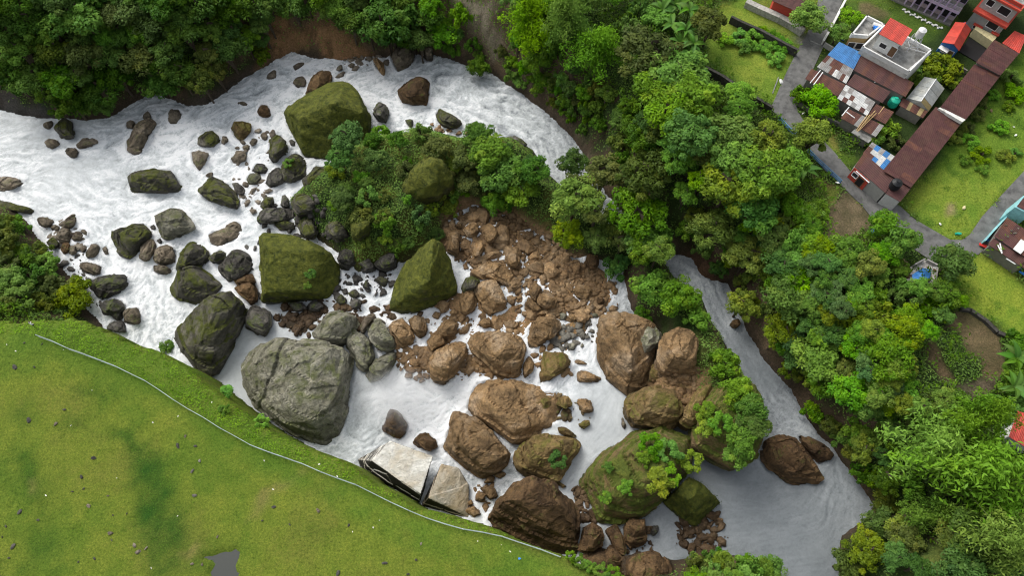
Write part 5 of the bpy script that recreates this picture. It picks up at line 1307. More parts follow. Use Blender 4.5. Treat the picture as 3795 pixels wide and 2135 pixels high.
inview = sm(-1, 1, Y + 6) * (np.abs(X) < 95)
river_d = sdist(W_RIVER, X, Y)
wild = sm(0.4, 2.0, HG - WG) * (1 - lawn) * sm(0.5, 2.0, river_d) * inview
flat_cleared = np.zeros(X.shape)
for t, s, c in MEADOW + SOIL: flat_cleared = np.maximum(flat_cleared, mask(pts(t, s), 0.6, 0.0) * sm(-3, -1, HG))
for t, s, c, a in CLIFF: flat_cleared = np.maximum(flat_cleared, 0.85 * mask(pts(t, s), 0.8))
VILLAGE = mask(pts('d', '2000,60 2120,-80 2640,-80 2640,120 2340,470 2260,530 2130,440 2180,330 1990,250'), 0.8, 0.0)
ROADZ = np.zeros(X.shape)
road_w = P(pts('d', '1985,0 2060,-5 2030,85 2005,128 1978,182 1943,262 1938,275 1956,290 2000,338 2040,380 2070,425 2107,458 2170,520 2204,562 2240,590 2290,622 2340,655 2392,662 2435,648 2462,640 2500,600 2545,528 2580,490 2680,400 2660,350 2576,430 2520,490 2470,545 2440,590 2420,604 2390,604 2348,580 2300,552 2262,518 2218,500 2180,475 2145,440 2125,415 2100,385 2062,345 2018,300 2007,280 2002,262 2010,236 2040,185 2070,120 2100,45 2122,-5 2150,-60 2000,-60'), 0.0)
ROADZ = sm(0.3, -0.3, sdist(road_w, X, Y))
NOVEG = np.maximum(ROADZ, VILLAGE)
isleveg = sm(0.3, 1.5, -sdist(W_ISLE, X, Y)) * (1 - 0.9 * mask(pts('d', '1110,490 1190,480 1290,515 1390,580 1440,640 1000,800 1050,650 1120,590'), 0.8))
spurveg = sm(0.3, 1.2, -sdist(W_SPUR, X, Y)) * (1 - mask(pts('d', '1500,770 1660,790 1760,830 1760,1000 1700,1080 1560,1060'), 0.8))
westbank = mask(pts('d', '-60,500 60,530 150,640 230,740 240,790 -60,800'), 0.8) * sm(0.6, 2, HG - WG)
dens = wild * (1 - NOVEG) * (1 - flat_cleared) * (3.6 - 1.8 * bare) + 3.6 * isleveg + 3.6 * spurveg + 2.5 * westbank
hgt = 0.5 + 0.9 * sm(-0.2, 0.4, nA) + 0 * X
tintf = 0.42 + 0.5 * nA + 0.3 * nB
v, f, c = scatter(dens, 0.2, hgt, tintf, 401)
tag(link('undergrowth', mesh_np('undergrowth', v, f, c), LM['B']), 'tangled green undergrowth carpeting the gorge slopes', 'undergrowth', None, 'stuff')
tall = wild * (1 - NOVEG) * (1 - flat_cleared) * sm(2.5, 5, river_d) * sm(3, 6, HG - WG) * sm(-0.35, 0.1, nB + 0.3 * nA)
v, f, c = scatter(2.6 * tall, 0.26, 2.2 + 2.2 * sm(-0.3, 0.4, nA + nB), 0.35 + 0.5 * nA + 0.3 * nB, 411)
tag(link('understorey', mesh_np('understorey', v, f, c), LM['D']), 'leafy understorey closing the gaps between the bank trees', 'understorey', None, 'stuff')
clear2 = np.zeros(X.shape)
for t, s, c_ in MEADOW: clear2 = np.maximum(clear2, mask(pts(t, s), 0.8, 0.0) * sm(-3, -1, HG))
for t, s, c_ in SOIL: clear2 = clear2 * (1 - mask(pts(t, s), 0.5, 0.0, 0.35))
verge = np.exp(-(np.abs(sdist(road_w, X, Y)) / .45) ** 2) * sm(-.2, .3, nB + .25)
weeds = 2.6 * verge * inview + clear2 * (1 - ROADZ) * (0.25 + 2.6 * sm(0.05, 0.45, nA * 0.6 + nB)) * inview * (1 - mask(pts('d', '2130,30 2210,20 2370,110 2200,340 2000,240'), 0.5, 0.0))
v, f, c = scatter(weeds, 0.12, 0.12 + 0.3 * sm(0.1, 0.5, nB), 0.45 + 0.4 * nA, 431)
tag(link('meadow_weeds', mesh_np('meadow_weeds', v, f, c), LM['Y']), 'patches of weeds and tall grass on the village meadows', 'weeds', None, 'stuff')
dpl = sdist(W_PLAT, X, Y)
fence_w = P(pts('d', '92,843 150,868 250,905 330,942 380,968 460,1020 560,1080 650,1128 740,1160 830,1195 920,1230 1010,1275 1090,1310 1170,1330 1250,1345 1330,1370 1410,1400 1500,1449 1600,1520'), 0.0)
north = np.interp(X.ravel(), fence_w[:, 0], fence_w[:, 1]).reshape(X.shape)
rim = sm(1.3, 0.8, dpl) * sm(0.0, 0.5, Y - north) * inview * (HG > WG + 4)
rim = np.maximum(rim, sm(0.1, -0.3, dpl) * mask(pts('d', '-60,760 90,780 140,800 95,845 40,830 -60,815'), 0.7, 0.0) * 0.5)
v, f, c = scatter(rim * (3.5 + 4.5 * sm(-0.2, 0.3, nB)), 0.12, 0.25 + 0.6 * sm(-0.1, 0.4, nA + nB), 0.45 + 0.5 * nB, 461)
tag(link('rim_grass', mesh_np('rim_grass', v, f, c), LM['L']), 'tall bright grass along the plateau rim outside the fence', 'grass', None, 'stuff')

lw = sm(0.0, -0.8, dpl) * (1 - rim) * inview * (0.25 + 2.2 * sm(0.10, 0.17, 0.26 - lc[..., 0]) + 1.2 * sm(0.1, 0.5, nB + nC * .5))
v, f, c = scatter(lw, 0.055, 0.06 + 0.06 * sm(-.2, .4, nB), 0.35 + 0.4 * nB, 481)
tag(link('lawn_tufts', mesh_np('lawn_tufts', v, f, c), LM['B']), 'short uneven grass tufts of the lawn', 'grass', None, 'stuff')

# grass coats of the mossy boulders
for o, kind, size, co, no in rock_objs:
    if kind not in 'mn': continue
    g = np.random.default_rng(abs(hash(o.name)) % 1000 if False else int(size * 100))
    k = np.nonzero((no[:, 2] > -0.15) & (co[:, 2] > 0.3))[0]
    wp = co[k] + np.array(o.location); cov = 0.5 + 1.2 * fbm(wp * 0.5, 3, 77)
    n = g.poisson(np.clip(cov, 0.05, 1.3) * (1.5 if kind == 'm' else 0.9)); k = np.repeat(k, n)
    if len(k) > 26000: k = g.choice(k, 26000, False)
    pos = co[k] + g.normal(size=(len(k), 3)) * 0.12 + no[k] * 0.04
    nr = no[k] * 0.9 + np.array([0, 0, 0.2]) + g.normal(size=(len(k), 3)) * 0.4
    up = np.clip(no[k][:, 2], 0, 1)
    v, f, c = leaves(pos, nr, g.uniform(0.05, 0.13, len(k)), np.full(len(k), 0.6), -0.15 + 0.45 * up + g.uniform(-.1, .3, len(k)) + 0.3 * fbm(pos * 0.6, 3, 5), g, g.uniform(-.2, .35, len(k)))
    ch = link('grass_cover', mesh_np('grass_cover', v, f, c), LM['O'], o); ch['kind'] = 'stuff'

# ---------------------------------------------------------------- loose rubble
ZONES = [  # sheet, zone, count of single stones, size range m, count of gravel, rock, label
    ('d', '1110,550 1200,520 1290,540 1390,600 1440,650 1430,700 1300,720 1200,700 1120,640', 60, .7, 2.2, 1500, 'b', 'loose brown stone on the rubble slope below the island'),
    ('d', '1280,640 1440,640 1560,720 1550,790 1450,810 1300,790 1250,720', 60, .6, 1.9, 1400, 'b', 'loose stone on the braided rubble bar of the upper pool'),
    ('d', '1050,800 1250,790 1300,820 1200,960 1060,950 1000,900 940,880 930,830', 45, .5, 1.4, 900, 'b', 'loose tan stone among the central boulder chain'),
    ('d', '700,760 860,750 1000,770 1080,790 900,830 740,850 690,800', 40, .4, 1.1, 500, 'r', 'loose dark stone below the green cube rock'),
    ('d', '1380,830 1480,800 1500,850 1440,900 1400,960 1390,900', 24, .3, .8, 160, 'g', 'loose pebble in the shallows left of the huge grey-topped boulder'),
    ('d', '1330,990 1420,990 1490,1050 1450,1080 1330,1060', 14, .4, .9, 80, 'o', 'loose olive pebble right of the broad brown ledge'),
    ('d', '1440,1220 1480,1240 1500,1320 1460,1310', 16, .4, 1.0, 120, 'r', 'broken brown stone between the massive dark boulder and dome rock'),
    ('d', '1710,1300 1800,1290 1840,1370 1760,1400 1690,1370', 26, .5, 1.6, 500, 'r', 'broken brown stone in the rubble heap by the dark green wedge'),
    ('d', '1170,1250 1230,1200 1250,1230 1220,1290 1180,1290', 8, .4, .9, 60, 'b', 'broken stone beside the pale slabs'),
    ('d', '850,690 1000,660 1010,740 880,760 830,740', 26, .4, 1.3, 300, 'd', 'dark stone at the small cascade between the green boulders'),
    ('d', '1000,880 1100,870 1130,960 1040,960 990,920', 14, .4, 1.0, 500, 'b', 'loose brown stone above the waterfall lip'),
    ('d', '1180,840 1420,830 1440,960 1330,970 1200,950', 20, .4, 1.2, 260, 'b', 'loose stone around the mud-capped boulder'),
    ('d', '600,620 700,600 700,720 640,760 560,700', 14, .4, 1.1, 120, 'd', 'dark stone left of the green cube rock'),
    ('d', '580,450 660,450 690,500 640,540 600,490', 14, .4, .9, 120, 't', 'pebble on the bar at the mossy slanted boulder'),
    ('d', '600,330 690,330 700,380 640,440 590,410', 16, .4, 1.0, 60, 't', 'pebble in the foam left of the giant mossy block'),
    ('d', '100,550 190,560 220,640 180,640 130,610', 18, .4, 1.0, 160, 't', 'stone on the left shore beside the thicket'),
    ('d', '130,600 230,660 260,760 230,800 170,680', 14, .4, 1.0, 160, 'd', 'dark stone on the left shore above the black slabs'),
    ('d', '1640,930 1760,930 1740,1060 1660,1040', 16, .4, 1.2, 200, 'b', 'loose tan stone in the crevice of the spur'),
    ('d', '1540,1330 1640,1330 1650,1400 1540,1400', 10, .4, 1.1, 100, 'r', 'dark stone in the shaded corner at the bottom of the gorge'),
    ('d', '630,540 800,480 850,600 700,640', 14, .5, 1.2, 160, 'd', 'dark stone among the dark rock cluster'),
    ('d', '840,150 960,140 980,165 880,175', 14, .3, .7, 120, 't', 'pebble at the foot of the brown landslip'),
    ('d', '1080,310 1190,320 1200,340 1080,330', 10, .4, .9, 60, 'b', 'brown stone on the island tip by the moss-headed rock')]

def pebble(seed):
    g = np.random.default_rng(seed); bm = bmesh.new()
    for d in unit(g, 22): bm.verts.new(tuple(d * g.uniform(0.75, 1.05) * np.array([1, 0.8, 0.62])))
    r = bmesh.ops.convex_hull(bm, input=bm.verts[:])
    me = bpy.data.meshes.new('stone'); bm.to_mesh(me); bm.free(); return me
PEB = [pebble(s) for s in range(8)]
_pm = {}
PEBV = []
for me in PEB:
    v = np.array([q.co[:] for q in me.vertices]); me.calc_loop_triangles(); PEBV.append((v, np.array([t.vertices[:] for t in me.loop_triangles])))
for zi, (t, z_, n, lo, hi, ng, kind, lab) in enumerate(ZONES):
    g = np.random.default_rng(700 + zi); w = pts(t, z_); us = [q[0] for q in w]; vs = [q[1] for q in w]
    cand = np.stack([g.uniform(min(us), max(us), 6000), g.uniform(min(vs), max(vs), 6000)], 1)
    cand = cand[inside(w, cand[:, 0], cand[:, 1])][:n + ng]
    gp = G(cand)
    n = min(n, 32 if zi < 2 else 8)
    for i, q in enumerate(gp[:n]):
        key = (int(g.integers(0, 8)), kind)
        if key not in _pm: _pm[key] = PEB[key[0]].copy(); _pm[key].materials.append(M[kind + 'd'])
        s = lo + (hi - lo) * g.random() ** 1.6
        o = link('stone', _pm[key]); o.location = (q[0], q[1], q[2] + 0.12 * s); o.scale = (s, s * g.uniform(.7, 1), s * g.uniform(.7, 1.1)); o.rotation_euler = tuple(g.uniform(-.5, .5, 2)) + (g.uniform(0, 6.28),)
        tag(o, lab, 'stone', 'loose stones: ' + lab)
    V, F, m0 = [], [], 0
    for q in gp[n:]:
        if hs(q[0], q[1]) < zw(q[0], q[1]) - .1 and g.random() > .3: continue
        pv, pf = PEBV[int(g.integers(0, 8))]; s = 0.12 + 0.95 * g.random() ** 2.4; a = g.uniform(0, 6.28); ca, sa = math.cos(a), math.sin(a)
        pv = pv * s * np.array([1, g.uniform(.7, 1), g.uniform(.6, 1)])
        V.append(np.stack([pv[:, 0] * ca - pv[:, 1] * sa, pv[:, 0] * sa + pv[:, 1] * ca, pv[:, 2]], 1) + q); F.append(pf + m0); m0 += len(pv)
    if V:
        o = link('gravel', mesh_np('gravel', np.concatenate(V), np.concatenate(F)), M[kind + 'd'])
        tag(o, 'gravel around each ' + lab, 'gravel', None, 'stuff')
# ---------------------------------------------------------------- village materials
def sheet_mat(name, c, rust=None, rough=0.6, amt=0.6):
    """corrugated sheet metal: ribs run down the slope (object space u in the vertex colour)"""
    m, nt, out = nodes(name)
    g = N(nt, 'ShaderNodeNewGeometry'); ob = N(nt, 'ShaderNodeObjectInfo'); uv = N(nt, 'ShaderNodeVertexColor', layer_name='Col')
    f = noise_n(nt, 1.3, 8, 0.7, g.outputs['Position'], 0.6)
    col = ramp(nt, f, [(0.3, tuple(q * 0.72 for q in c)), (0.55, c), (0.75, tuple(min(1, q * 1.3) for q in c))])
    if rust:
        r = noise_n(nt, 0.55, 8, 0.7, g.outputs['Position'], 1.0)
        col = mixc(nt, math_n(nt, 'MULTIPLY', ramp(nt, r, [(0.45, (0, 0, 0)), (0.62, (1, 1, 1))]), amt), col, rust)
    t = N(nt, 'ShaderNodeHueSaturation'); nt.links.new(col, t.inputs['Color'])
    nt.links.new(math_n(nt, 'MULTIPLY_ADD', ob.outputs['Random'], 0.34, 0.83), t.inputs['Value'])
    sx = N(nt, 'ShaderNodeSeparateColor'); nt.links.new(uv.outputs[0], sx.inputs[0])
    rib = math_n(nt, 'SINE', math_n(nt, 'MULTIPLY', sx.outputs[0], 2 * math.pi / 0.2))
    bsdf(nt, out, t.outputs[0], rough, bump(nt, rib, 0.6, 0.03), 0.35)
    return m
VM = {'brown': sheet_mat('brown_tin', (0.085, 0.032, 0.03), (0.10, 0.05, 0.035), 0.65), 'rust': sheet_mat('rusty_tin', (0.10, 0.04, 0.032), (0.16, 0.07, 0.035), 0.75),
      'grey': sheet_mat('grey_tin', (0.30, 0.30, 0.29), (0.14, 0.10, 0.08), 0.6), 'white': sheet_mat('pale_tin', (0.55, 0.56, 0.55), (0.3, 0.27, 0.22), 0.55, 0.4),
      'blue': sheet_mat('blue_tin', (0.035, 0.17, 0.42), (0.05, 0.2, 0.45), 0.5, 0.4), 'red': sheet_mat('red_tin', (0.52, 0.055, 0.035), (0.42, 0.07, 0.05), 0.5, 0.4),
      'clear': sheet_mat('milky_plastic', (0.40, 0.42, 0.41), (0.48, 0.46, 0.38), 0.35, 0.4), 'yellow': sheet_mat('yellowed_sheet', (0.32, 0.25, 0.11), None, 0.6)}
for n_, c_, r_ in (('wall_white', (0.74, 0.74, 0.72), 0.8), ('wall_grey', (0.36, 0.36, 0.34), 0.9), ('wall_pink', (0.58, 0.46, 0.46), 0.8), ('lilac', (0.46, 0.36, 0.50), 0.7), ('wall_red', (0.50, 0.07, 0.045), 0.7),
                   ('wall_tan', (0.42, 0.29, 0.13), 0.8), ('wall_yellow', (0.60, 0.53, 0.30), 0.8), ('cyan', (0.30, 0.62, 0.66), 0.6), ('dark', (0.018, 0.017, 0.018), 0.6), ('glass', (0.03, 0.03, 0.035), 0.15),
                   ('frame', (0.78, 0.78, 0.78), 0.5), ('timber', (0.18, 0.10, 0.055), 0.8), ('bluepaint', (0.03, 0.12, 0.34), 0.6), ('plastic_green', (0.02, 0.42, 0.28), 0.4), ('plastic_black', (0.015, 0.016, 0.018), 0.45),
                   ('plastic_blue', (0.03, 0.20, 0.62), 0.4), ('bamboo_pole', (0.46, 0.32, 0.14), 0.6), ('steel', (0.55, 0.57, 0.60), 0.4), ('rail_blue', (0.10, 0.24, 0.42), 0.5), ('hay', (0.26, 0.19, 0.10), 0.95), ('cloth_white', (0.8, 0.8, 0.82), 0.9),
                   ('cloth_dark', (0.03, 0.032, 0.04), 0.9), ('skin', (0.28, 0.16, 0.10), 0.6), ('hair', (0.012, 0.01, 0.01), 0.6), ('wall_dirty', (0.20, 0.19, 0.17), 0.95), ('litter_white', (0.8, 0.8, 0.75), 0.7), ('litter_blue', (0.05, 0.22, 0.6), 0.6),
                   ('tarp', (0.045, 0.20, 0.52), 0.55), ('debris', (0.45, 0.43, 0.40), 0.9), ('net', (0.42, 0.50, 0.50), 0.5), ('cloth_red', (0.5, 0.04, 0.03), 0.8)):
    VM[n_] = plain(n_, c_, r_, 0.18 if 'wall' not in n_ else 0.14, 2.0)
VM['concrete'] = plain('stained_concrete', (0.26, 0.26, 0.245), 0.9, 0.4, 1.2, dirt=(0.10, 0.095, 0.085))
VM['road'] = plain('road_concrete', (0.165, 0.165, 0.16), 0.9, 0.3, 0.9, bmp=0.4, dirt=(0.075, 0.075, 0.075))
VM['stonewall'] = plain('mossy_stone_wall', (0.055, 0.052, 0.045), 0.95, 0.5, 2.5, bmp=0.8)
VM['paleswall'] = plain('pale_stone_wall', (0.34, 0.33, 0.30), 0.95, 0.4, 3.0, bmp=0.8)
VM['wall_stain'] = plain('stained_white_wall', (0.62, 0.62, 0.58), 0.85, 0.2, 1.5, dirt=(0.3, 0.3, 0.27))

def patch(parent, Q, u0, u1, v0, v1, mat, lift=0.0, name='roof_sheet', th=0.05):
    """sheet on the bilinear roof quad Q (four world corners), u along the eave, v down the slope"""
    Q = np.asarray(Q, float); base = np.array(top_of(parent).location)
    def S(u, v): return (Q[0] * (1 - u) + Q[1] * u) * (1 - v) + (Q[3] * (1 - u) + Q[2] * u) * v
    L = np.linalg.norm(Q[1] - Q[0])
    c = np.array([S(u0, v0), S(u1, v0), S(u1, v1), S(u0, v1)]); c[:, 2] += lift
    V = np.concatenate([c - [0, 0, th], c]) - base
    cu = np.array([u0, u1, u1, u0] * 2) * L
    me = bpy.data.meshes.new(name); me.from_pydata([tuple(q) for q in V], [], BOXF); me.update()
    a = me.color_attributes.new('Col', 'FLOAT_COLOR', 'POINT')
    for i, q in enumerate(cu): a.data[i].color = (q, 0, 0, 1)
    return link(name, me, VM[mat], parent)

def roof(parent, Q, mat, nu, nv=1, seed=0, alt=None, p=0.0, gap=0.004):
    r_ = random.Random(seed)
    for i in range(nu):
        for j in range(nv):
            m = alt[r_.randrange(len(alt))] if alt and r_.random() < p else mat
            patch(parent, Q, i / nu + gap, (i + 1) / nu + (0.012 if i < nu - 1 else 0), j / nv, min(1, (j + 1) / nv + (0.03 if j < nv - 1 else 0)), m, 0.012 * (i % 2) + 0.02 * (nv - 1 - j) + r_.uniform(0, 0.015))

def shrink(Q, d):
    Q = np.asarray(Q, float); c = Q.mean(0); r = []
    for q in Q:
        v = (c - q)[:2]; L = np.linalg.norm(v) + 1e-6; r.append((q[0] + v[0] / L * d, q[1] + v[1] / L * d, q[2]))
    return np.array(r)

def shed(name, label, cat, sheet, text, z, wall, mat, nu, nv=1, seed=0, alt=None, p=0.0, inset=0.35, group=None):
    """tin-roofed building; z: heights of the four surveyed roof corners"""
    pt = pts(sheet, text); z = [z] * 4 if isinstance(z, (int, float)) else z
    Q = np.array([P([q], zz)[0] for q, zz in zip(pt, z)]); c = Q.mean(0)
    r = root(name, (c[0], c[1], 0), label, cat, group)
    W = shrink(Q, inset); W[:, 2] -= 0.14
    part('wall', *poly_prism(W, -0.3), VM[wall], r)
    roof(r, Q, mat, nu, nv, seed, alt, p)
    return r, Q, W

def face(a, b):
    """frame of the wall whose top runs a -> b: origin, along, outward"""
    a, b = np.array(a, float), np.array(b, float); e = b - a; e[2] = 0; L = np.linalg.norm(e); e /= L
    n = np.array([e[1], -e[0], 0.0])
    return a, e, n, L

def opening(parent, W, c0, s, z, w, h, frame='frame', pane='glass', name='window', side=1):
    """window or door on wall a->b: frame part with a pane sub-part"""
    a, e, n, L = W; n = n * side; o = np.array([a[0], a[1], 0]) + e * s * L; t = 0.09
    vf = [obox(o + np.array([0, 0, z]) + n * 0.004, e * t, n * 0.07, (0, 0, h)), obox(o + e * (w - t) + np.array([0, 0, z]) + n * 0.004, e * t, n * 0.07, (0, 0, h)),
          obox(o + e * t + np.array([0, 0, z + h - t]) + n * 0.004, e * (w - 2 * t), n * 0.07, (0, 0, t)), obox(o + e * t + np.array([0, 0, z]) + n * 0.004, e * (w - 2 * t), n * 0.12, (0, 0, t))]
    f = part(name, *join(*vf), VM[frame], parent)
    part('pane' if name == 'window' else 'panel', *obox(o + e * t + np.array([0, 0, z + t]) + n * 0.008, e * (w - 2 * t), n * 0.02, (0, 0, h - 2 * t)), VM[pane], f)
    return f

# ---------------------------------------------------------------- road
v = np.array([(q[0], q[1], 0.11) for q in road_w]); bm = bmesh.new(); vs = [bm.verts.new(q) for q in v]
fc = bm.faces.new(vs); 
if fc.normal.z < 0 or fc.calc_area() and (bm.normal_update() or fc.normal.z < 0): fc.normal_flip()
ext = bmesh.ops.extrude_face_region(bm, geom=[fc]); bmesh.ops.translate(bm, verts=[q for q in ext['geom'] if isinstance(q, bmesh.types.BMVert)], vec=(0, 0, -0.5))
bmesh.ops.triangulate(bm, faces=bm.faces[:]); bmesh.ops.recalc_face_normals(bm, faces=bm.faces[:])
me = bpy.data.meshes.new('road'); bm.to_mesh(me); bm.free()
tag(link('road', me, VM['road']), 'narrow grey concrete village lane winding down past the sheds', None, None, 'structure')
for k, (t, s) in enumerate((('7', '1380,670 1550,745 1540,760 1370,685'), ('3', '-400,560 -300,290 -285,298 -385,570'), ('6', '270,970 150,1090 160,1100 285,980'))):
    w = P(pts(t, s), 0.13); me = bpy.data.meshes.new('road_joint'); vv, ff = poly_prism(w, 0.08); me.from_pydata([tuple(q) for q in vv], [], ff); me.update()
    o = link('road_joint', me, VM['concrete'], bpy.data.objects['road'])

# ---------------------------------------------------------------- white flat-roofed house
zr = 5.6
main = P(pts('1', '1110,770 1905,1200 2289,825 1490,392'), zr); wing = P(pts('1', '930,565 1225,590 1490,392 1190,240'), zr)
c = main.mean(0); wh = root('white_house', (c[0], c[1], 0), 'white flat-roofed house with a red-roofed stair room and water tower', 'house')
def flat_roof(parent, Q, z, wallm, par=0.75, t=0.22, gapless=True):
    Q = np.asarray(Q, float).copy(); Q[:, 2] = z - par
    part('wall', *poly_prism(Q, -0.3), VM[wallm], parent)
    S = shrink(Q, 0.05); S[:, 2] = z - par + 0.03; part('roof_terrace', *poly_prism(S, z - par + 0.005), VM['concrete'], parent)
    n = len(Q); cen = Q.mean(0)
    for i in range(n):
        a, e, nn, L = face(Q[i], Q[(i + 1) % n]); inn = -nn if np.dot(cen - a, nn) < 0 else nn
        part('parapet', *obox(np.array([a[0], a[1], z - par + 0.002]) + inn * 0.003, e * L, inn * t, (0, 0, par)), VM['wall_white'], parent)
flat_roof(wh, main, zr, 'wall_stain'); flat_roof(wh, wing, zr - 0.02, 'wall_tan')
rr = P(pts('1', '1390,560 1770,760 1955,490 1585,290'), [8.0, 8.0, 8.3, 8.3])
W = shrink(rr, 0.35); W[:, 2] = 7.8; part('stair_room', *poly_prism(W, 4.9), VM['wall_white'], wh)
roof(wh, [rr[3], rr[2], rr[1], rr[0]], 'red', 5, 1, 3)
fw = face(W[0], W[1]); ws = 1 if np.dot(fw[2][:2], (W.mean(0) - W[0])[:2]) < 0 else -1
def up(o, z): 
    for q in [o] + list(o.children): q.location.z += 0
opening(wh, fw, None, 0.72, 4.95, 1.1, 2.1, 'frame', 'timber', 'door', ws)
opening(wh, fw, None, 0.2, 5.7, 1.2, 1.0, 'frame', 'glass', 'window', ws)
fw = face(main[0], main[1]); ws = 1 if np.dot(fw[2][:2], (main.mean(0) - main[0])[:2]) < 0 else -1
for s in (0.1, 0.34, 0.58, 0.82): opening(wh, fw, None, s, 2.6, 1.2, 1.3, 'frame', 'glass', 'window', ws)
fw = face(wing[0], wing[1]); ws = 1 if np.dot(fw[2][:2], (wing.mean(0) - wing[0])[:2]) < 0 else -1
for s in (0.12, 0.58): opening(wh, fw, None, s, 2.5, 1.2, 1.4, 'frame', 'glass', 'window', ws)
cs = P(pts('1', '945,575 1140,660 1235,600 1050,455'), 4.2)
part('canopy', *poly_prism(np.concatenate([cs[:, :2], np.full((4, 1), 4.35)], 1), 4.15), VM['wall_white'], wh)
for i in range(5):
    q = P(pts('1', f'{985 + 36 * i},{590 + 17 * i}'), 4.0)[0]; part('bracket', *obox(q - [0.1, 0.1, 0.5], (0.16, 0, 0), (0, 0.3, 0), (0, 0, 0.6)), VM['wall_white'], wh)
for a, b in (('1910,1185', '2250,900'), ('1880,1175', '2200,905'), ('2200,905', '1830,800')):
    part('pipe', *tube(P(pts('1', a), 5.0)[0] + [0, 0, .15], P(pts('1', b), 5.0)[0] + [0, 0, .15], 0.06), VM['frame'], wh)
# steel water tower on the roof
tb = P(pts('2', '130,800'), 4.9)[0]; tw = root('water_tower', (tb[0], tb[1], 4.88), 'white water tank on a steel frame atop the white house', 'water tank')
tv, tf = tube(tb + [0, 0, 2.6], tb + [0, 0, 3.9], 0.62, 0.62, 16); part('tank', tv, tf, VM['wall_white'], tw)
tv, tf = tube(tb + [0, 0, 3.902], tb + [0, 0, 4.1], 0.6, 0.15, 16); part('lid', tv, tf, VM['frame'], tw)
for a, b in ((-1, -1), (1, -1), (1, 1), (-1, 1)):
    part('leg', *tube(tb + [a * .75, b * .75, 0], tb + [a * .5, b * .5, 2.59], 0.06), VM['steel'], tw)
for z in (0.9, 1.8):
    k = 0.75 - 0.25 * z / 2.6
    for a, b in (((-1, -1), (1, -1)), ((1, -1), (1, 1)), ((1, 1), (-1, 1)), ((-1, 1), (-1, -1))):
        part('brace', *tube(tb + [a[0] * k, a[1] * k, z], tb + [b[0] * k, b[1] * k, z], 0.035), VM['steel'], tw)
# blue wrapped tank lying on the roof terrace
q0 = P(pts('1', '1290,400'), 5.3)[0]; q1 = P(pts('1', '1430,450'), 5.3)[0]; tk = root('roof_tank', tuple((q0 + q1) / 2 - [0, 0, .45]), 'white and blue bundle of tanks on the white house terrace', 'tank')
part('drum', *tube(q0, q1, 0.36, 0.36, 12), VM['wall_white'], tk); off = np.array([0.12, -0.72, -0.05])
part('tarpaulin', *join(tube(q0 + off, q1 + off, 0.3, 0.26, 10), tube(q0 + off * .55 + [0, 0, -.1], q1 + off * .5, .3, .3, 8)), VM['plastic_blue'], tk)

# ---------------------------------------------------------------- tin sheds
r, Q, W = shed('patchwork_shed', 'shed with blue upper roof and grey patched lower roof beside the lane', 'shed', '1', '725,700 1105,890 840,1400 350,1115', [4.0, 4.0, 3.0, 3.0], 'wall_grey', 'rust', 8, 4, 5, ['grey', 'grey', 'white'], 0.5)
for ch in [q for q in r.children if q.name.startswith('roof_sheet')]:
    i = [q for q in r.children if q.name.startswith('roof_sheet')].index(ch)
    if i % 4 < 2: ch.data.materials.clear(); ch.data.materials.append(VM['blue'])
shed('brown_shed', 'long brown tin-roofed shed against the white house wall', 'shed', '3', '1105,-106 1980,395 1835,630 930,160', [4.0, 4.0, 3.3, 3.3], 'wall_dirty', 'brown', 12, 1, 6, ['rust'], 0.3)
shed('brown_shed', 'middle brown tin-roofed shed below the long brown one', 'shed', '3', '985,235 1590,540 1450,730 845,410', [3.3, 3.3, 2.8, 2.8], 'wall_dirty', 'brown', 8, 1, 7, ['rust'], 0.3)
shed('rusty_shed', 'left rusty tin-roofed shed at the lane corner', 'shed', '3', '260,150 830,420 700,620 150,320', [3.1, 3.1, 2.6, 2.6], 'wall_dirty', 'rust', 8, 1, 8)
r, Q, W = shed('pale_shed', 'shed roofed with pale tin and a few rusty sheets', 'shed', '3', '835,420 1330,715 1195,945 690,650', [3.0, 3.0, 2.5, 2.5], 'wall_dirty', 'white', 7, 3, 9, ['rust', 'rust', 'grey'], 0.38)
shed('rusty_shed', 'rusty tin-roofed shed right of the pale roofed one', 'shed', '3', '1345,745 1645,880 1500,1085 1205,930', [2.8, 2.8, 2.4, 2.4], 'wall_dirty', 'rust', 5, 1, 10)
shed('rusty_shed', 'lowest rusty tin-roofed shed carrying bamboo poles', 'shed', '3', '885,830 1475,1110 1335,1300 745,980', [2.5, 2.5, 2.1, 2.1], 'wall_dirty', 'rust', 8, 1, 11, ['brown', 'grey'], 0.3)
w = P(pts('3', '1010,1140 1325,1300 1215,1400 930,1220'), 1.6); me_r = root('concrete_lean_to', tuple(np.append(w.mean(0)[:2], 0)), 'pale concrete slab roof at the foot of the rusty sheds', 'lean-to')
part('slab', *poly_prism(w, 1.45), VM['concrete'], me_r); S = shrink(w, .3); S[:, 2] = 1.449; part('wall', *poly_prism(S, -.3), VM['wall_dirty'], me_r)
shed('narrow_shed', 'narrow shed with brown and yellowed sheets beside the greenhouse', 'shed', '4', '0,640 425,870 345,985 -60,770', [2.3, 2.3, 2.0, 2.0], 'wall_dirty', 'rust', 7, 1, 12, ['yellow'], 0.35)
for k, (a, b) in enumerate((('1200,930', '1010,1190'), ('1240,930', '1030,1210'), ('1330,860', '1040,1190'), ('1350,900', '1050,1200'), ('1480,790', '1385,915'))):
    p0 = P(pts('3', a), 2.85)[0]; p1 = P(pts('3', b), 2.55)[0]; o = root('bamboo_pole', tuple((p0 + p1) / 2), ('short pole alone near the green tank' if k == 4 else 'bamboo pole lying in the bundle on the lowest rusty roof'), 'pole', 'bamboo poles')
    part('pole', *tube(p0, p1, 0.07, 0.05, 7), VM['bamboo_pole'], o)
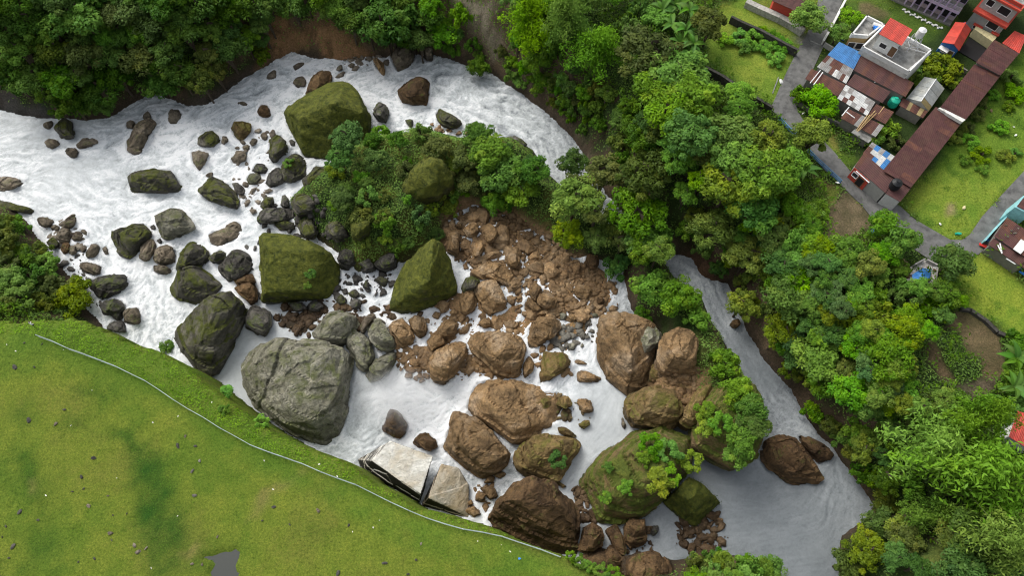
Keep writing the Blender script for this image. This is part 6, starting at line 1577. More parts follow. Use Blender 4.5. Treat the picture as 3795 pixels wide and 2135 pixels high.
for a, b, lab in (('770,945', '890,800', 'white pipe crossing the gap onto the lowest rusty roof'), ('820,860', '985,980', 'white pipe lying flat on the lowest rusty roof'), ('235,395', '410,180', 'left white pipe on the lane corner shed roof'), ('295,425', '450,215', 'right white pipe on the lane corner shed roof'), ('1320,385', '1365,325', 'short white pipe on the long brown roof')):
    p0 = P(pts('3', a), 3.15)[0]; p1 = P(pts('3', b), 3.3)[0]; o = root('roof_pipe', tuple((p0 + p1) / 2), lab, 'pipe'); part('pipe', *tube(p0, p1, 0.075, 0.075, 8), VM['frame'], o)

def tank(label, t, x, y, z, rad, h, mat):
    q = P(pts(t, f'{x},{y}'), z)[0]; o = root('water_tank', tuple(q), label, 'water tank')
    vs_, fs_ = join(tube(q, q + [0, 0, h * .8], rad, rad, 18), tube(q + [0, 0, h * .8], q + [0, 0, h], rad, rad * .45, 18)); part('body', vs_, fs_, VM[mat], o)
    part('lid', *tube(q + [0, 0, h + .002], q + [0, 0, h + .12], rad * .4, rad * .34, 14), VM[mat], o)
    for k in range(3): part('rib', *tube(q + [0, 0, h * (.15 + .22 * k)], q + [0, 0, h * (.19 + .22 * k)], rad * 1.05, rad * 1.05, 18), VM[mat], o)
tank('green plastic water tank among the tin sheds', '3', 1610, 760, 1.0, 0.75, 1.6, 'plastic_green')
tank('black plastic water tank on the long shed roof', '5', 1640, 870, 3.2, 0.75, 1.5, 'plastic_black')
tank('blue barrel beside the narrow shed', '4', 85, 935, 0, 0.4, 0.9, 'plastic_blue')
tank('blue barrel in the yard by the leafy tree', '3', 495, 640, 0, 0.4, 0.9, 'plastic_blue')
tank('green barrel under the leafy yard tree', '3', 540, 900, 0, 0.45, 1.0, 'plastic_green')
tank('dark blue barrel beside the brown soil patch', 'H', 893, 335, 0, 0.45, 0.9, 'bluepaint')

# greenhouse
ge = P(pts('4', '370,285 70,645'), 2.1); gr = P(pts('4', '562,325 305,705'), 3.5); gd = P(pts('4', '705,485 435,868'), 2.1)
c = (ge.mean(0) + gd.mean(0)) / 2; gh = root('greenhouse', (c[0], c[1], 0), 'milky plastic greenhouse with a gabled roof', 'greenhouse')
for k in range(5):
    for A_, B_ in ((ge, gr), (gd, gr)): patch(gh, [A_[0], A_[1], B_[1], B_[0]], k / 5 + .004, (k + 1) / 5 - .004, 0, 1, 'yellow' if (k == 4 and A_ is gd) else 'clear', 0.012 * (k % 2), 'plastic_panel', 0.02)
part('ridge_pole', *tube(gr[0] + [0, 0, .06], gr[1] + [0, 0, .06], .06), VM['frame'], gh)
for E in (ge, gd):
    part('side_wall', *obox(np.append(E[0][:2], 0), np.append((E[1] - E[0])[:2], 0), (0.04, 0.02, 0), (0, 0, 2.0)), VM['clear'], gh)
for i in (0, 1):
    a, b, t_ = ge[i], gd[i], gr[i]; n_ = np.append((ge[1 - i] - ge[i])[:2], 0); n_ = n_ / np.linalg.norm(n_) * 0.06
    top = [a - [0, 0, .05], t_ - [0, 0, .05], b - [0, 0, .05]]; V5 = [np.append(a[:2], 0), np.append(b[:2], 0), top[2], top[1], top[0]]; V5 = [q + n_ for q in V5]
    part('gable', np.array(V5 + [q + n_ * .3 for q in V5]), [(0, 1, 2, 3, 4), (9, 8, 7, 6, 5)] + [(j, (j + 1) % 5, 5 + (j + 1) % 5, 5 + j) for j in range(5)], VM['clear'], gh)

# ---------------------------------------------------------------- long shed in three stepped bays with a front lean-to
qa = P(pts('2', '1540,660 1960,890 1640,1262 1228,1045'), [4.6, 4.2, 4.2, 4.6]); qb = P(pts('4', '1205,75 1640,275 1062,1008 632,800'), [4.2, 3.8, 3.8, 4.2]); qc = P([(3468.6, 394.4), (3566, 452), (3376, 695), (3272, 632)], [3.8, 3.4, 3.4, 3.8])
c = qb.mean(0); ls = root('long_shed', (c[0], c[1], 0), 'very long brown tin-roofed shed running diagonally through the village', 'shed')
for Q, nu, sd_ in ((qa, 11, 1), (qb, 17, 2), (qc, 17, 3)):
    roof(ls, [Q[0], Q[3], Q[2], Q[1]], 'brown', nu, 2, sd_, ['rust'], 0.2); S = shrink(Q, .4); S[:, 2] -= .15; part('wall', *poly_prism(S, -.3), VM['wall_dirty'], ls)
part('roof_flashing', *poly_prism(P(pts('4', '600,812 1000,1048 1058,1008 640,802'), 4.15), 3.6), VM['white' if False else 'wall_stain'], ls)
r, Q, W = shed('front_shed', 'brown roofed front room with a red wall facing the lane', 'shed', '5', '1135,300 1640,730 1500,975 985,520', [3.4, 3.4, 2.9, 2.9], 'wall_grey', 'brown', 8, 1, 14, ['rust'], 0.2, 0.12)
fw = face(W[3], W[2]); ws = 1 if np.dot(fw[2][:2], (W.mean(0) - W[3])[:2]) < 0 else -1
part('red_front', *obox(np.array([W[3][0], W[3][1], 0]) + fw[2] * ws * .004, fw[1] * fw[3] * .52, fw[2] * ws * .12, (0, 0, 2.6)), VM['wall_red'], r)
fw2 = (fw[0] + fw[2] * ws * .13, fw[1], fw[2], fw[3]); opening(r, fw2, None, .24, 0.1, 1.1, 2.0, 'timber', 'dark', 'door', ws); opening(r, fw2, None, .05, 1.1, 1.0, 1.0, 'frame', 'glass', 'window', ws)
part('gutter', *tube(W[3] + fw[2] * ws * .45 + fw[1] * .6, W[3] + fw[2] * ws * .45 + fw[1] * fw[3] * .55, .09), VM['frame'], r)
r, Q, W = shed('end_shed', 'brown roofed end room with a white end wall at the lane', 'shed', '5', '1645,735 1932,890 1748,1122 1505,985', [3.3, 3.1, 2.8, 2.9], 'wall_white', 'brown', 4, 1, 15, None, 0, 0.1)
r, Q, W = shed('patched_lean_to', 'lean-to roofed with a chequer of blue white and brown sheets', 'lean-to', '5', '1275,120 1655,360 1470,585 1120,300', [3.0, 3.2, 3.3, 3.2], 'wall_dirty', 'white', 5, 3, 21, ['blue', 'rust', 'blue', 'grey'], 0.7)

# ---------------------------------------------------------------- red gabled house
def gable(name, label, sheet, lft, rdg, rgt, ze, zrg, wall, mat, n, gm=None):
    A_, R_, B_ = P(pts(sheet, lft), ze), P(pts(sheet, rdg), zrg), P(pts(sheet, rgt), ze); c = (A_.mean(0) + B_.mean(0)) / 2
    r = root(name, (c[0], c[1], 0), label, 'house')
    roof(r, [A_[0], A_[1], R_[1], R_[0]], mat, n, 1, 1); roof(r, [B_[0], B_[1], R_[1], R_[0]], mat, n, 1, 2)
    part('ridge_cap', *tube(R_[0] + [0, 0, .05], R_[1] + [0, 0, .05], .1), VM[mat], r)
    a0, a1, b0, b1 = (shrink([A_[0], A_[1], B_[1], B_[0]], .3)[i] for i in (0, 1, 3, 2)); m0 = (a0 + b0) / 2; m1 = (a1 + b1) / 2
    V = [(*q[:2], -.3) for q in (a0, a1, b1, b0)] + [(*q[:2], ze - .12) for q in (a0, a1, b1, b0)] + [(*m0[:2], zrg - .2), (*m1[:2], zrg - .2)]
    part('wall', np.array(V), [(0, 1, 5, 4), (2, 3, 7, 6), (1, 2, 6, 9, 5), (3, 0, 4, 8, 7), (0, 3, 2, 1), (4, 5, 9, 8), (6, 7, 8, 9)], VM[wall], r)
    return r, (a0, a1, b0, b1)
r, (a0, a1, b0, b1) = gable('red_gabled_house', 'small house with a red gabled roof and blue gable end', '2', '890,360 660,705', '1055,375 858,738', '1155,490 948,852', 2.7, 3.9, 'bluepaint', 'red', 6)
fw = face(a1, b1); ws = 1 if np.dot(fw[2][:2], (a0 - a1)[:2]) < 0 else -1
opening(r, fw, None, .15, .9, 1.0, 1.1, 'frame', 'glass', 'window', ws); opening(r, fw, None, .58, 0.05, .9, 1.9, 'frame', 'timber', 'door', ws)
w = P(pts('2', '650,745 790,830 745,885 600,800'), 2.0); part('awning', *poly_prism(w, 1.94), VM['white'] if False else VM['wall_white'], r)
shed('red_roofed_house', 'house with a plain red tin roof behind the long shed', 'house', '2', '1880,510 2080,600 1960,890 1670,715', [3.4, 3.4, 3.0, 3.0], 'wall_grey', 'red', 5, 1, 22)
shed('red_roofed_house', 'red tin roof at the right edge beside the bamboo', 'house', 'L', '1985,205 2200,270 2110,520 1920,400', [3.2, 3.2, 2.8, 2.8], 'wall_white', 'red', 6, 1, 23)

# ---------------------------------------------------------------- pink two-storey house
f0, f1 = P(pts('2', '-500,-140 785,442'), 0.0); e = f1 - f0; L = np.linalg.norm(e); e /= L; nb = np.array([-e[1], e[0], 0]); nb = nb if nb[1] > 0 else -nb
ph = root('pink_house', tuple((f0 + f1) / 2), 'two-storey pink and lilac house with an open veranda', 'house'); Hs = 3.0
part('plinth', *obox(f0 + [0, 0, -.2], e * L, nb * 7.5, (0, 0, .5)), VM['wall_dirty'], ph)
part('wall', *obox(f0 + nb * 1.2 + [0, 0, .3], e * L, nb * 6, (0, 0, Hs - .3)), VM['wall_pink'], ph)
part('balcony_slab', *obox(f0 + [0, 0, Hs], e * L, nb * 7.3, (0, 0, .22)), VM['wall_grey'], ph)
part('upper_wall', *obox(f0 + nb * 1.3 + [0, 0, Hs + .22], e * L, nb * 5.8, (0, 0, 2.7)), VM['wall_grey'], ph)
part('roof_slab', *obox(f0 + nb * .2 + [0, 0, 2 * Hs - .05], e * (L + .4), nb * 7.2, (0, 0, .22)), VM['lilac'], ph)
part('balcony_edge', *obox(f0 - nb * .06 + [0, 0, Hs - .25], e * L, nb * .055, (0, 0, .5)), VM['lilac'], ph)
wl_ = (f0 + nb * 1.2, e, -nb, L); wl2 = (f0 + nb * 1.3, e, -nb, L)
for k in range(7):
    s = 0.40 + 0.085 * k
    part('column', *obox(f0 + e * (s * L - .1) + nb * .1 + [0, 0, .3], e * .25, nb * .25, (0, 0, Hs - .3)), VM['lilac'], ph)
    part('upper_column', *obox(f0 + e * (s * L - .1) + nb * .1 + [0, 0, Hs + .22], e * .22, nb * .22, (0, 0, 2.7)), VM['lilac'], ph)
    opening(ph, wl_, None, s + .012, .35 if k % 2 else 1.1, 1.0, 2.1 if k % 2 else 1.2, 'lilac', 'dark', 'door' if k % 2 else 'window', 1)
    opening(ph, wl2, None, s + .012, Hs + .9, 1.1, 1.3, 'lilac', 'glass', 'window', 1)
for k in range(3): part('railing', *tube(f0 + e * L * .4 + nb * .05 + [0, 0, Hs + .45 + .25 * k], f1 + nb * .05 + [0, 0, Hs + .45 + .25 * k], .03), VM['lilac'], ph)

# ---------------------------------------------------------------- grey and red three-storey house
f0, f1 = P(pts('2', '1060,385 1545,655'), 0.6); f0[2] = f1[2] = 0; e = f1 - f0; L = np.linalg.norm(e); e /= L; nb = np.array([-e[1], e[0], 0]); nb = nb if nb[1] > 0 else -nb
gh2 = root('grey_house', tuple((f0 + f1) / 2), 'tall unpainted grey house with red awning bands', 'house')
part('wall', *obox(f0, e * L, nb * 8, (0, 0, 3.6)), VM['wall_grey'], gh2); part('upper_wall', *obox(f0 + nb * .4 + [0, 0, 4.0], e * L, nb * 7.6, (0, 0, 2.9)), VM['wall_grey'], gh2)
part('awning_band', *obox(f0 - nb * .7 - e * .3 + [0, 0, 3.6], e * (L + .6), nb * 9, (0, 0, .4)), VM['wall_red'], gh2); part('awning_band', *obox(f0 - nb * .3 - e * .3 + [0, 0, 6.9], e * (L + .6), nb * 8.6, (0, 0, .35)), VM['wall_red'], gh2)
part('roof_terrace', *obox(f0 + nb * .1 + [0, 0, 7.251], e * L, nb * 7.8, (0, 0, .1)), VM['concrete'], gh2); part('parapet', *obox(f0 + nb * .1 + [0, 0, 7.353], e * L, nb * .2, (0, 0, .6)), VM['wall_red'], gh2)
W1 = (f0, e, -nb, L); W2 = (f0 + nb * .4, e, -nb, L)
opening(gh2, W1, None, .5, 1.9, 1.9, 1.4, 'frame', 'dark', 'window', 1); opening(gh2, W2, None, .5, 4.7, 1.9, 1.5, 'frame', 'dark', 'window', 1); opening(gh2, W1, None, .22, .5, 1.3, .8, 'frame', 'glass', 'window', 1); opening(gh2, W1, None, .8, .3, 1.0, 1.3, 'frame', 'glass', 'window', 1); opening(gh2, W2, None, .1, 4.9, 1.2, 1.3, 'frame', 'dark', 'window', 1)
part('awning', *obox(f0 + e * .2 * L - nb * .6 + [0, 0, 1.45], e * 1.6, nb * .595, (0, 0, .12)), VM['wall_red'], gh2); part('awning', *obox(f0 + e * .78 * L - nb * .6 + [0, 0, 1.75], e * 1.3, nb * .595, (0, 0, .12)), VM['wall_red'], gh2)
w = P(pts('2', '1120,605 1425,815 1490,720 1140,550'), 0.0)
yb = root('yellow_annex', tuple(w.mean(0)), 'low cream yard wall below the tall grey house', 'wall'); T_ = w.copy(); T_[:, 2] = 1.5; part('wall', *poly_prism(T_, -.2), VM['wall_yellow'], yb); part('coping', *poly_prism(np.concatenate([T_[:, :2], np.full((4, 1), 1.6)], 1), 1.502), VM['wall_yellow'], yb)
w = P(pts('2', '1110,625 1410,830 1230,1040 940,870'), 0.0); o = part('yard', *poly_prism(np.concatenate([w[:, :2], np.full((4, 1), .16)], 1), -.2), VM['dark'], yb); o.name = 'tarred_yard'

# ---------------------------------------------------------------- brown roofed house at the top, turquoise house at the right
shed('brown_roofed_house', 'brown roofed house at the top edge behind the pale wall', 'house', '7', '770,-160 1330,-60 1150,190 735,5', [3.4, 3.4, 2.9, 2.9], 'wall_red', 'brown', 8, 1, 31)
shed('brown_roofed_house', 'brown patched roof with strewn stones beside the turquoise fence', 'house', '6', '890,655 1400,1000 1190,1215 720,905', [3.3, 3.3, 2.9, 2.9], 'wall_dirty', 'brown', 8, 2, 32, ['rust'], .3)
shed('brown_lean_to', 'lower brown lean-to roof with white pipes at the right edge', 'lean-to', '6', '715,925 1200,1235 1120,1330 640,1010', [2.6, 2.6, 2.2, 2.2], 'wall_dirty', 'brown', 7, 1, 33)
w = P(pts('6', '1075,940 1180,1010 1070,1135 970,1070'), 3.2); o = root('roof_sheet_patch', tuple(w.mean(0)), 'white sheet laid over the stone-strewn brown roof', 'sheet'); part('sheet', *poly_prism(w, 3.16), VM['wall_white'], o)
r, Q, W = shed('turquoise_house', 'turquoise walled house with a brown roof at the right edge', 'house', '6', '1020,510 1120,380 1300,430 1200,600', [4.0, 4.2, 4.2, 4.0], 'cyan', 'brown', 4, 1, 34, None, 0, -0.2)
for k, (u, v) in enumerate(((900, 680), (950, 830), (1000, 860), (1040, 800), (880, 760), (985, 865), (900, 910))):
    q = P(pts('6', f'{u},{v}'), 3.25)[0]; o = link('roof_stone', PEB[k % 8].copy(), M['g']); o.location = q; o.scale = (.22, .18, .16); tag(o, 'stone weighing down the brown roof beside the turquoise fence', 'stone', 'roof stones')
for a, b, lab in (('770,1020', '825,1130', 'left white pipe on the brown lean-to'), ('798,995', '825,1120', 'right white pipe on the brown lean-to'), ('880,1195', '1000,1270', 'white pipe at the lean-to eave')):
    p0, p1 = P(pts('6', a), 2.7)[0], P(pts('6', b), 2.7)[0]; o = root('roof_pipe', tuple((p0 + p1) / 2), lab, 'pipe'); part('pipe', *tube(p0, p1, .08, .08, 8), VM['frame'], o)
for x, y, s, m_, lab in ((590, 1030, .9, 'cloth_red', 'red cloth over the fence corner by the turquoise fence'), (650, 960, .7, 'plastic_blue', 'blue bucket heap behind the turquoise fence'), (930, 1270, 1.5, 'cloth_red', 'red tarpaulin below the brown lean-to'), (715, 1165, .9, 'bluepaint', 'blue cloth below the brown lean-to'), (1045, 1310, .8, 'plastic_blue', 'blue tub at the lean-to corner'), (1100, 1390, .7, 'plastic_blue', 'pale blue tub at the right picture edge')):
    q = P(pts('6', f'{x},{y}'), .4)[0]; o = link('yard_clutter', PEB[int(x) % 8].copy(), VM[m_]); o.location = q; o.scale = (s, .5 * s, .35 * s); o.rotation_euler = (0, 0, -.6); tag(o, lab, 'clutter')
# ---------------------------------------------------------------- walls and railings
def wall_run(name, label, cat, sheet, text, h, t, mat, cop=None, zt=None):
    w = P(pts(sheet, text), zt if zt is not None else h); c = w.mean(0); r = root(name, (c[0], c[1], 0), label, cat)
    for i in range(len(w) - 1):
        a, e, n, L = face(w[i], w[i + 1]); a = np.array([a[0], a[1], -.4]); k = max(1, int(L / 2.5))
        for j in range(k): part('wall_block', *obox(a + e * (L * j / k) + n * (0.01 * (j % 2)), e * (L / k - .02), n * t, (0, 0, h + .4 + .05 * ((j * 7) % 3))), VM[mat], r)
        if cop: part('coping', *obox(a + e * .01 - n * .06 + [0, 0, h + .4 + .103], e * L, n * (t + .12), (0, 0, .12)), VM[cop], r)
    return r
wall_run('stone_wall', 'dark mossy stone wall across the upper meadow', 'wall', '7', '60,250 220,330 400,410 560,480 760,590 960,700 1190,820', 1.5, .45, 'stonewall')
wall_run('stone_wall', 'dark stone wall stub at the meadow\'s lower left end', 'wall', 'C', '1465,495 1590,560 1705,640', 1.6, .45, 'stonewall')
wall_run('stone_wall', 'dark stone wall running down to the lane', 'wall', 'C', '1790,690 1880,745 1970,800', 1.5, .45, 'stonewall')
wall_run('stone_wall', 'pale stone wall in front of the top brown roofed house', 'wall', '7', '330,-30 520,60 700,140 900,230 1100,340 1300,470', 1.2, 1.0, 'paleswall')
wall_run('roadside_wall', 'white-topped low wall along the lane by the white house', 'wall', '1', '850,-20 760,150 700,270 580,500 470,690', .9, .25, 'wall_stain', 'wall_white')
wall_run('yard_wall', 'thin grey wall between the lane and the blue roofed shed', 'wall', '1', '495,700 640,785', 1.0, .2, 'wall_grey')
wall_run('turquoise_fence', 'turquoise sheet fence along the lane at the right edge', 'fence', '6', '920,620 830,720 720,840 610,965', 1.5, .12, 'cyan')
wall_run('garden_wall', 'dark garden wall below the shrubs left of the hay heap', 'wall', 'H', '660,620 740,700 800,780', 1.0, .3, 'stonewall')
wall_run('garden_wall', 'short dark garden wall meeting the first at an angle', 'wall', 'H', '790,750 870,680', 1.0, .3, 'stonewall')
wall_run('garden_wall', 'dark garden wall above the banana plant on the slope', 'wall', 'H', '905,935 990,1025', 1.0, .3, 'stonewall')
wall_run('field_wall', 'mossy stone edge along the large ploughed plot', 'wall', 'H', '1560,890 1640,900 1760,980 1850,1070 1900,1090', .6, .5, 'stonewall')
wall_run('field_wall', 'thin stone edge between the garden and greenhouse shrubs', 'wall', '4', '920,70 1100,175', .8, .25, 'wall_dirty')
wall_run('yard_wall', 'grey yard wall at the foot of the rusty sheds', 'wall', '3', '20,690 130,740 300,860 480,930 700,1030 960,1180', .8, .3, 'wall_dirty')
# white stones lining the pink house garden
for k in range(22):
    t_ = k / 21; q = P(pts('2', f'{20 + 640 * t_},{150 + 310 * t_ + 14 * ((k * 5) % 3)}'), .15)[0]; o = link('edging_stone', PEB[k % 8].copy(), VM['litter_white']); o.location = q; o.scale = (.34, .26, .22); o.rotation_euler = (0, 0, k * 1.7)
    tag(o, 'whitewashed stone edging the grass before the pink house, ' + 'first second third fourth fifth sixth seventh eighth ninth tenth eleventh twelfth thirteenth fourteenth fifteenth sixteenth seventeenth eighteenth nineteenth twentieth twenty-first twenty-second'.split()[k] + ' from left', 'stone', 'white edging stones')

def railing(label, sheet, text):
    w = P(pts(sheet, text), 0.9); c = w.mean(0); r = root('road_railing', (c[0], c[1], 0), label, 'railing')
    for i in range(len(w) - 1):
        for z in (0, -.35, -.65): part('rail', *tube(w[i] + [0, 0, z], w[i + 1] + [0, 0, z], .075), VM['rail_blue'], r)
        L = np.linalg.norm(w[i + 1] - w[i]); n = max(1, int(L / 1.8))
        for j in range(n + 1):
            q = w[i] + (w[i + 1] - w[i]) * j / n; part('post', *tube(np.array([q[0], q[1], -.6]), q + [0, 0, .05], .07), VM['rail_blue'], r)
railing('blue pipe railing along the lower lane', '5', '220,235 330,350 770,760')
railing('blue pipe railing at the lane bend under the trees', 'D', '195,880 270,960 345,1022')

# ---------------------------------------------------------------- fence along the plateau rim
fp = P(pts('d', '92,843 150,868 250,905 330,942 380,968 460,1020 560,1080 650,1128 740,1160 830,1195 920,1230 1010,1275 1090,1310 1170,1330 1250,1345 1330,1370 1410,1400'), 1.1)
seg = np.cumsum(np.r_[0, np.linalg.norm(np.diff(fp, axis=0), axis=1)]); nP = int(seg[-1] / 2.4)
fq = np.stack([np.interp(np.linspace(0, seg[-1], nP + 1), seg, fp[:, k]) for k in range(3)], 1)
g_ = np.random.default_rng(4); fq[:, :2] += g_.normal(size=(nP + 1, 2)) * .07; fq[:, 2] = hs(fq[:, 0], fq[:, 1]) + 1.12 + g_.normal(size=nP + 1) * .04
fr = root('wire_fence', tuple(fq[nP // 2] - [0, 0, 1.12]), 'sagging wire fence with grey posts along the plateau rim', 'fence')
for i in range(nP + 1):
    part('post', *tube(fq[i] - [0, 0, 1.5], fq[i] + [0, 0, .08], .05, .045, 6), VM['steel'], fr)
    if i < nP:
        a, b = fq[i], fq[i + 1]; mid = (a + b) / 2 - [0, 0, .05]
        part('top_rail', *join(tube(a, mid, .034, .034, 6), tube(mid, b, .034, .034, 6)), VM['net'], fr)
        wires = [tube(a - [0, 0, z], b - [0, 0, z], .013, .013, 4) for z in (.25, .5, .75, 1.0)]
        for j in range(9):
            t_ = j / 9; wires.append(tube(a + (b - a) * t_ - [0, 0, .03], a + (b - a) * min(1, t_ + .16) - [0, 0, 1.02], .011, .011, 4)); wires.append(tube(a + (b - a) * min(1, t_ + .16) - [0, 0, .03], a + (b - a) * t_ - [0, 0, 1.02], .011, .011, 4))
        part('wire_mesh', *join(*wires), VM['net'], fr)

# ---------------------------------------------------------------- lawn: stones, litter, puddle
STN = {'d': [(485, 195, .5, 'd'), (217, 275, .85, 'd'), (420, 303, .7, 't'), (705, 560, .75, 'd'), (1340, 468, .85, 'd'), (1395, 398, .5, 't'), (1473, 470, .5, 'd'), (1503, 578, .6, 'g'), (1450, 658, .6, 'g'), (1465, 843, .65, 'g'), (613, 703, .65, 'd'), (628, 792, .35, 'd'), (545, 813, .4, 'd'), (664, 917, .75, 't'), (148, 968, .75, 'd'), (287, 1028, .5, 'd'), (44, 1077, .4, 'd'), (97, 1227, .8, 'd'), (830, 1128, .8, 't'), (1012, 1220, .65, 't'), (1101, 1243, .55, 't'), (1045, 1270, .85, 't'), (712, 1320, .45, 'd'), (589, 1347, .4, 'd'), (66, 1315, .35, 'd'), (850, 993, .3, 'd'), (955, 980, .3, 'd'), (812, 845, .35, 't'), (840, 1180, .35, 'd'), (15, 1158, .3, 'd'), (1448, 1360, .5, 't'), (1520, 1362, .5, 't'), (1640, 1155, .4, 't')]}
LAWN = [('I', *q) for q in STN['d']] + [('J', 130, 930, .6, 'd'), ('J', 465, 957, .7, 't'), ('J', 695, 1068, .45, 'd'), ('J', 968, 1353, .8, 'd'), ('J', 1203, 1328, .45, 'd'), ('J', 615, 1430, .75, 'd'), ('J', 1148, 1438, .5, 'd'), ('J', 250, 1063, .35, 'd'), ('J', 1242, 1208, .4, 't'), ('J', 44, 1033, .35, 'd'), ('E', 110, 1345, .95, 'd'), ('E', 318, 1172, .4, 'd'), ('E', 185, 1162, .4, 'd'), ('E', 260, 1345, .4, 'd')]
LSO = {'d': [], 't': []}
for k, (t, x, y, s, kd) in enumerate(LAWN):
    q = P(pts(t, f'{x},{y}'), .08)[0]; q[2] = hs(q[0], q[1]) + .06; o = link('lawn_stone', PEB[k % 8].copy(), M[kd + 'd']); o.location = q; o.scale = (s * .55, s * .42, s * .32); o.rotation_euler = (0, 0, k * 2.1)
    tag(o, 'dark stone lying on the open lawn' if kd == 'd' else 'pale stone lying on the open lawn', 'stone', 'dark lawn stones' if kd == 'd' else 'pale lawn stones'); LSO['d' if kd == 'd' else 't'].append((src(t, x, y)[1], src(t, x, y)[0], o))
def rank(made, label):
    ORD = 'first second third fourth fifth sixth seventh eighth ninth tenth'.split(); made.sort(key=lambda q: q[0]); nr = max(1, math.ceil(len(made) / 8))
    for j in range(nr):
        for i, q in enumerate(sorted(made[j * len(made) // nr:(j + 1) * len(made) // nr], key=lambda q: q[1])):
            q[2]['label'] = label + ', ' + ORD[i] + ' from left' + (' in top row' if j == 0 else (' in bottom row' if j == nr - 1 else ' in ' + ORD[j] + ' row'))
LITO = []
LIT = [('I', q) for q in ((695, 50), (1095, 223), (1343, 245), (1443, 296), (345, 843), (1130, 940), (1338, 998), (1117, 1030), (1140, 1392), (1990, 583), (880, 712), (1718, 380), (1583, 130), (612, 92), (1152, 292), (975, 890), (535, 316))] + [('J', q) for q in ((395, 690), (605, 695), (938, 918), (928, 1030), (828, 1065), (880, 1085), (500, 933), (125, 797), (1583, 1068), (1668, 1187), (1875, 1250), (1915, 1265), (1932, 1292), (1848, 1212), (1665, 1243), (58, 580), (155, 577), (463, 600), (1108, 1140), (725, 1117))] + [('E', q) for q in ((65, 1232), (120, 1225), (450, 1203), (480, 1215), (505, 1220), (52, 1175))]
LIT = LIT[::2]
for k, (t, (x, y)) in enumerate(LIT):
    q = P(pts(t, f'{x},{y}'), .05)[0]; q[2] = hs(q[0], q[1]) + .04; o = link('litter_scrap', PEB[k % 8].copy(), VM['litter_white']); s = .07 + .07 * ((k * 7) % 5) / 4; o.location = q; o.scale = (s * 1.3, s * .8, .05); o.rotation_euler = (.1, .05, k * 1.3)
    tag(o, 'white scrap of litter on the lawn', 'litter', 'white litter on the lawn'); LITO.append((src(t, x, y)[1], src(t, x, y)[0], o))
rank(LITO, 'white scrap of litter on the lawn'); rank(LSO['d'], 'dark stone on the open lawn'); rank(LSO['t'], 'pale stone on the open lawn')
q = P(pts('J', '1985,1320'), .1)[0]; o = link('litter_scrap', PEB[2].copy(), VM['litter_blue']); o.location = q; o.scale = (.22, .2, .1); tag(o, 'blue scrap of litter on the lawn near the fence end', 'litter')
w = P(pts('I', '1380,1200 1800,1200 1850,1400 1850,1650 1300,1650 1350,1400'), 0.0)
w[:, 2] = -0.27
m_, nt, out_ = nodes('puddle_water'); bsdf(nt, out_, (0.035, 0.04, 0.034), 0.35, bump(nt, noise_n(nt, 3.0, 4, .5, N(nt, 'ShaderNodeNewGeometry').outputs['Position']), .12, .05), .5)
me = bpy.data.meshes.new('puddle'); vv, ff = poly_prism(w, w[0, 2] - .3); me.from_pydata([tuple(q) for q in vv], [], ff); me.update(); tag(link('puddle', me, m_), 'shallow grey puddle at the bottom of the lawn', None, None, 'structure')
for k, (t, x, y, s, m2, lab) in enumerate((('6', 250, 868, .75, 'plastic_green', 'green plastic sack on the meadow by the road junction'), ('6', 330, 525, .6, 'wall_yellow', 'yellowish stone on the meadow by the long shed'), ('6', 15, 742, .4, 'litter_white', 'round white stone on the meadow by the road bend'), ('5', 700, 800, .55, 'litter_white', 'white sack at the end of the blue railing'), ('3', 125, 900, .55, 'litter_white', 'white sack in the yard of the tin sheds'), ('7', 888, 1372, .9, 'wall_white', 'white block at the lane edge beside the meadow'), ('7', 728, 640, .4, 'litter_white', 'white scrap on the dark meadow wall'), ('7', 935, 762, .4, 'litter_white', 'white scrap below the dark meadow wall'), ('3', 225, 860, .9, 'plastic_blue', 'blue bundle under the leafy yard tree'), ('4', 1870, 1130, .3, 'litter_white', 'white litter on the weedy meadow right of the shed'), ('4', 1900, 1270, .45, 'litter_white', 'larger white litter on the weedy meadow right of the shed'), ('4', 1490, 855, .5, 'hay', 'rusty litter heap beside the long shed'), ('1', 780, 655, .5, 'plastic_blue', 'blue basin in the yard of the white house'), ('1', 885, 600, .9, 'wall_white', 'white cabinet beside the white house'))):
    q = P(pts(t, f'{x},{y}'), .2)[0]; o = link('yard_object', PEB[(k * 3) % 8].copy(), VM[m2]); o.location = q; o.scale = (s * .7, s * .5, s * .5); o.rotation_euler = (0, 0, k); tag(o, lab, 'clutter')

# ruin with tarpaulin, hay heap, manholes
w = P(pts('H', '1165,600 1265,545 1370,600 1350,745 1240,835 1150,845'), 0.0); ru = root('ruined_hut', tuple(w.mean(0)), 'collapsed hut of pale debris under a blue tarpaulin', 'ruin')
T_ = w.copy(); T_[:, 2] = .5; part('floor', *poly_prism(T_, -.3), VM['debris'], ru)
for a, b, h in ((0, 1, 1.3), (1, 2, 1.1), (2, 3, .8), (4, 5, .6)):
    A_, e_, n_, L_ = face(w[a], w[b]); part('broken_wall', *obox(A_ + e_ * .3, e_ * (L_ - .6), n_ * .2, (0, 0, h)), VM['debris'], ru)
gn = 16; tv = []; tq = P(pts('H', '1185,650 1270,598 1340,605 1320,690 1235,722 1190,690'), .9); cx = tq.mean(0)
for r_i in range(gn):
    for a_i in range(24):
        t_ = a_i / 24 * 6; i0 = int(t_) % 6; edge = tq[i0] * (1 - t_ % 1) + tq[(i0 + 1) % 6] * (t_ % 1); q = cx + (edge - cx) * ((r_i + .02) / (gn - 1)); tv.append(q + [0, 0, .35 * (1 - (r_i / gn) ** 2) + .18 * float(vn(np.array([q * 1.6]), 9)[0])])
tf = [(r_i * 24 + a, r_i * 24 + (a + 1) % 24, (r_i + 1) * 24 + (a + 1) % 24, (r_i + 1) * 24 + a) for r_i in range(gn - 1) for a in range(24)]
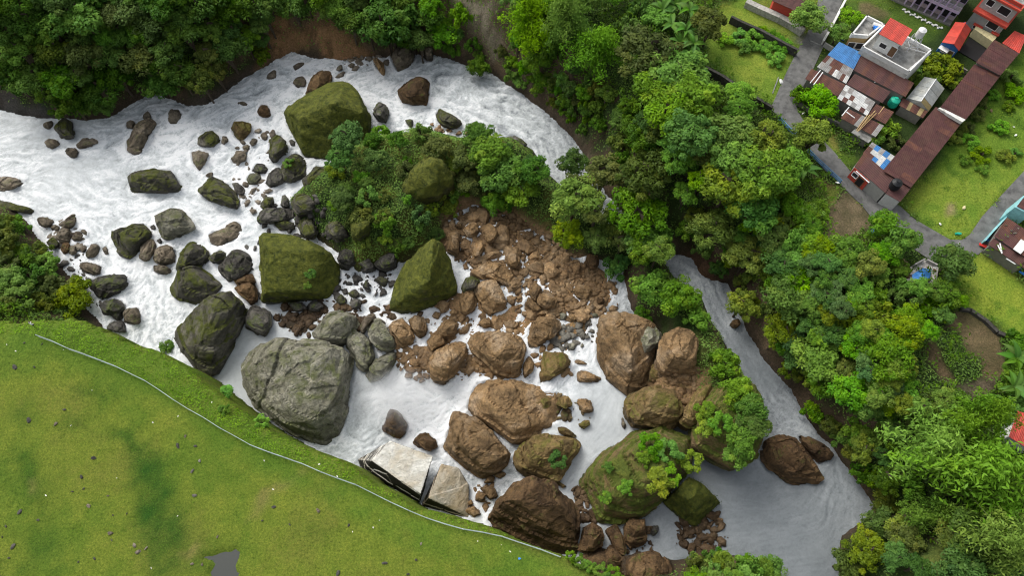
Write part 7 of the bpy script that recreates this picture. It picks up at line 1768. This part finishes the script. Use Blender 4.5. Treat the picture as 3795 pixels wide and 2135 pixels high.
tp = root('tarpaulin', tuple(cx), 'crumpled bright blue tarpaulin over the collapsed hut', 'tarpaulin'); part('sheet', np.array(tv), tf, VM['tarp'], tp)
for k in range(26):
    g_ = random.Random(k); a = g_.uniform(0, 6.28); rr_ = g_.uniform(.6, 3.2); o = part('debris_piece', *obox(w.mean(0) + [rr_ * math.cos(a), rr_ * math.sin(a) * .8, .52], (g_.uniform(.2, .7), g_.uniform(-.2, .2), g_.uniform(-.1, .1)), (g_.uniform(-.1, .1), g_.uniform(.15, .5), 0), (0, 0, .06)), VM[g_.choice(['debris', 'litter_white', 'wall_dirty', 'timber'])], ru)
hq = P(pts('H', '1095,585'), .4)[0]; V_, F_ = [], []
for i in range(9):
    for j in range(28):
        a = j / 28 * 6.283; rr_ = 1.55 * math.sin(i / 8 * 1.57) * (1 + .08 * math.sin(j * 3.7)); V_.append((hq[0] + rr_ * math.cos(a), hq[1] + rr_ * math.sin(a), 1.1 * math.cos(i / 8 * 1.57) + .05 * math.sin(j * 5 + i)))
F_ = [(i * 28 + j, i * 28 + (j + 1) % 28, (i + 1) * 28 + (j + 1) % 28, (i + 1) * 28 + j) for i in range(8) for j in range(28)]
hh = root('hay_heap', (hq[0], hq[1], 0), 'round brown hay heap left of the blue tarpaulin', 'hay heap'); part('heap', np.array(V_), F_, VM['hay'], hh); part('pole', *tube((hq[0], hq[1], .2), (hq[0] + .05, hq[1], 1.9), .05), VM['timber'], hh)

# ---------------------------------------------------------------- person in white on the plateau rim
def person(foot, up_dir):
    V = {'pel': (0, 0, .9), 'wai': (0, .02, 1.08), 'che': (0, .05, 1.32), 'nec': (0, .08, 1.50), 'hd': (0, .11, 1.58), 'top': (0, .12, 1.74), 'hl': (-.1, 0, .86), 'kl': (-.12, .08, .48), 'al': (-.13, 0, .08), 'tl': (-.14, .16, .04),
         'hr': (.1, 0, .86), 'kr': (.13, .02, .47), 'ar': (.14, -.12, .08), 'tr': (.15, .04, .04), 'sl': (-.19, .05, 1.42), 'el': (-.27, .06, 1.16), 'wl': (-.22, .25, 1.02), 'hdl': (-.18, .33, 1.04), 'sr': (.19, .05, 1.42), 'er': (.28, .05, 1.16), 'wr': (.22, .25, 1.02), 'hdr': (.18, .33, 1.04)}
    R_ = {'pel': .15, 'wai': .135, 'che': .16, 'nec': .06, 'hd': .095, 'top': .09, 'hl': .1, 'kl': .07, 'al': .05, 'tl': .04, 'hr': .1, 'kr': .07, 'ar': .05, 'tr': .04, 'sl': .075, 'el': .055, 'wl': .04, 'hdl': .035, 'sr': .075, 'er': .055, 'wr': .04, 'hdr': .035}
    E_ = [('pel', 'wai'), ('wai', 'che'), ('che', 'nec'), ('nec', 'hd'), ('hd', 'top'), ('pel', 'hl'), ('hl', 'kl'), ('kl', 'al'), ('al', 'tl'), ('pel', 'hr'), ('hr', 'kr'), ('kr', 'ar'), ('ar', 'tr'), ('che', 'sl'), ('sl', 'el'), ('el', 'wl'), ('wl', 'hdl'), ('che', 'sr'), ('sr', 'er'), ('er', 'wr'), ('wr', 'hdr')]
    ks = list(V); me = bpy.data.meshes.new('person'); me.from_pydata([V[k] for k in ks], [(ks.index(a), ks.index(b)) for a, b in E_], []); me.update()
    o = link('person', me); o.location = foot; o.rotation_euler = (0, 0, up_dir)
    sk = o.modifiers.new('s', 'SKIN'); sk.use_smooth_shade = True
    for i, k in enumerate(ks): me.skin_vertices[0].data[i].radius = (R_[k], R_[k] * (.7 if k in ('che', 'wai', 'pel') else 1)); me.skin_vertices[0].data[i].use_root = k == 'pel'
    sb = o.modifiers.new('u', 'SUBSURF'); sb.levels = sb.render_levels = 2
    nm = bpy.data.meshes.new_from_object(o.evaluated_get(bpy.context.evaluated_depsgraph_get())); o.modifiers.clear(); o.data = nm
    for m2 in ('cloth_white', 'cloth_dark', 'skin', 'hair'): nm.materials.append(VM[m2])
    for p_ in nm.polygons:
        c_ = p_.center; p_.material_index = 1 if c_.z < .95 and abs(c_.x) < .2 and c_.y < .2 else (3 if c_.z > 1.66 else (2 if c_.z > 1.48 or c_.y > .22 else 0))
    tag(o, 'person in a white top and dark trousers standing at the plateau rim', 'person'); return o
fq_ = P(pts('8', '555,345'), 0.0)[0]; fq_[2] = hs(fq_[0], fq_[1]); person(tuple(fq_), -.6)

# ---------------------------------------------------------------- spray over the waterfall
def spray(name, label, t, x, y, rx, ry, rz, dens, z):
    q = P(pts(t, f'{x},{y}'), z)[0]; bm = bmesh.new(); bmesh.ops.create_icosphere(bm, subdivisions=3, radius=1.0)
    for v in bm.verts:
        k = 1 + .25 * float(fbm(np.array([v.co[:]]) * 1.3, 3, 5)[0]); v.co = (v.co.x * rx * k, v.co.y * ry * k, v.co.z * rz * k)
    me = bpy.data.meshes.new(name); bm.to_mesh(me); bm.free(); m, nt, out = nodes(name + '_vapour')
    g = N(nt, 'ShaderNodeTexCoord'); mp = N(nt, 'ShaderNodeMapping'); nt.links.new(g.outputs['Object'], mp.inputs[0]); mp.inputs['Scale'].default_value = (1 / rx, 1 / ry, 1 / rz)
    ln = N(nt, 'ShaderNodeVectorMath', operation='LENGTH'); nt.links.new(mp.outputs[0], ln.inputs[0])
    fall = math_n(nt, 'SUBTRACT', 1.0, ln.outputs['Value'], clamp=True); nz = noise_n(nt, .5, 4, .6, g.outputs['Object'], .5)
    d = math_n(nt, 'MULTIPLY', math_n(nt, 'MULTIPLY', fall, math_n(nt, 'MULTIPLY_ADD', nz, 2.4, -.6, clamp=True)), dens)
    pv = N(nt, 'ShaderNodeVolumePrincipled'); pv.inputs['Color'].default_value = (.95, .96, .97, 1); nt.links.new(d, pv.inputs['Density']); nt.links.new(pv.outputs[0], out.inputs['Volume'])
    o = link(name, me, m); o.location = q; tag(o, label, 'spray', None, 'stuff')
spray('waterfall_spray', 'white spray drifting over the waterfall', 'd', 1000, 1005, 8.0, 5.5, 4.0, .45, -12.5)
